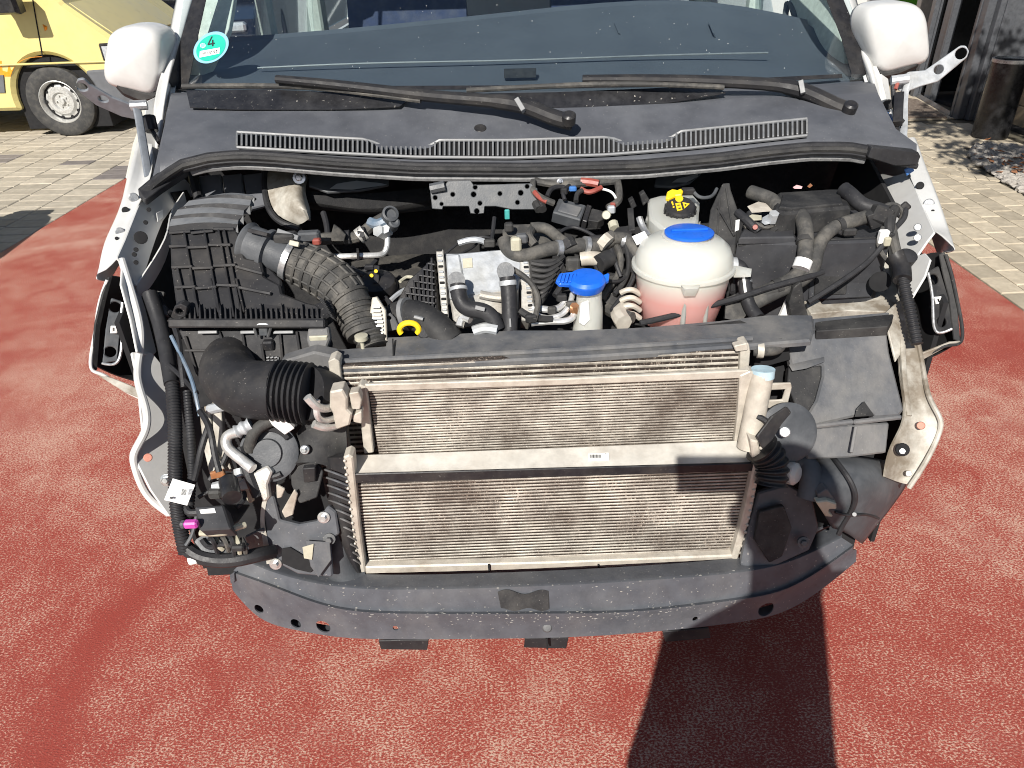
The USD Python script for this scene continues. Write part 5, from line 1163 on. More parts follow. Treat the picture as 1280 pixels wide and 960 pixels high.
part(van, 'hose_print', bar((594, 384, 1.292), (606, 387, 1.29), .008, .002, .0005), GREY_S)
part(van, 'hose_print', bar((637.5, 398, 1.300), (638, 409, 1.293), .004, .002, .0005), GREY_S)

# dipstick, guide strip and lower hose in front of the cooler
part(van, 'dipstick_handle', sweep(np.array([V((511.5 + 12 * math.cos(t), 412 - 8.5 * math.sin(t), 1.285)) for t in np.linspace(-.6, math.pi + .6, 30)]), .0058, 10), YELLOW)
part(van, 'turbo_hose', tube([(488, 402, 1.36), (506, 394, 1.345), (528, 398, 1.325), (548, 412, 1.305), (562, 428, 1.29)], .032, 18), BLACK_D)
part(van, 'turbo_hose_clip', tube([(507, 393, 1.34), (512, 392, 1.337)], .0345, 18), GREY_S)
part(van, 'hose_text', tube([(518, 396, 1.293), (529, 399, 1.288)], .004, 6), GREY_S)
part(van, 'level_flap', disc(530, 415, 1.285, .014, .003), RUBBER)
gs = part(van, 'guide_strip', slab([(465, 372), (471, 371), (482, 388), (484, 430), (463, 432), (461, 400)], [(468, 371, 1.31), (484, 431, 1.275), (462, 431, 1.275)], .012, r=.002, ch=.002), CREAM)
for k in range(10): part(gs, 'strip_rib', bar((465, 384 + 4.7 * k, 1.297 - .0022 * k), (475 + min(k, 4) * 1.0, 384 + 4.7 * k, 1.297 - .0022 * k), .004, .003, .0006), ALU_C)
part(van, 'lamp_bracket', slab([(476, 396), (488, 392), (494, 398), (500, 412), (478, 416)], 1.31, .004, holes=[(486, 398, .005)]), GUIDE)
for pts, r, mt_ in (([(665, 383, 1.36), (684, 387, 1.35), (700, 384, 1.36), (706, 376, 1.37)], .0075, PIPE), ([(664, 404, 1.33), (690, 402, 1.33), (708, 401, 1.33), (716, 396, 1.34), (718, 388, 1.35)], .007, PIPE), ([(574, 408, 1.31), (578, 398, 1.32), (588, 400, 1.31)], .008, PIPE), ([(600, 368, 1.37), (625, 372, 1.365), (645, 370, 1.36)], .009, ALU), ([(668, 388, 1.35), (676, 396, 1.335), (700, 394, 1.34), (712, 380, 1.36), (716, 366, 1.38)], .006, PIPE), ([(592, 414, 1.29), (606, 410, 1.29), (622, 412, 1.285)], .011, ALU_C)):
    part(van, 'metal_pipe', tube(pts, r, 9), mt_)
part(van, 'brass_union', lathe([(0, -.01), (.009, -.01), (.009, .01), (0, .01)], at(718, 386, Y=1.345), (0, -.3, 1), 6), mat('copper_union', (.55, .26, .12), .4, .7, amt=.2))

# ------------------------------------------------------------------ hoses and control unit in the middle
hd = part(van, 'throttle_body', hull([V(p) for p in ((628, 288, 1.54), (636, 281, 1.56), (668, 280, 1.57), (694, 296, 1.54), (690, 312, 1.50), (650, 318, 1.47), (630, 312, 1.48), (640, 330, 1.48), (690, 326, 1.50))]), RUBBER_D)
part(van, 'vacuum_hose', tube([(630, 300, 1.47), (636, 312, 1.45), (654, 320, 1.44), (680, 313, 1.45), (706, 309, 1.46), (728, 306, 1.47)], .0155, 12), RUBBER_D)
part(van, 'vacuum_hose', tube([(664, 285, 1.52), (680, 285, 1.52), (694, 294, 1.50), (708, 304, 1.48), (722, 308, 1.475)], .012, 12), RUBBER_D)
part(van, 'vacuum_hose', tube([(722, 307, 1.48), (740, 308, 1.48), (758, 302, 1.50), (768, 296, 1.51)], .0175, 12), RUBBER_D)
part(van, 'hose_stub', tube([(766, 298, 1.50), (784, 300, 1.50), (792, 312, 1.48), (796, 320, 1.47)], .014, 12), RUBBER_D)
part(van, 'thermostat_housing', hull([V(p) for p in ((762, 294, 1.54), (772, 284, 1.57), (786, 282, 1.57), (790, 292, 1.54), (784, 304, 1.51), (770, 306, 1.50))]), BLACK_D)
part(van, 'thermostat_port', tube([(768, 286, 1.57), (766, 279, 1.585)], .012, 10), CREAM_P)
part(van, 'hose_holder', tube([(708, 302, 1.47), (714, 312, 1.455)], .019, 10), BLACK_D)
part(van, 'hose_holder', tube([(752, 299, 1.485), (760, 306, 1.475)], .0195, 10), CREAM)
part(van, 'sensor', rbox(at(645, 305, Y=1.44), (.022, .02, .03), .004), CREAM_P)
part(van, 'sensor_plug', rbox(at(652, 298, Y=1.45), (.025, .02, .02), .004), STEEL_G)
part(van, 'sensor_plug', rbox(at(636, 284, Y=1.52), (.02, .02, .02), .004), BLACK_D)
part(van, 'vacuum_pipe', tube([(664, 288, 1.50), (661, 296, 1.47), (668, 306, 1.455)], .010, 10), RUBBER_D)
part(van, 'solenoid', tube([(726, 324, 1.46), (740, 323, 1.455), (756, 326, 1.44)], .016, 12), CREAM)
part(van, 'solenoid_cap', tube([(748, 330, 1.43), (762, 322, 1.45)], .019, 12), BLACK_D)
part(van, 'solenoid_plug', rbox(at(716, 330, Y=1.44), (.03, .02, .03), .004), RUBBER_D)
for pts, r, mt_ in (([(770, 306, 1.50), (776, 324, 1.46), (772, 344, 1.43), (760, 362, 1.41), (754, 374, 1.40)], .007, RUBBER_D), ([(782, 306, 1.49), (786, 326, 1.46), (782, 348, 1.43), (768, 368, 1.40)], .006, BLACK_D), ([(764, 312, 1.47), (770, 330, 1.44), (776, 346, 1.42)], .005, RUBBER), ([(700, 320, 1.47), (712, 336, 1.45), (706, 352, 1.42), (694, 370, 1.39)], .008, RUBBER), ([(786, 378, 1.42), (774, 392, 1.36), (780, 404, 1.32)], .018, CREAM), ([(760, 386, 1.40), (772, 392, 1.37), (790, 398, 1.34)], .014, RUBBER_D)):
    part(van, 'cable', tube(pts, r, 8), mt_)
part(van, 'engine_cover', hull([V(p) for p in ((758, 346, 1.44), (790, 340, 1.46), (800, 370, 1.42), (770, 394, 1.38), (752, 372, 1.41))]), BLACK_D)
for k in range(4): part(van, 'belt_rib', tube([(776, 366 + 10 * k, 1.395 - .012 * k), (788, 362 + 10 * k, 1.39 - .012 * k), (800, 368 + 10 * k, 1.395 - .012 * k)], .006, 8), CREAM)
up_ = [(690, 258, 1.66), (748, 275, 1.63), (700, 243, 1.70)]
cu = part(van, 'control_unit', slab([(691, 265), (699, 247), (733, 256), (726, 275)], up_, .03, r=.003, ch=.003), TANKP)
part(cu, 'unit_panel', slab([(697, 263), (702, 252), (728, 259), (722, 270)], up_, .004, lift=.004, r=.003), GUIDE)
part(cu, 'unit_plug', slab([(728, 275), (734, 255), (740, 257), (734, 277)], up_, .03, lift=.006, r=.002), BLACK_G)
part(cu, 'unit_plug', slab([(735, 275), (740, 260), (756, 264), (757, 272), (748, 277)], up_, .024, lift=.002, r=.003), BLACK_D)
part(cu, 'cable_tape', disc(758, 269, 1.62, .011, .006), CREAM_P)
part(cu, 'cable_tape', rbox(at(764, 262, Y=1.63), (.018, .015, .018), .003), ALU_C)
for pts, r, mt_ in (([(667, 226, 1.72), (666, 236, 1.70), (672, 244, 1.68), (682, 250, 1.66), (692, 254, 1.66)], .008, RUBBER_D), ([(668, 240, 1.685), (676, 248, 1.665), (684, 252, 1.655)], .006, REDW), ([(668, 226, 1.73), (690, 230, 1.72), (720, 230, 1.72), (750, 228, 1.73), (772, 226, 1.74)], .009, RUBBER_D), ([(726, 227, 1.725), (738, 228, 1.72), (748, 230, 1.715)], .010, REDW), ([(726, 236, 1.70), (736, 240, 1.69), (752, 234, 1.70)], .006, REDW), ([(684, 246, 1.68), (690, 236, 1.70), (704, 234, 1.71), (712, 240, 1.70)], .006, RUBBER), ([(772, 226, 1.74), (774, 240, 1.70), (772, 252, 1.67), (760, 260, 1.65)], .009, RUBBER_D), ([(752, 236, 1.70), (764, 240, 1.69), (770, 248, 1.67)], .003, PAPER), ([(706, 250, 1.66), (704, 240, 1.68), (712, 232, 1.71)], .005, RUBBER), ([(720, 252, 1.66), (722, 242, 1.68), (728, 238, 1.69)], .006, BLACK_D)):
    part(cu, 'wire', tube(pts, r, 8), mt_)
part(cu, 'connector', rbox(at(716, 236, Y=1.69), (.018, .014, .012), .003), BLUEW)
part(cu, 'connector', rbox(at(705, 239, Y=1.68), (.016, .014, .016), .003), BLACK_D)
part(cu, 'connector', rbox(at(766, 257, Y=1.65), (.012, .012, .014), .002), REDW)
bolt(cu, 700, 227, 1.715, .008)
for pts in ([(676, 254, 1.67), (678, 262, 1.65)], [(670, 254, 1.67), (674, 262, 1.65)]): part(cu, 'connector', tube(pts, .011, 8), BLACK_D)
part(van, 'teal_tag', rbox(at(634, 268, Y=1.66), (.012, .008, .024), .002), mat('teal_plastic', (.05, .30, .28), .4, amt=.1))

# ------------------------------------------------------------------ washer filler, coolant tank, brake reservoir
wn = part(van, 'washer_filler_neck', lathe([(0, -.14), (.034, -.14), (.030, -.05), (.026, -.02), (.026, 0), (0, 0)], at(737, 360, Y=1.36), (.02, 0, 1.0), 24), TANKW)
part(wn, 'neck_panel', slab([(726, 380), (736, 376), (738, 400), (730, 408), (724, 404)], 1.328, .004, r=.002), PAPER)
wcx = at(733, 349, Y=1.355)
capm = part(van, 'washer_cap', lathe([(0, -.018), (.036, -.018), (.040, -.006), (.040, 0), (.034, .006), (0, .010)], wcx, (0, -.12, 1), 30), BLUE)
part(capm, 'cap_tab', slab([(695, 350), (700, 341), (724, 338), (728, 356), (700, 355)], [(695, 350, 1.345), (724, 338, 1.38), (726, 356, 1.34)], .008, r=.003, ch=.002), BLUE)
for k in range(5): part(capm, 'tab_ridge', bar((699 + 4.5 * k, 353, 1.338), (702 + 4.5 * k, 342, 1.362), .003, .004, .0006), BLUE)
part(capm, 'cap_hinge', slab([(748, 346), (762, 340), (761, 350), (750, 356)], [(748, 346, 1.36), (762, 340, 1.37), (750, 356, 1.34)], .008, r=.003), BLUE)

tcx = at(854, 330, Y=1.41); TA = np.array([0, 0, 1.0])
tk = part(van, 'coolant_tank', lathe([(r_ * 1.09, h_ * (.74 if h_ > 0 else 1.25)) for r_, h_ in [(0, -.115), (.055, -.113), (.072, -.10), (.083, -.06), (.090, -.012), (.092, -.006), (.0985, -.004), (.0985, .004), (.093, .006), (.092, .025), (.084, .052), (.070, .070), (.052, .080), (.045, .083), (.045, .088), (0, .088)]], tcx, TA, 48), TANKC, smooth=40)
part(tk, 'tank_lug', hull([p * 1.09 + tcx for p in (X(.085, -.05, -.01), X(.115, -.055, -.008), X(.118, -.045, .004), X(.085, -.02, .004), X(.115, -.04, -.012))]), TANKW)
part(tk, 'tank_lug', hull([p * 1.09 + tcx for p in (X(-.03, -.088, .002), X(.012, -.093, .002), X(-.02, -.105, -.004), X(.004, -.106, -.004), X(-.018, -.098, -.022), X(.002, -.098, -.022))]), TANKW)
part(tk, 'tank_rib', rbox(tcx + X(-.012, -.087, -.07), (.010, .012, .06), .003), TANKW)
part(tk, 'tank_rib', rbox(tcx + X(.036, -.079, -.07), (.008, .012, .06), .003), TANKW)
tcap = part(van, 'coolant_cap', lathe([(0, 0), (.047, 0), (.050, .002), (.050, .006), (.046, .0085), (.020, .010), (0, .010)], tcx + X(.006, 0, .0645), (0, .02, 1.0), 40), BLUE)
part(tcap, 'cap_bar', rbox(tcx + X(.006, 0, .0755), (.075, .010, .004), .0015), BLUE)
part(van, 'tank_stub', tube([(912, 334, 1.40), (922, 332, 1.40), (930, 344, 1.385), (932, 364, 1.36), (938, 384, 1.335), (948, 398, 1.31)], .014, 12), RUBBER)
part(van, 'tank_stub_clip', tube([(914, 331, 1.395), (920, 331, 1.395)], .016, 12), ALU_C)
part(van, 'hose_text', tube([(929.5, 346, 1.368), (932, 366, 1.346)], .003, 6), PAPER)
part(van, 'paper_tab', slab([(790, 296), (806, 289), (812, 300), (796, 307)], 1.46, .002), PAPER)

bz = at(842, 255, Y=1.62)[2]
bq = part(van, 'brake_fluid_reservoir', prism([(810, 248), (824, 244), (868, 243), (875, 251), (873, 278), (866, 284), (828, 286), (812, 272)], at(842, 262, Y=1.60)[2], .12, .006), TANKW)
part(bq, 'reservoir_seam', prism([(808, 270), (830, 284), (866, 282), (876, 276), (875, 280), (866, 287), (829, 289), (807, 274)], at(842, 285, Y=1.565)[2], .008, .002), TANKW)
bc = at(849, 268, Y=1.575)
part(bq, 'reservoir_neck', lathe([(0, -.06), (.032, -.06), (.032, -.01), (0, -.01)], bc, (0, -.30, 1), 26), TANKW)
fc = part(van, 'brake_cap', lathe([(0, -.005), (.033, -.005), (.033, .022), (.030, .026), (0, .027)], bc, (0, -.42, 1), 26), BLACK_G)
aa = np.array([0, -.42, 1.0]); aa /= np.linalg.norm(aa)
for k in range(16):
    t = 2 * math.pi * k / 16; e_ = X(1, 0, 0); f_ = np.cross(aa, e_); part(fc, 'cap_grip', rbox(bc + .033 * (math.cos(t) * e_ + math.sin(t) * f_) + aa * .010, (.006, .006, .024), .002, [e_, f_, aa]), BLACK_G)
oB, nB = bc + aa * .0275, aa
def capmark(uv, holes=()):
    ex_ = X(1, 0, 0); ey_ = np.cross(nB, ex_); q = lambda u, v: ((hit(u, v, oB, nB) - oB) @ ex_, (hit(u, v, oB, nB) - oB) @ ey_)
    pg = Polygon([q(*p) for p in uv])
    for h in holes: pg = pg.difference(Polygon([q(*p) for p in h]))
    return extrude(pg, oB + nB * .0012, ex_, ey_, nB, .0012, .0003)
ring = lambda cx_, cy_, r_, s_=.8: [(cx_ + r_ * math.cos(t), cy_ + r_ * s_ * math.sin(t)) for t in np.linspace(0, 6.283, 20, endpoint=False)]
part(fc, 'cap_symbol', capmark(ring(849, 248.5, 5)), YELLOW, smooth=False)
part(fc, 'cap_symbol', capmark([(844, 254.5), (850.5, 253.5), (853, 262.5), (846.5, 264)], [[(846.3, 256.3), (849.6, 255.8), (850, 257.3), (846.7, 257.8)], [(847.6, 260), (851, 259.4), (851.4, 261.2), (848, 261.8)]]), YELLOW, smooth=False)
part(fc, 'cap_symbol', capmark([(853, 253), (862, 255), (855.5, 261)], [[(855.3, 254.9), (858.9, 255.7), (856.3, 258.3)]]), YELLOW, smooth=False)
part(fc, 'cap_symbol', capmark([(838.8, 252.5), (841, 252), (842, 256.5), (840.6, 257)]), YELLOW, smooth=False)
part(fc, 'cap_symbol', capmark(ring(842, 259, 1.2)), YELLOW, smooth=False)
part(fc, 'cap_flap', slab([(832, 247), (834, 239), (840, 236), (847, 237), (851, 235), (854, 238), (852, 243), (844, 244), (836, 248)], [(832, 247, 1.585), (854, 238, 1.60), (846, 236, 1.61)], .008, r=.002, ch=.002), YELLOW)
part(van, 'level_sensor', rbox(at(860, 239, Y=1.62), (.03, .02, .014), .003), BLACK_G)
part(van, 'sensor_wire', tube([(866, 238, 1.62), (874, 246, 1.60), (884, 247, 1.60), (892, 243, 1.62), (896, 236, 1.64)], .004, 8), STEEL_G)
part(van, 'reservoir_bracket', tube([(799, 272, 1.58), (804, 285, 1.56), (812, 296, 1.53)], .008, 8), ZINC)
for pts in ([(800, 244, 1.68), (806, 240, 1.69), (812, 250, 1.66), (804, 258, 1.65)], [(786, 252, 1.67), (792, 248, 1.68), (796, 258, 1.66), (790, 262, 1.65)]):
    part(van, 'loom_connector', slab([p[:2] for p in pts], 1.66, .02, r=.002), BLACK_D)
part(van, 'black_lever', bar((788, 262, 1.62), (790, 290, 1.55), .014, .012), BLACK_D)
bs = part(van, 'battery_shield', slab([(903, 229), (912, 228), (913, 236), (922, 262), (921, 290), (917, 334), (904, 322), (884, 292), (888, 262), (898, 240)], [(905, 230, 1.60), (886, 285, 1.52), (918, 330, 1.43)], .008, r=.003, ch=.002), BLACK_D)
bo, bn_ = plane_of([(905, 230, 1.60), (886, 285, 1.52), (918, 330, 1.43)])
for a, b in (((908, 236), (916, 290)), ((897, 260), (918, 296)), ((890, 288), (916, 320)), ((900, 246), (896, 300))): part(bs, 'shield_rib', bar(hit(*a, bo, bn_) + bn_ * .003, hit(*b, bo, bn_) + bn_ * .003, .004, .007, .0008), BLACK_D)

# ------------------------------------------------------------------ battery, fuse box and cables
BZ = at(1000, 290, Y=1.50)[2]
bt = part(van, 'battery', prism([(922, 302), (934, 262), (1094, 262), (1116, 290), (1112, 300), (990, 304)], BZ, .19, .005), BATT)
part(bt, 'battery_front', slab([(922, 304), (992, 303), (996, 372), (940, 388), (932, 372)], [(922, 304, 1.468), (992, 303, 1.468), (960, 380, 1.44)], .02, r=.004, ch=.003), BATT)
part(bt, 'battery_front', slab([(1008, 304), (1104, 300), (1106, 330), (1090, 372), (1012, 376)], [(1008, 304, 1.455), (1104, 300, 1.455), (1050, 376, 1.425)], .02, r=.004, ch=.003), BATT)
part(bt, 'battery_lid', prism([(924, 297), (936, 272), (990, 270), (994, 296)], BZ + .012, .014, .003), BATT)
part(bt, 'battery_seam', bar((922, 304, 1.462), (994, 303, 1.462), .012, .012), BLACK_D)
part(bt, 'battery_seam', bar((1006, 303, 1.45), (1106, 299, 1.45), .012, .012), BLACK_D)
part(bt, 'battery_panel', slab([(1020, 312), (1076, 309), (1074, 318), (1062, 330), (1058, 368), (1018, 370)], [(1008, 304, 1.455), (1104, 300, 1.455), (1050, 376, 1.425)], .004, lift=.003, r=.003), BLACK_D)
part(van, 'battery_terminal', hull([V(p) for p in ((934, 258, 1.56), (948, 252, 1.58), (966, 256, 1.57), (966, 264, 1.54), (940, 266, 1.54))]), CREAM)
part(van, 'terminal_clamp', hull([V(p) for p in ((932, 272, 1.51), (940, 268, 1.52), (952, 269, 1.52), (952, 275, 1.50), (936, 276, 1.50))]), CREAM_P)
part(van, 'terminal_clamp', hull([V(p) for p in ((953, 272, 1.51), (960, 268, 1.52), (972, 271, 1.51), (970, 278, 1.49), (956, 281, 1.48), (952, 278, 1.49))]), ALU_C)
part(van, 'terminal_nut', lathe([(0, -.01), (.011, -.01), (.011, .012), (0, .012)], at(966, 272, Y=1.49), (0, -.4, 1), 6), ALU_C)
part(van, 'terminal_cable', tube([(922, 266, 1.53), (934, 276, 1.50), (948, 290, 1.475)], .010, 10), RUBBER)
part(van, 'red_dot', disc(944, 284, 1.47, .006, .003), REDW)
part(van, 'white_tab', slab([(920, 276), (925, 275), (924, 288), (919, 290)], 1.49, .004), PAPER)
FZ = at(1015, 245, Y=1.58)[2]
fb = part(van, 'fuse_box', prism([(966, 262), (972, 240), (1036, 236), (1058, 236), (1064, 258), (980, 266)], FZ, .05, .006), BLACK_D)
part(fb, 'fuse_box_side', slab([(978, 266), (1062, 260), (1064, 276), (982, 282), (974, 274)], [(978, 266, 1.545), (1062, 260, 1.545), (1020, 282, 1.52)], .02, r=.003, ch=.003), BATT)
part(fb, 'fuse_box_lid', prism([(974, 258), (978, 243), (1030, 240), (1050, 240), (1054, 254), (990, 260)], FZ + .006, .006, .003), BLACK_D)
part(van, 'pink_cable_tag', hull([V(p) for p in ((991, 234, 1.62), (996, 231, 1.63), (1003, 233, 1.62), (1002, 236, 1.61), (993, 236, 1.61))]), PINK)
part(van, 'pink_cable_tag', hull([V(p) for p in ((1009, 233, 1.63), (1013, 229, 1.64), (1016, 232, 1.63), (1012, 235, 1.62))]), DRYLEAF)
part(van, 'thick_cable', tube([(938, 240, 1.62), (950, 244, 1.60), (964, 250, 1.58), (976, 262, 1.54), (990, 272, 1.52)], .016, 12), RUBBER_D)
cb = part(van, 'battery_cable', tube([(1000, 268, 1.50), (1006, 282, 1.46), (1007, 310, 1.42), (1004, 332, 1.39), (994, 346, 1.375), (974, 358, 1.365), (950, 368, 1.36), (930, 376, 1.355)], .0165, 14), RUBBER_D)
part(cb, 'cable_tape', tube([(1005, 325, 1.375), (1001, 336, 1.365)], .0178, 14), PAPER)
part(van, 'battery_cable', tube([(1088, 270, 1.49), (1066, 276, 1.475), (1044, 284, 1.46), (1028, 298, 1.44), (1020, 318, 1.41), (1014, 338, 1.38), (998, 352, 1.37), (968, 366, 1.36), (938, 382, 1.345)], .0150, 14), RUBBER_D)
part(van, 'wiring_loom', tube([(1054, 236, 1.57), (1066, 246, 1.54), (1078, 256, 1.515), (1096, 262, 1.50), (1108, 266, 1.49)], .016, 12), RUBBER)
part(van, 'terminal_sleeve', bar((1090, 264, 1.475), (1112, 272, 1.47), .034, .03, .004), BLACK_D)
part(van, 'terminal_sleeve', slab([(1084, 270), (1104, 264), (1106, 282), (1090, 288)], 1.46, .03, r=.004), BLACK_D)
for pts, r, mt_ in (([(1108, 268, 1.47), (1114, 284, 1.45), (1118, 304, 1.42), (1122, 320, 1.40)], .010, RUBBER_D), ([(1132, 256, 1.50), (1130, 272, 1.47), (1120, 284, 1.45), (1108, 300, 1.43), (1090, 322, 1.41), (1060, 346, 1.38), (1010, 378, 1.35)], .006, RUBBER), ([(1100, 262, 1.49), (1116, 256, 1.50), (1128, 264, 1.49), (1124, 280, 1.46)], .006, RUBBER_D), ([(800, 404, 1.315), (840, 395, 1.325), (880, 384, 1.335), (930, 370, 1.34), (960, 360, 1.345), (1010, 346, 1.36), (1028, 340, 1.38)], .0065, RUBBER), ([(1118, 262, 1.49), (1112, 275, 1.46), (1112, 292, 1.44)], .012, BLACK_D), ([(914, 378, 1.36), (926, 368, 1.37), (940, 362, 1.38)], .007, RUBBER)):
    part(van, 'cable', tube(pts, r, 10), mt_)
part(van, 'cable_clip', bar((1128, 254, 1.50), (1136, 262, 1.49), .016, .016, .003), BLACK_G)
part(van, 'cable_clip', rbox(at(1104, 296, Y=1.43), (.02, .015, .03), .003), PAPER)
part(van, 'cable_clip', rbox(at(1109, 302, Y=1.42), (.014, .012, .02), .003), CREAM_P)
part(van, 'loom_boot', tube([(1118, 318, 1.39), (1126, 332, 1.37), (1128, 350, 1.34)], .018, 12), BLACK_G)
part(van, 'corrugated_loom', bellows([(1126, 336, 1.36), (1132, 364, 1.325), (1139, 396, 1.29), (1146, 430, 1.25)], .012, .008, .18, 12), RUBBER)
part(van, 'rubber_buffer', lathe([(0, -.02), (.017, -.02), (.019, .012), (0, .016)], at(1132, 324, Y=1.38), (0, -.5, 1), 18), RUBBER)
part(van, 'battery_tray', slab([(1004, 376), (1024, 374), (1028, 380), (1064, 378), (1108, 374), (1128, 378), (1120, 390), (1060, 388), (1014, 392)], [(1004, 378, 1.40), (1128, 378, 1.40), (1060, 392, 1.36)], .02, r=.002), WHITE_D)
part(van, 'battery_tray', slab([(974, 398), (984, 376), (1000, 384), (1008, 396), (990, 402)], 1.37, .01), PAPER)
part(van, 'tray_bracket', slab([(992, 360), (1002, 352), (1006, 380), (1012, 400), (990, 402), (986, 380)], 1.34, .02, r=.003), BLACK_D)
part(van, 'harness_lump', hull([V(p) for p in ((908, 372, 1.36), (924, 366, 1.37), (936, 390, 1.34), (926, 402, 1.32), (906, 398, 1.33))]), RUBBER_D)

# ------------------------------------------------------------------ upper cross member, radiator pack, bumper beam
def sq(pts, pl, *a, **k): return slab(pts, pl, *a, **k)
xm = [(422, 440, 1.215), (940, 412, 1.215), (700, 412, 1.29)]
xo, xn = plane_of(xm)
cm = part(van, 'front_cross_member', slab([(421, 436), (482, 432), (483, 421), (560, 417), (640, 412), (720, 412), (810, 408), (900, 400), (960, 393), (1016, 393), (1018, 410), (1014, 425), (936, 431), (860, 437), (720, 446), (560, 453), (422, 460)], [(422, 458, 1.185), (940, 431, 1.185), (700, 410, 1.29)], .012, r=.003, ch=.004), GUIDE)
part(cm, 'member_ridge', tube([(424, 452, 1.195), (560, 445, 1.197), (720, 437, 1.197), (940, 423, 1.20)], .006, 8), GUIDE)
part(cm, 'member_seam', bar((491, 424, 1.265), (492, 450, 1.20), .003, .004, .0005), VOID)
part(cm, 'member_wear', slab([(820, 414), (860, 408), (925, 400), (940, 406), (900, 414), (840, 420)], [(422, 458, 1.20), (940, 431, 1.20), (700, 410, 1.29)], .002, lift=.002, r=.004), FELT)
part(van, 'member_bracket', slab([(340, 472), (352, 452), (392, 440), (420, 446), (424, 470), (410, 492), (384, 486)], 1.19, .03, r=.006, ch=.004), GUIDE)
part(van, 'member_bracket', slab([(1018, 402), (1118, 392), (1110, 408), (1020, 414)], [(1018, 402, 1.30), (1118, 392, 1.30), (1060, 414, 1.25)], .02, r=.003), BLACK_D)


def core(name, uvl, uvr, Y, vt, vb, n, parent, uc=690, fr=.5):
    """A cooler core: woven fins with painted gap shade between n flat tubes, each tube a bar standing proud."""
    xl, xr = at(*uvl, Y=Y)[0], at(*uvr, Y=Y)[0]; zt, zb = at(uc, vt, Y=Y)[2], at(uc, vb, Y=Y)[2]
    c = part(parent, name, rbox(((xl + xr) / 2, Y + .012, (zt + zb) / 2), (xr - xl, .02, zt - zb), .001), CORE)
    p = (zt - zb) / n
    for k in range(n):
        z = zb + (k + .5) * p
        part(c, 'cooling_tube', rbox(((xl + xr) / 2, Y + .0035, z), (xr - xl - .002, .006, p * fr), p * .12), FIN)
    return xl, xr, zt, zb


rd = part(van, 'radiator', rbox((at(675, 450, Y=1.21)[0], 1.235, .78), (.70, .02, .26), .002), VOID)
xl, xr, zt, zb = core('radiator_core', (418, 455), (930, 440), 1.178, 447, 580, 22, rd)
part(rd, 'radiator_end_rail', slab([(410, 452), (418, 448), (424, 452), (430, 500), (438, 566), (430, 570), (420, 520)], 1.168, .03, r=.003), CREAM)
part(rd, 'radiator_end_rail', slab([(926, 432), (936, 429), (938, 440), (936, 462), (928, 474), (924, 470)], 1.168, .03, r=.003), CREAM)
part(rd, 'end_rail_cap', slab([(917, 433), (934, 429), (936, 438), (920, 440)], 1.162, .015, r=.003), CREAM)
cd = part(van, 'condenser', rbox((at(690, 480, Y=1.15)[0], 1.163, .79), (.60, .012, .20), .002), VOID)
xl, xr, zt, zb = core('condenser_core', (460, 490), (928, 476), 1.14, 480, 566, 26, cd, fr=.55)
part(cd, 'condenser_top_rail', slab([(456, 481), (700, 474), (936, 463), (934, 473), (700, 482), (456, 490)], 1.132, .007, r=.001, ch=.002), CREAM)
lr = part(cd, 'condenser_side_rail', slab([(446, 486), (450, 481), (457, 484), (460, 500), (467, 566), (455, 568), (450, 520)], 1.13, .022, r=.002, ch=.002), CREAM)
part(cd, 'condenser_side_rail', slab([(925, 470), (938, 464), (944, 466), (939, 510), (930, 560), (917, 562), (922, 520)], 1.13, .022, r=.002, ch=.002), CREAM)
part(cd, 'pipe_block', slab([(412, 490), (428, 487), (434, 498), (434, 512), (440, 518), (437, 532), (420, 538), (416, 518), (412, 510)], 1.08, .03, r=.003, ch=.003), CREAM)
part(cd, 'pipe_block', slab([(436, 492), (448, 490), (452, 500), (450, 512), (440, 512)], 1.09, .02, r=.003), CREAM)
part(cd, 'pipe_block', slab([(440, 520), (452, 514), (452, 530), (442, 528)], 1.09, .02, r=.002), CREAM)
dr_ = part(van, 'receiver_dryer', sweep(spline([at(953, 467, Y=1.135), at(935, 560, Y=1.10)], 3), .021, 24), CREAM)
part(dr_, 'dryer_cap', sweep(spline([at(954, 461, Y=1.137), at(953, 471, Y=1.134)], 3), .0215, 24), mat('pale_blue_cap', (.40, .55, .62), .4, amt=.2))
part(van, 'condenser_bracket', slab([(964, 480), (989, 479), (990, 485), (985, 505), (960, 511), (957, 502)], 1.15, .004, r=.002, holes=[[(964, 488), (982, 487), (978, 500), (962, 501)]]), CREAM)

ic = part(van, 'intercooler', rbox((at(690, 640, Y=1.10)[0], 1.125, .61), (.66, .02, .24), .002), VOID)
xl, xr, zt, zb = core('intercooler_core', (442, 604), (944, 586), 1.085, 596, 708, 30, ic, fr=.5)
# sloping cream top, dark rubber strip under it, end rails, bottom rail
ict = part(ic, 'intercooler_top', slab([(440, 568), (690, 559), (936, 549), (948, 553), (944, 580), (690, 588), (440, 595)], [(440, 594, 1.078), (944, 579, 1.078), (690, 561, 1.125)], .02, r=.002, ch=.003), TANK_A)
part(ict, 'top_label', slab([(735, 567), (761, 565.5), (761.5, 575), (735.5, 576)], [(440, 594, 1.078), (944, 579, 1.078), (690, 561, 1.125)], .0012, lift=.0022), PAPER)
bo_, bnn = plane_of([(440, 594, 1.078), (944, 579, 1.078), (690, 561, 1.125)])
for k in range(11): part(ict, 'label_bar', bar(hit(737.5 + k * 1.35, 569.3, bo_, bnn) + bnn * .0028, hit(737.6 + k * 1.35, 573.4, bo_, bnn) + bnn * .0028, .0010 if k % 3 else .0017, .0006, .0001), INK)
for a_, b_ in (((756, 568.2), (758, 568.1)), ((755.5, 571.2), (759, 571))): part(ict, 'label_print', bar(hit(*a_, bo_, bnn) + bnn * .0028, hit(*b_, bo_, bnn) + bnn * .0028, .001, .0006, .0001), INK)
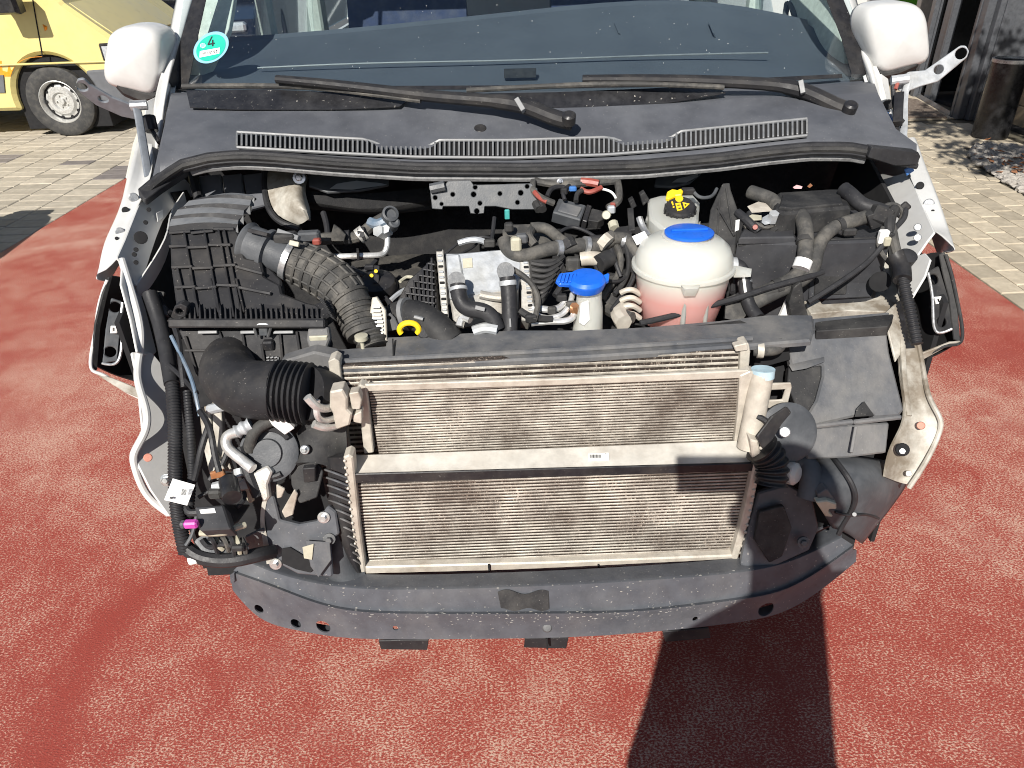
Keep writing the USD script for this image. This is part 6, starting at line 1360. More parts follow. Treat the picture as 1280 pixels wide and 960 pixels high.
part(ic, 'rubber_strip', slab([(440, 593), (690, 586), (944, 579), (947, 589), (690, 597), (438, 605)], 1.072, .004, r=.002, ch=.0015), BLACK_G)
for pts in ([(429, 572), (436, 569), (441, 572), (444, 600), (450, 660), (457, 716), (448, 717), (440, 660), (435, 604)], [(938, 550), (948, 552), (952, 570), (950, 590), (940, 640), (930, 676), (922, 702), (914, 700), (924, 664), (934, 622), (942, 584)]):
    k0 = part(ic, 'intercooler_end_rail', slab(pts, 1.068, .03, r=.002, ch=.003), CREAM)
    L_ = pts[0][0] < 600
    for j in range(17):
        t = j / 16
        u = (431 + 17 * t) if L_ else (951 - 27 * t ** 1.2); v = (576 + 138 * t) if L_ else (560 + 140 * t)
        part(k0, 'crimp_tab', rbox(at(u, v, Y=1.067), (.006, .006, .006), .002), CREAM)
part(ic, 'intercooler_bottom_rail', slab([(456, 709), (690, 703), (921, 694), (919, 704), (690, 712), (457, 718)], 1.07, .03, r=.001, ch=.003), CREAM)
for u in (611, 748): part(ic, 'rail_notch', bar((u, 706, 1.066), (u + .5, 714, 1.066), .004, .006, .0005), VOID)
part(van, 'lower_shadow_panel', slab([(440, 718), (920, 704), (940, 740), (440, 760)], 1.14, .01), VOID)  # black sheet colours in the shade below the intercooler

# left: black ribbed side tank of the intercooler, lower hose, front frame
stk = part(van, 'intercooler_side_tank', grid([[(400, 572, 1.13), (406, 610, 1.12), (416, 650, 1.10), (428, 690, 1.085), (444, 716, 1.08)], [(414, 572, 1.09), (420, 612, 1.08), (428, 652, 1.065), (438, 690, 1.055), (448, 716, 1.06)], [(430, 572, 1.08), (436, 612, 1.075), (442, 652, 1.075), (448, 690, 1.072), (454, 716, 1.075)]], .02, nu=15, nv=7), BLACK)
for k in range(12):
    t = k / 11; v = 590 + 108 * t; u0 = 402 + 30 * t ** 1.1; u1 = 433 + 18 * t
    part(stk, 'tank_rib', tube([(u0, v - 4, 1.118 - .03 * t), (u0 + .5 * (u1 - u0), v + 1, 1.070 - .012 * t), (u1, v + 7, 1.070)], .0022, 6), GUIDE)  # ribs lighter than the tank: their highlight is painted by colour
part(van, 'charge_hose', tube([(432, 640, 1.13), (424, 676, 1.10), (424, 700, 1.085), (438, 722, 1.075), (452, 724, 1.08)], .034, 18), TANKP)
part(van, 'air_guide', grid([[(372, 540, 1.14), (386, 522, 1.13), (410, 506, 1.14), (432, 532, 1.13)], [(352, 568, 1.13), (378, 560, 1.11), (408, 556, 1.11), (434, 570, 1.12)], [(346, 596, 1.12), (366, 580, 1.09), (400, 580, 1.09), (432, 596, 1.11)]], .01, nu=14, nv=10), BLACK_D)
part(van, 'air_guide_flap', slab([(362, 578), (392, 574), (404, 590), (396, 622), (374, 630), (364, 606)], [(362, 578, 1.10), (404, 584, 1.09), (376, 630, 1.06)], .004, r=.005), BLACK_D)
part(van, 'air_guide_box', slab([(378, 586), (394, 585), (394, 602), (380, 604)], 1.07, .012, r=.002), BLACK)
bolt(van, 381, 562, 1.095, .009)
fp = [(330, 600, 1.10), (420, 640, 1.055), (345, 705, 1.03)]
fr_ = part(van, 'front_frame_bracket', slab([(333, 600), (346, 598), (342, 618), (350, 650), (374, 656), (396, 652), (410, 632), (420, 640), (424, 668), (412, 676), (416, 722), (372, 718), (350, 706), (334, 702), (332, 660), (328, 636)], [(333, 600, 1.09), (422, 640, 1.07), (350, 706, 1.03)], .012, r=.005, ch=.003), STEEL_B)
fo, fn = plane_of([(333, 600, 1.09), (422, 640, 1.07), (350, 706, 1.03)])
part(fr_, 'frame_edge', grid([[hit(u, v, fo, fn) + fn * .004 for u, v in ((332, 602), (328, 630), (326, 650), (330, 680), (334, 704))], [hit(u, v, fo, fn) + fn * .002 for u, v in ((338, 604), (333, 630), (331, 650), (336, 680), (340, 704))]], .01, nu=14), WHITE_D)
for u, v, m_ in ((405, 646, CHROME), (412, 673, STEEL_G), (345, 704, CHROME)): part(fr_, 'bolt', [lathe([(0, -.004), (.012, -.004), (.012, .002), (0, .003)], hit(u, v, fo, fn) + fn * .002, fn, 16), lathe([(0, 0), (.006, 0), (.006, .009), (0, .009)], hit(u, v, fo, fn) + fn * .004, fn, 6)], m_)
part(fr_, 'frame_hole', slab([(352, 686), (362, 684), (398, 706), (388, 716), (370, 712), (352, 704)], [(333, 600, 1.086), (422, 640, 1.066), (350, 706, 1.026)], .002), VOID)
part(fr_, 'frame_pocket', slab([(382, 676), (412, 678), (414, 700), (398, 722), (388, 708)], [(333, 600, 1.084), (422, 640, 1.064), (350, 706, 1.024)], .002, lift=.006), GUIDE)
part(fr_, 'yellow_smear', slab([(378, 684), (392, 680), (390, 700), (380, 698)], [(333, 600, 1.083), (422, 640, 1.063), (350, 706, 1.023)], .001, lift=.008), CREAM_P)
part(van, 'void_panel', grid([[X(-.62, 1.27, .86), X(-.34, 1.27, .86)], [X(-.58, 1.20, .50), X(-.32, 1.20, .50)]], .01), VOID)  # black sheet: shade of the gap behind the frame put into colour

# bumper beam
bu = np.linspace(0, 1, 15)
top = [(305, 696), (330, 707), (380, 722), (440, 731), (520, 733), (690, 728), (800, 722), (920, 712), (990, 697), (1052, 668)]
cre = [(292, 716), (345, 735), (390, 752), (430, 762), (500, 767), (690, 767), (800, 764), (920, 750), (990, 733), (1066, 684)]
mid = [(289, 726), (325, 752), (372, 772), (420, 782), (490, 783), (690, 782), (800, 778), (920, 764), (992, 746), (1071, 688)]
bot = [(291, 738), (326, 773), (372, 788), (420, 796), (490, 799), (690, 797), (800, 791), (922, 778), (994, 758), (1070, 702)]
yb = lambda u, c: c + .13 * abs((u - 686) / 390) ** 2.6
mk = lambda tab, c: [(u, v, yb(u, c)) for u, v in tab]
beam = grid([[V(p) + X(0, .035, -.004) for p in mk(top, 1.0)], mk(top, .992), mk([(u, v + 4) for u, v in top], .984), mk([(u, v - 3) for u, v in cre], .972), mk(cre, .963), mk([(u, v + 3) for u, v in cre], .963), mk(mid, .968), mk(bot, .964), [V(p) + X(0, .03, -.01) for p in mk(bot, .964)]], .004, nu=64)
holes = [(325, 758, .011), (371, 776, .012), (405, 780, .016), (495, 782, .006), (868, 771, .006), (956, 758, .018), (1044, 731, .011)]
beam = cut(beam, *[lathe([(0, -.02), (r, -.02), (r, .05), (0, .05)], at(u, v, Y=yb(u, .975)), (0, -1.0, .1), 20) for u, v, r in holes])
bm = part(van, 'bumper_beam', beam, STEEL_B, smooth=25)
part(bm, 'beam_back', grid([[X(-.60, 1.16, .50), X(-.3, 1.09, .5), X(.06, 1.07, .5), X(.4, 1.09, .5), X(.70, 1.16, .5)], [X(-.60, 1.16, .38), X(-.3, 1.09, .38), X(.06, 1.07, .38), X(.4, 1.09, .38), X(.70, 1.16, .38)]], .004, nu=20), STEEL_B)
bo2, bn2 = plane_of([(600, 740, .982), (720, 738, .982), (660, 766, .966)])
RB = np.random.default_rng(5)
sm = [(622 + 64 * t, 742 - 3 * math.sin(t * 9) - 2) for t in np.linspace(0, 1, 14)] + [(686 - 60 * t, 762 + 2 * math.sin(t * 11)) for t in np.linspace(0, 1, 14)]
part(bm, 'dark_scuff', slab(sm, [(600, 740, .982), (720, 738, .982), (660, 766, .966)], .001, lift=.001, r=.002, ch=.0002), BLACK_D)
ch = []
for k in range(260):
    u = RB.uniform(410, 940) if k < 200 else RB.uniform(320, 1040); c_, t_ = np.interp(u, [p[0] for p in cre], [p[1] for p in cre]), np.interp(u, [p[0] for p in top], [p[1] for p in top])
    v = c_ + RB.normal(3, 3.5) if k < 170 else (t_ + abs(RB.normal(0, 2.5)) + 1 if k < 200 else RB.uniform(t_ + 2, c_ + 12))
    h_ = beam.ray.intersects_location([CAM], [ray(u, v)])[0]
    if not len(h_): continue
    p = h_[np.argmin(((h_ - CAM) ** 2).sum(1))]; r_ = RB.uniform(.0006, .0019); a0 = RB.uniform(0, 6.28)
    q_ = trimesh.creation.icosphere(subdivisions=0, radius=r_); q_.vertices *= (RB.uniform(1, 2.2), .35, RB.uniform(.7, 1.2)); ch.append(q_.apply_translation(p))
part(bm, 'stone_chips', ch, mat('pale_paint_chip', (.24, .235, .22), .7, amt=.4), smooth=False, kind='stuff')
part(bm, 'beam_clip', lathe([(0, -.003), (.012, -.003), (.008, .003), (0, .004)], at(684, 784, Y=.968), (0, -1, .6), 14), STEEL_G)
for pts in ([(473, 801), (536, 800), (534, 813), (476, 812)], [(656, 798), (711, 797), (708, 811), (655, 810)], [(828, 790), (886, 785), (889, 798), (832, 803)]):
    part(bm, 'undertray_tab', slab(pts, 1.02, .004, r=.002), BLACK)
part(bm, 'tab_slit', bar((683, 797, 1.0), (684, 810, 1.0), .004, .01, .001), VOID)
part(bm, 'beam_end_tag', slab([(287, 720), (293, 716), (294, 727), (288, 730)], 1.09, .004), STEEL_B)

# ------------------------------------------------------------------ left front corner
sn = part(van, 'intake_snorkel', tube([(316, 432, 1.31), (292, 446, 1.27), (288, 470, 1.20), (310, 486, 1.15), (338, 488, 1.13), (352, 488, 1.125)], np.r_[np.linspace(.044, .056, 18), np.full(24, .055)], 26, n=42), BLACK)
part(sn, 'snorkel_bellows', bellows([(346, 488, 1.125), (386, 492, 1.12)], .058, .0085, .17, 30), RUBBER)
part(sn, 'snorkel_collar', tube([(384, 492, 1.122), (398, 494, 1.14), (406, 497, 1.17)], .050, 24), BLACK)
for pts, r in (([(384, 496, 1.06), (396, 508, 1.065), (410, 510, 1.09), (424, 506, 1.11)], .008), ([(396, 500, 1.07), (398, 522, 1.065), (414, 524, 1.09), (426, 520, 1.11)], .006), ([(392, 530, 1.08), (408, 534, 1.09), (424, 530, 1.11)], .008)):
    part(van, 'condenser_pipe', tube(pts, r, 10), PIPE)
part(van, 'snorkel_clip', slab([(334, 522), (352, 520), (368, 536), (356, 544), (340, 532)], 1.09, .01, r=.002), PAPER)
part(van, 'frame_upright', slab([(248, 510), (262, 506), (266, 560), (280, 586), (272, 600), (262, 594), (254, 560)], [(248, 510, 1.16), (264, 506, 1.16), (270, 600, 1.08)], .012, r=.002), WHITE_D)
part(van, 'frame_upright', slab([(264, 470), (272, 468), (276, 510), (280, 560), (290, 590), (276, 588), (266, 540)], [(264, 470, 1.18), (272, 468, 1.18), (282, 590, 1.10)], .012, r=.002), WHITE_D)
part(van, 'frame_rust', slab([(262, 592), (278, 588), (282, 596), (264, 600)], 1.075, .006), mat('rusty_metal', (.28, .11, .04), .8, amt=.5, dust=(.4, .3, .2), scale=40))
part(van, 'frame_pin', tube([(262, 512, 1.155), (278, 508, 1.15), (284, 507, 1.15)], .010, 10), ALU_C)
hk = part(van, 'hose_coupling', bellows([(296, 540, 1.10), (314, 530, 1.11)], .014, .012, .22, 14), ALU_C)
part(hk, 'coupling_pipe', tube([(298, 540, 1.10), (284, 546, 1.10), (284, 558, 1.09), (296, 570, 1.08), (316, 586, 1.06)], .010, 12), PIPE)
part(van, 'drier_bracket', slab([(292, 606), (310, 594), (334, 582), (340, 590), (334, 606), (336, 622), (330, 630), (322, 612), (300, 614)], [(292, 606, 1.06), (338, 584, 1.07), (330, 630, 1.04)], .014, r=.004, ch=.003), ALU)
part(van, 'pipe_union', tube([(298, 586, 1.08), (300, 596, 1.07)], .010, 10), ALU_C)
hb = part(van, 'horn', lathe([(0, -.02), (.050, -.02), (.056, -.008), (.056, 0), (.048, .005), (.028, .006), (.026, .012), (0, .013)], at(336, 566, Y=1.10), (.05, -.9, .55), 34), TANKP)
part(hb, 'horn_rim', sweep(np.array([at(336, 566, Y=1.095) + .046 * (math.cos(t) * X(1, 0, 0) + math.sin(t) * X(0, .5, .86)) for t in np.linspace(.6, 5.2, 30)]), .006, 8), RUBBER)
part(van, 'rubber_hose', tube([(312, 562, 1.10), (316, 544, 1.10), (330, 530, 1.11), (350, 524, 1.12)], .011, 12), RUBBER_D)
lf = part(van, 'front_panel_side', slab([(164, 440), (190, 440), (214, 470), (222, 560), (222, 640), (212, 646), (188, 612), (168, 572), (178, 540), (172, 480)], [(164, 440, 1.28), (170, 570, 1.12), (218, 600, 1.13)], .004, r=.004), WHITE)
part(van, 'front_panel_edge', tube([(152, 324, 1.42), (160, 350, 1.39), (172, 392, 1.34), (176, 430, 1.30), (172, 470, 1.245), (182, 510, 1.185), (181, 540, 1.15), (168, 566, 1.12), (169, 584, 1.11), (184, 618, 1.10), (212, 642, 1.09)], .0075, 10), WHITE)
part(van, 'front_panel_upper', slab([(154, 324), (166, 338), (182, 386), (196, 440), (190, 446), (172, 440), (164, 400), (152, 356)], [(154, 324, 1.425), (172, 440, 1.27), (196, 430, 1.36)], .004, r=.003), WHITE)
part(van, 'panel_tag', disc(185, 572, 1.105, .008, .002), mat('faded_red_dot', (.5, .2, .14), .6, amt=.3))
bolt(van, 208, 600, 1.09, .012)
arch = part(van, 'wheel_arch_liner', grid([[(140, 345, 1.42), (158, 350, 1.45), (170, 372, 1.50)], [(125, 400, 1.38), (150, 420, 1.45), (176, 430, 1.50)], [(122, 458, 1.32), (150, 470, 1.38), (180, 478, 1.40)]], .004, nu=9, nv=9), VOID)
part(van, 'bumper_corner', slab([(136, 346), (141, 346), (134, 372), (126, 410), (122, 462), (116, 466), (114, 458), (119, 405), (128, 368)], [(138, 346, 1.40), (116, 466, 1.30), (140, 400, 1.37)], .004), BLACK_D)  # inside of the wing tail; its shade is painted as black
part(van, 'bumper_edge', tube([(134, 350, 1.395), (124, 380, 1.37), (118, 420, 1.335), (115, 462, 1.30), (128, 468, 1.30), (150, 484, 1.30), (176, 498, 1.295)], .0035, 8), WHITE)
part(van, 'bumper_lower_lip', slab([(118, 466), (140, 472), (170, 484), (178, 480), (180, 500), (156, 490), (130, 474)], [(118, 466, 1.30), (178, 484, 1.29), (178, 500, 1.27)], .004), WHITE_D)
pb = part(van, 'bumper_bracket', slab([(139, 372), (153, 377), (152, 400), (147, 452), (128, 454), (132, 412)], [(139, 372, 1.365), (153, 377, 1.37), (130, 454, 1.30)], .005, r=.003, ch=.002, holes=[(144, 384, .011), (138, 440, .011), [(139, 409), (146, 409), (145, 416), (138, 416)]]), STEEL_G)
part(pb, 'bracket_edge', tube([(153, 378, 1.365), (152, 400, 1.345), (147, 452, 1.30), (128, 454, 1.30)], .003, 8), ZINC)
part(pb, 'bracket_clip', slab([(138, 408), (147, 408), (146, 417), (137, 417)], 1.325, .003, holes=[[(141, 410), (143, 410), (143, 415), (141, 415)]]), PAPER)
pb = part(van, 'bumper_bracket', slab([(1160, 340), (1174, 332), (1186, 372), (1191, 411), (1172, 416), (1168, 392)], [(1160, 340, 1.37), (1174, 332, 1.38), (1180, 414, 1.30)], .005, r=.003, ch=.002, holes=[(1168, 349, .011), (1178, 402, .011), [(1169, 373), (1177, 372), (1178, 379), (1170, 380)]]), BLACK_D)
part(pb, 'bracket_edge', tube([(1160, 341, 1.365), (1166, 380, 1.33), (1171, 415, 1.30), (1190, 411, 1.295)], .003, 8), ZINC)
part(pb, 'bracket_clip', slab([(1168, 372), (1177, 371), (1179, 380), (1170, 381)], 1.335, .003, holes=[[(1172, 374), (1174, 374), (1175, 378), (1173, 378)]]), PAPER)
part(van, 'bumper_corner', slab([(1174, 318), (1181, 314), (1188, 340), (1196, 372), (1201, 428), (1192, 424), (1186, 372), (1178, 340)], [(1176, 318, 1.41), (1200, 428, 1.29), (1180, 370, 1.355)], .004), BLACK_D)  # right wing tail from inside, coloured black for its shade
part(van, 'bumper_edge', tube([(1182, 318, 1.405), (1190, 345, 1.375), (1197, 378, 1.34), (1201, 427, 1.29), (1184, 432, 1.285), (1156, 446, 1.29)], .0035, 8), BLACK_D)
part(van, 'bumper_lower_lip', slab([(1152, 442), (1188, 428), (1201, 427), (1180, 436), (1154, 450)], 1.285, .004), WHITE_D)
part(van, 'wheel_arch_liner', grid([[(1142, 330, 1.44), (1160, 318, 1.44), (1178, 316, 1.42)], [(1140, 400, 1.46), (1165, 390, 1.42), (1190, 380, 1.36)], [(1144, 450, 1.38), (1165, 445, 1.34), (1196, 428, 1.30)]], .004, nu=9, nv=9), VOID)

# looms on the left
lm = part(van, 'corrugated_loom', bellows([(186, 366, 1.38), (198, 400, 1.34), (208, 440, 1.28), (216, 490, 1.20), (219, 540, 1.13), (219, 590, 1.07), (222, 640, 1.02), (232, 690, .99)], .0135, .006, .14, 14), RUBBER)
part(lm, 'loom_tape', tube([(187, 366, 1.375), (199, 402, 1.335), (208, 440, 1.277), (215, 480, 1.213)], .0150, 12), RUBBER)
part(van, 'corrugated_loom', bellows([(234, 490, 1.20), (238, 540, 1.13), (240, 590, 1.07), (236, 640, 1.03), (226, 676, 1.01)], .0085, .006, .16, 12), RUBBER)
part(van, 'wiring_loom', tube([(228, 680, 1.0), (250, 696, .985), (290, 700, .985), (320, 694, 1.0), (340, 690, 1.03)], .014, 10), RUBBER)
part(van, 'cable', tube([(214, 420, 1.27), (228, 448, 1.23), (240, 476, 1.19), (246, 500, 1.16), (250, 520, 1.14)], .0038, 8), DULLB)
for pts, r, mt_ in (([(250, 514, 1.14), (262, 536, 1.10), (268, 566, 1.07), (274, 590, 1.05)], .006, RUBBER), ([(262, 530, 1.11), (252, 560, 1.08), (244, 596, 1.06), (238, 610, 1.05)], .006, RUBBER), ([(196, 374, 1.40), (204, 388, 1.38), (214, 396, 1.36)], .012, RUBBER), ([(246, 640, 1.03), (240, 668, 1.0), (232, 682, .985)], .0035, STEEL_G), ([(232, 626, 1.04), (236, 640, 1.02), (250, 640, 1.02)], .007, RUBBER), ([(300, 560, 1.10), (310, 590, 1.07), (322, 620, 1.05)], .010, RUBBER), ([(286, 560, 1.12), (278, 580, 1.10), (262, 600, 1.08)], .006, RUBBER)):
    part(van, 'cable', tube(pts, r, 8), mt_)
part(van, 'grey_sleeve', tube([(200, 386, 1.37), (203, 398, 1.35)], .014, 10), GUIDE)
part(van, 'cable_tie', bar((187, 365, 1.39), (206, 368, 1.39), .010, .01), RUBBER_D)
tg = part(van, 'paper_tag', slab([(216, 598), (244, 606), (234, 632), (205, 625)], [(216, 598, 1.03), (244, 606, 1.03), (220, 632, 1.0)], .001), PAPER)
for k in range(7): part(tg, 'tag_print', bar(at(228 + .9 * k, 611 + 0.5 * k * .3, Y=1.0105 - .001), at(226.5 + .9 * k, 619, Y=1.0035 - .001), .0008, .0005, .0001), INK)
part(tg, 'tag_print', bar(at(212, 622, Y=1.003), at(216, 622.5, Y=1.003), .004, .0005, .0001), INK)
ez = [(246, 631, .99), (276, 631, .99), (260, 662, .95)]
eb = part(van, 'control_box', slab([(243, 633), (279, 631), (289, 661), (250, 663)], ez, .04, r=.003, ch=.003), BATT)
part(eb, 'box_label', slab([(249, 637), (268, 635), (270, 641), (251, 642)], ez, .001, lift=.0015), PAPER)
part(eb, 'box_side', slab([(276, 630), (314, 630), (300, 650), (284, 660)], [(276, 630, 1.03), (314, 630, 1.06), (284, 660, .99)], .01, r=.002), BLACK_G)
part(eb, 'box_tray', tube([(250, 666, .97), (282, 665, .97), (292, 661, .975), (306, 656, .99)], .006, 8), CREAM_P)
pc = part(van, 'purple_plug', rbox(at(239, 655, Y=.95), (.024, .014, .014), .003), PURPLE)
part(pc, 'plug_collar', rbox(at(229, 655.5, Y=.952), (.010, .013, .013), .003), TANKP)
part(van, 'hanging_plug', tube([(285, 601, 1.04), (290, 622, 1.0)], .017, 14), BLACK_G)
part(van, 'plug_cap', tube([(268, 610, 1.04), (280, 607, 1.04)], .011, 10), ALU_C)
part(van, 'plug_cap', rbox(at(270, 616, Y=1.03), (.025, .02, .02), .004), RUBBER_D)
for pts in ([(300, 614), (310, 611), (318, 626), (312, 630)], [(345, 606), (356, 612), (352, 622), (346, 624)], [(352, 640), (368, 612), (372, 618), (366, 644), (356, 648)]):
    part(van, 'yellow_stay', slab(pts, 1.06, .004, r=.002), CREAM_P if pts[0][0] < 340 else CREAM)
lamp = part(van, 'fog_lamp', hull([V(p) for p in ((242, 676, 1.0), (256, 668, 1.01), (290, 668, 1.02), (312, 680, 1.03), (300, 696, .995), (272, 696, .985), (252, 688, .99))]), STEEL_G)
for k in range(6): part(lamp, 'lamp_lead', tube([(262 + 8 * k, 668 + RB.uniform(0, 6), 1.0), (266 + 8 * k, 678 + RB.uniform(-4, 6), .985), (272 + 7 * k, 690 + RB.uniform(-4, 4), .985)], .0045, 6), [RUBBER, CREAM_P, RUBBER_D][k % 3])
part(van, 'bracket_leg', slab([(306, 672), (330, 660), (334, 700), (312, 690)], 1.05, .006, r=.003), GUIDE)
part(van, 'white_plug_end', tube([(238, 700, .98), (248, 699, .98), (258, 701, .98)], np.linspace(.010, .007, 21), 12), PAPER)
part(van, 'dark_gap_panel', grid([[X(-.74, 1.40, .90), X(-.42, 1.36, .86)], [X(-.72, 1.28, .75), X(-.40, 1.24, .72)], [X(-.70, 1.16, .42), X(-.36, 1.16, .42)]], .01), VOID)  # black sheet painting the shade of the left corner gaps

# ------------------------------------------------------------------ right front corner
gpl = [(1000, 420, 1.27), (1120, 405, 1.27), (1060, 540, 1.13)]
ag = part(van, 'air_guide_panel', slab([(982, 426), (1020, 414), (1108, 408), (1112, 440), (1122, 480), (1130, 512), (1124, 520), (1094, 522), (1078, 506), (1072, 520), (1010, 534), (1000, 532), (1008, 520), (1020, 500), (1028, 470), (1028, 456), (990, 462)], gpl, .02, r=.003, ch=.004), GUIDE)
go, gn = plane_of(gpl)
part(ag, 'guide_pocket', slab([(986, 458), (1028, 450), (1026, 478), (1018, 512), (998, 516), (984, 480)], gpl, .02, lift=-.012, r=.002), BLACK_D)
part(ag, 'guide_fin', hull([hit(*p, go, gn) + gn * h for p, h in (((986, 456), .0), ((1030, 446), .0), ((1028, 454), .014), ((1006, 462), .010), ((990, 464), .002))]), GUIDE)
part(ag, 'guide_rim', [bar((1006, 534, 1.115), (1066, 527, 1.122), .010, .012, .003), bar((1066, 528, 1.12), (1126, 521, 1.125), .010, .012, .003)], GUIDE)
part(ag, 'guide_notch', hull([hit(*p, go, gn) + gn * h for p, h in (((1068, 512), .012), ((1076, 503), .016), ((1092, 520), .004), ((1066, 522), .010))]), BLACK_D)
part(ag, 'guide_strap', slab([(1016, 398), (1112, 390), (1106, 406), (1018, 412)], [(1016, 398, 1.31), (1112, 390, 1.31), (1060, 410, 1.27)], .01, r=.002), GUIDE)
part(van, 'lower_guide', slab([(1006, 536), (1064, 531), (1112, 528), (1108, 566), (1060, 572), (1010, 574), (1000, 556)], [(1006, 536, 1.125), (1112, 528, 1.125), (1060, 572, 1.09)], .02, r=.004, ch=.003), GUIDE)
part(van, 'lower_guide_rib', bar((1070, 533, 1.11), (1064, 566, 1.08), .006, .01), GUIDE)
pi = part(van, 'drain_pipe', tube([(942, 437, 1.20), (958, 437, 1.195), (972, 434, 1.20), (975, 426, 1.21)], .013, 12), RUBBER_D)
part(pi, 'pipe_collar', tube([(946, 437, 1.195), (954, 437, 1.193)], .0165, 12), CREAM)
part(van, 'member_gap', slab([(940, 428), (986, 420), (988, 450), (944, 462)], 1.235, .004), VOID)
part(van, 'dark_gap_panel', grid([[X(.30, 1.30, .86), X(.78, 1.32, .86)], [X(.30, 1.20, .70), X(.76, 1.20, .70)], [X(.30, 1.14, .42), X(.74, 1.14, .42)]], .01), VOID)  # black sheet painting the shade of the right corner gaps
hh = part(van, 'horn', lathe([(0, -.025), (.050, -.025), (.058, -.008), (.058, 0), (.050, .005), (.020, .007), (0, .007)], at(985, 541, Y=1.10), (.1, -.9, .5), 34), TANKP)
part(van, 'horn_bracket', slab([(946, 546), (966, 520), (984, 508), (990, 516), (978, 530), (966, 550), (954, 562)], [(946, 552, 1.06), (986, 508, 1.09), (960, 560, 1.06)], .004, r=.004), BLACK_G)
part(van, 'horn_nut', disc(981, 540, 1.05, .010, .006), ALU_C)
part(van, 'boot', bellows([(952, 560, 1.08), (964, 578, 1.07), (964, 606, 1.05)], .034, .013, .16, 22, .9), BLACK_G)
part(van, 'white_knob', lathe([(0, -.02), (.012, -.02), (.014, 0), (.022, .004), (.022, .016), (.015, .022), (0, .024)], at(984, 590, Y=1.07), (.7, -.7, .2), 22), TANKW)
part(van, 'frame_plate', slab([(948, 616), (986, 606), (1016, 624), (1024, 660), (1012, 688), (960, 712), (926, 708), (936, 660)], [(948, 616, 1.09), (1016, 624, 1.09), (950, 710, 1.04)], .012, r=.006, ch=.003), STEEL_B)
part(van, 'frame_post', slab([(950, 640), (980, 632), (990, 660), (978, 696), (962, 704), (944, 676)], [(948, 616, 1.075), (1016, 624, 1.075), (950, 710, 1.03)], .01, r=.004), BLACK_D)
bolt(van, 1004, 678, 1.045, .012, material=STEEL_G)
wt = part(van, 'washer_tank', grid([[(1010, 574, 1.14), (1040, 568, 1.13), (1078, 570, 1.14), (1118, 580, 1.17), (1138, 598, 1.21)], [(1010, 596, 1.07), (1044, 594, 1.06), (1082, 594, 1.07), (1112, 604, 1.11), (1130, 612, 1.18)], [(1018, 620, 1.04), (1046, 622, 1.035), (1076, 626, 1.045), (1100, 634, 1.08), (1110, 640, 1.13)], [(1040, 660, 1.04), (1052, 664, 1.04), (1064, 670, 1.045), (1072, 676, 1.06), (1078, 680, 1.09)]], .02, nu=17, nv=15), TANKP, smooth=True)
part(wt, 'tank_strap', tube([(1038, 568, 1.125), (1054, 588, 1.06), (1066, 608, 1.035), (1068, 630, 1.03), (1056, 652, 1.035), (1048, 668, 1.035)], .005, 8), RUBBER)
part(wt, 'tank_block', slab([(1022, 618), (1034, 611), (1046, 628), (1036, 634), (1024, 630)], 1.03, .02, r=.003), GUIDE)
part(van, 'tank_neck', tube([(996, 578, 1.11), (1008, 582, 1.10), (1014, 602, 1.07), (1010, 624, 1.05)], .022, 14), TANKP)
wp = part(van, 'cream_plug', slab([(1020, 628), (1034, 626), (1046, 630), (1046, 637), (1037, 637), (1036, 640), (1043, 647), (1032, 646)], 1.02, .014, r=.002, ch=.002), CREAM_P)
part(wp, 'plug_wire', tube([(1044, 640, 1.03), (1062, 644, 1.03), (1080, 643, 1.05), (1098, 648, 1.08)], .003, 8), RUBBER)
part(wp, 'plug_tie', disc(1068, 643, 1.025, .0045, .003), GREY_S)
rf = part(van, 'front_panel_side', grid([[(1122, 384, 1.36), (1124, 420, 1.31), (1124, 460, 1.25), (1130, 500, 1.19), (1128, 530, 1.15), (1114, 560, 1.12), (1106, 596, 1.09)], [(1132, 388, 1.36), (1138, 420, 1.31), (1144, 460, 1.25), (1152, 500, 1.195), (1150, 540, 1.15), (1140, 572, 1.125), (1128, 604, 1.11)], [(1138, 388, 1.355), (1146, 422, 1.305), (1154, 462, 1.245), (1162, 500, 1.185), (1175, 528, 1.15), (1160, 572, 1.12), (1138, 606, 1.10)]], .004, nu=30, nv=9), WHITE_D)
part(rf, 'panel_lip', tube([(1138, 388, 1.355), (1146, 422, 1.305), (1154, 462, 1.245), (1163, 500, 1.183), (1175, 524, 1.15), (1174, 540, 1.14), (1160, 572, 1.115), (1136, 610, 1.095)], .005, 8), WHITE_D)
part(rf, 'panel_tag', disc(1151, 532, 1.145, .008, .004), mat('faded_red_dot', (.5, .2, .14), .6))
part(rf, 'panel_hole', disc(1128, 562, 1.105, .013, .004), VOID)
part(rf, 'panel_bolt', disc(1128, 564, 1.10, .006, .006), CHROME)
part(rf, 'panel_seam', tube([(1128, 420, 1.305), (1130, 470, 1.232), (1136, 520, 1.165)], .006, 8), WHITE_D)
part(rf, 'panel_stud', disc(1136, 592, 1.10, .006, .008), CHROME)
part(van, 'front_panel_upper', slab([(1106, 392), (1124, 376), (1136, 372), (1140, 384), (1128, 440), (1120, 452), (1112, 420)], [(1106, 396, 1.32), (1138, 374, 1.37), (1122, 450, 1.26)], .004), WHITE_D)

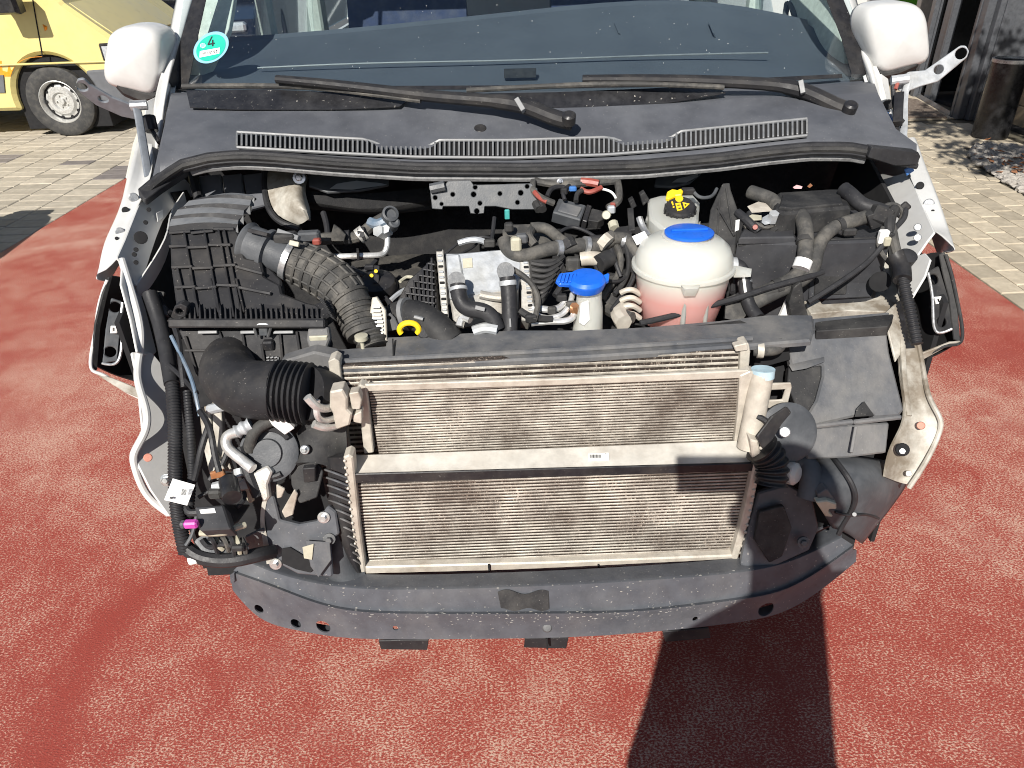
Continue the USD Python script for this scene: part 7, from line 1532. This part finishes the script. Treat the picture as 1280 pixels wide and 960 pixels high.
# ------------------------------------------------------------------ small clutter of the engine bay: thin leads, clips and labels
RC = np.random.default_rng(21)
leads = [([(600, 300, 1.62), (590, 310, 1.58), (575, 318, 1.54), (560, 330, 1.50)], .003, RUBBER), ([(556, 318, 1.56), (580, 300, 1.60), (600, 296, 1.62), (618, 298, 1.60)], .003, RUBBER),
         ([(618, 272, 1.64), (616, 290, 1.60), (614, 306, 1.55)], .005, RUBBER), ([(573, 304, 1.58), (588, 300, 1.58), (602, 301, 1.57), (612, 306, 1.55)], .007, ALU_C),
         ([(694, 338, 1.44), (706, 346, 1.42), (716, 362, 1.39), (712, 380, 1.36)], .005, RUBBER_D), ([(744, 332, 1.43), (752, 346, 1.41), (770, 352, 1.41), (782, 346, 1.43)], .004, RUBBER),
         ([(786, 310, 1.48), (794, 330, 1.45), (790, 352, 1.42), (776, 372, 1.39), (764, 388, 1.36)], .0045, RUBBER), ([(700, 290, 1.53), (714, 284, 1.55), (730, 288, 1.54), (744, 296, 1.52)], .004, RUBBER),
         ([(640, 336, 1.38), (660, 350, 1.37), (672, 372, 1.35), (668, 400, 1.31)], .006, RUBBER_D), ([(650, 388, 1.335), (664, 396, 1.325), (690, 399, 1.33)], .008, BLACK_D),
         ([(440, 334, 1.56), (452, 340, 1.54), (462, 334, 1.55), (470, 326, 1.57)], .005, RUBBER), ([(488, 376, 1.42), (500, 366, 1.45), (516, 358, 1.48)], .006, ALU_C),
         ([(482, 372, 1.43), (488, 384, 1.39), (484, 398, 1.35)], .005, RUBBER), ([(500, 352, 1.50), (510, 346, 1.52), (522, 350, 1.50)], .004, CREAM_P),
         ([(892, 300, 1.48), (906, 316, 1.46), (914, 340, 1.43), (916, 366, 1.38)], .006, RUBBER), ([(872, 292, 1.52), (886, 300, 1.50), (896, 318, 1.47)], .005, RUBBER),
         ([(930, 284, 1.50), (944, 280, 1.50), (958, 284, 1.49), (972, 276, 1.51)], .005, RUBBER_D), ([(988, 262, 1.55), (984, 272, 1.52), (976, 282, 1.50), (966, 288, 1.48)], .006, BLACK_D),
         ([(1104, 284, 1.45), (1098, 304, 1.43), (1106, 322, 1.41), (1118, 334, 1.39)], .005, RUBBER_D), ([(1044, 282, 1.46), (1050, 290, 1.45), (1062, 292, 1.45)], .006, RUBBER),
         ([(214, 400, 1.34), (222, 420, 1.28), (226, 450, 1.23), (230, 484, 1.19)], .006, RUBBER), ([(206, 452, 1.25), (226, 470, 1.21), (246, 492, 1.17)], .005, RUBBER),
         ([(288, 594, 1.08), (278, 606, 1.06), (262, 614, 1.05), (248, 622, 1.04)], .004, RUBBER), ([(300, 606, 1.07), (306, 622, 1.05), (296, 634, 1.03)], .004, RUBBER),
         ([(252, 674, 1.0), (262, 684, .99), (280, 680, .985), (296, 686, .985)], .005, RUBBER),
         ([(946, 520, 1.10), (960, 530, 1.09), (952, 546, 1.08)], .006, RUBBER), ([(1000, 560, 1.12), (1010, 570, 1.11), (1024, 568, 1.11), (1038, 566, 1.12)], .004, RUBBER)]
for pts, r, m_ in leads: part(van, 'lead', tube(pts, r, 7), m_)
for u, v, Y, m_ in ((612, 304, 1.55, BLACK_D), (566, 326, 1.50, BLACK_D), (714, 382, 1.355, RUBBER_D), (664, 398, 1.315, BLACK_D), (744, 300, 1.49, BLACK_D), (896, 316, 1.46, BLACK_D), (1062, 290, 1.44, BLACK_D), (462, 334, 1.545, BLACK_G), (518, 358, 1.47, CREAM_P), (298, 684, .98, BLACK_D), (1110, 296, 1.43, BLACK_D), (702, 372, 1.37, BLACK_D), (690, 388, 1.345, RUBBER_D)):
    part(van, 'plug', rbox(at(u, v, Y=Y), (RC.uniform(.016, .028), RC.uniform(.012, .018), RC.uniform(.012, .02)), .003), m_)
def clamp(a, b, r, m_=ZINC): part(van, 'hose_clip', tube([a, b], r, 16), m_)
clamp((696, 310, 1.452), (702, 309.5, 1.455), .0172); clamp((730, 306, 1.472), (735, 306.5, 1.475), .019); clamp((778, 300, 1.503), (783, 301, 1.50), .0158)
clamp((1006, 298, 1.437), (1006, 304, 1.428), .0177, BLACK_D); clamp((1052, 281, 1.464), (1046, 283, 1.46), .0162, BLACK_D); clamp((931, 352, 1.378), (932, 356, 1.372), .0155)
clamp((976, 357, 1.366), (968, 360, 1.364), .0177, BLACK_D)
part(van, 'wing_label', slab([(196, 266), (204, 262), (204, 272), (197, 277)], [(188, 200, 1.795), (156, 318, 1.435), (232, 236, 1.855)], .001, lift=.003), PAPER)
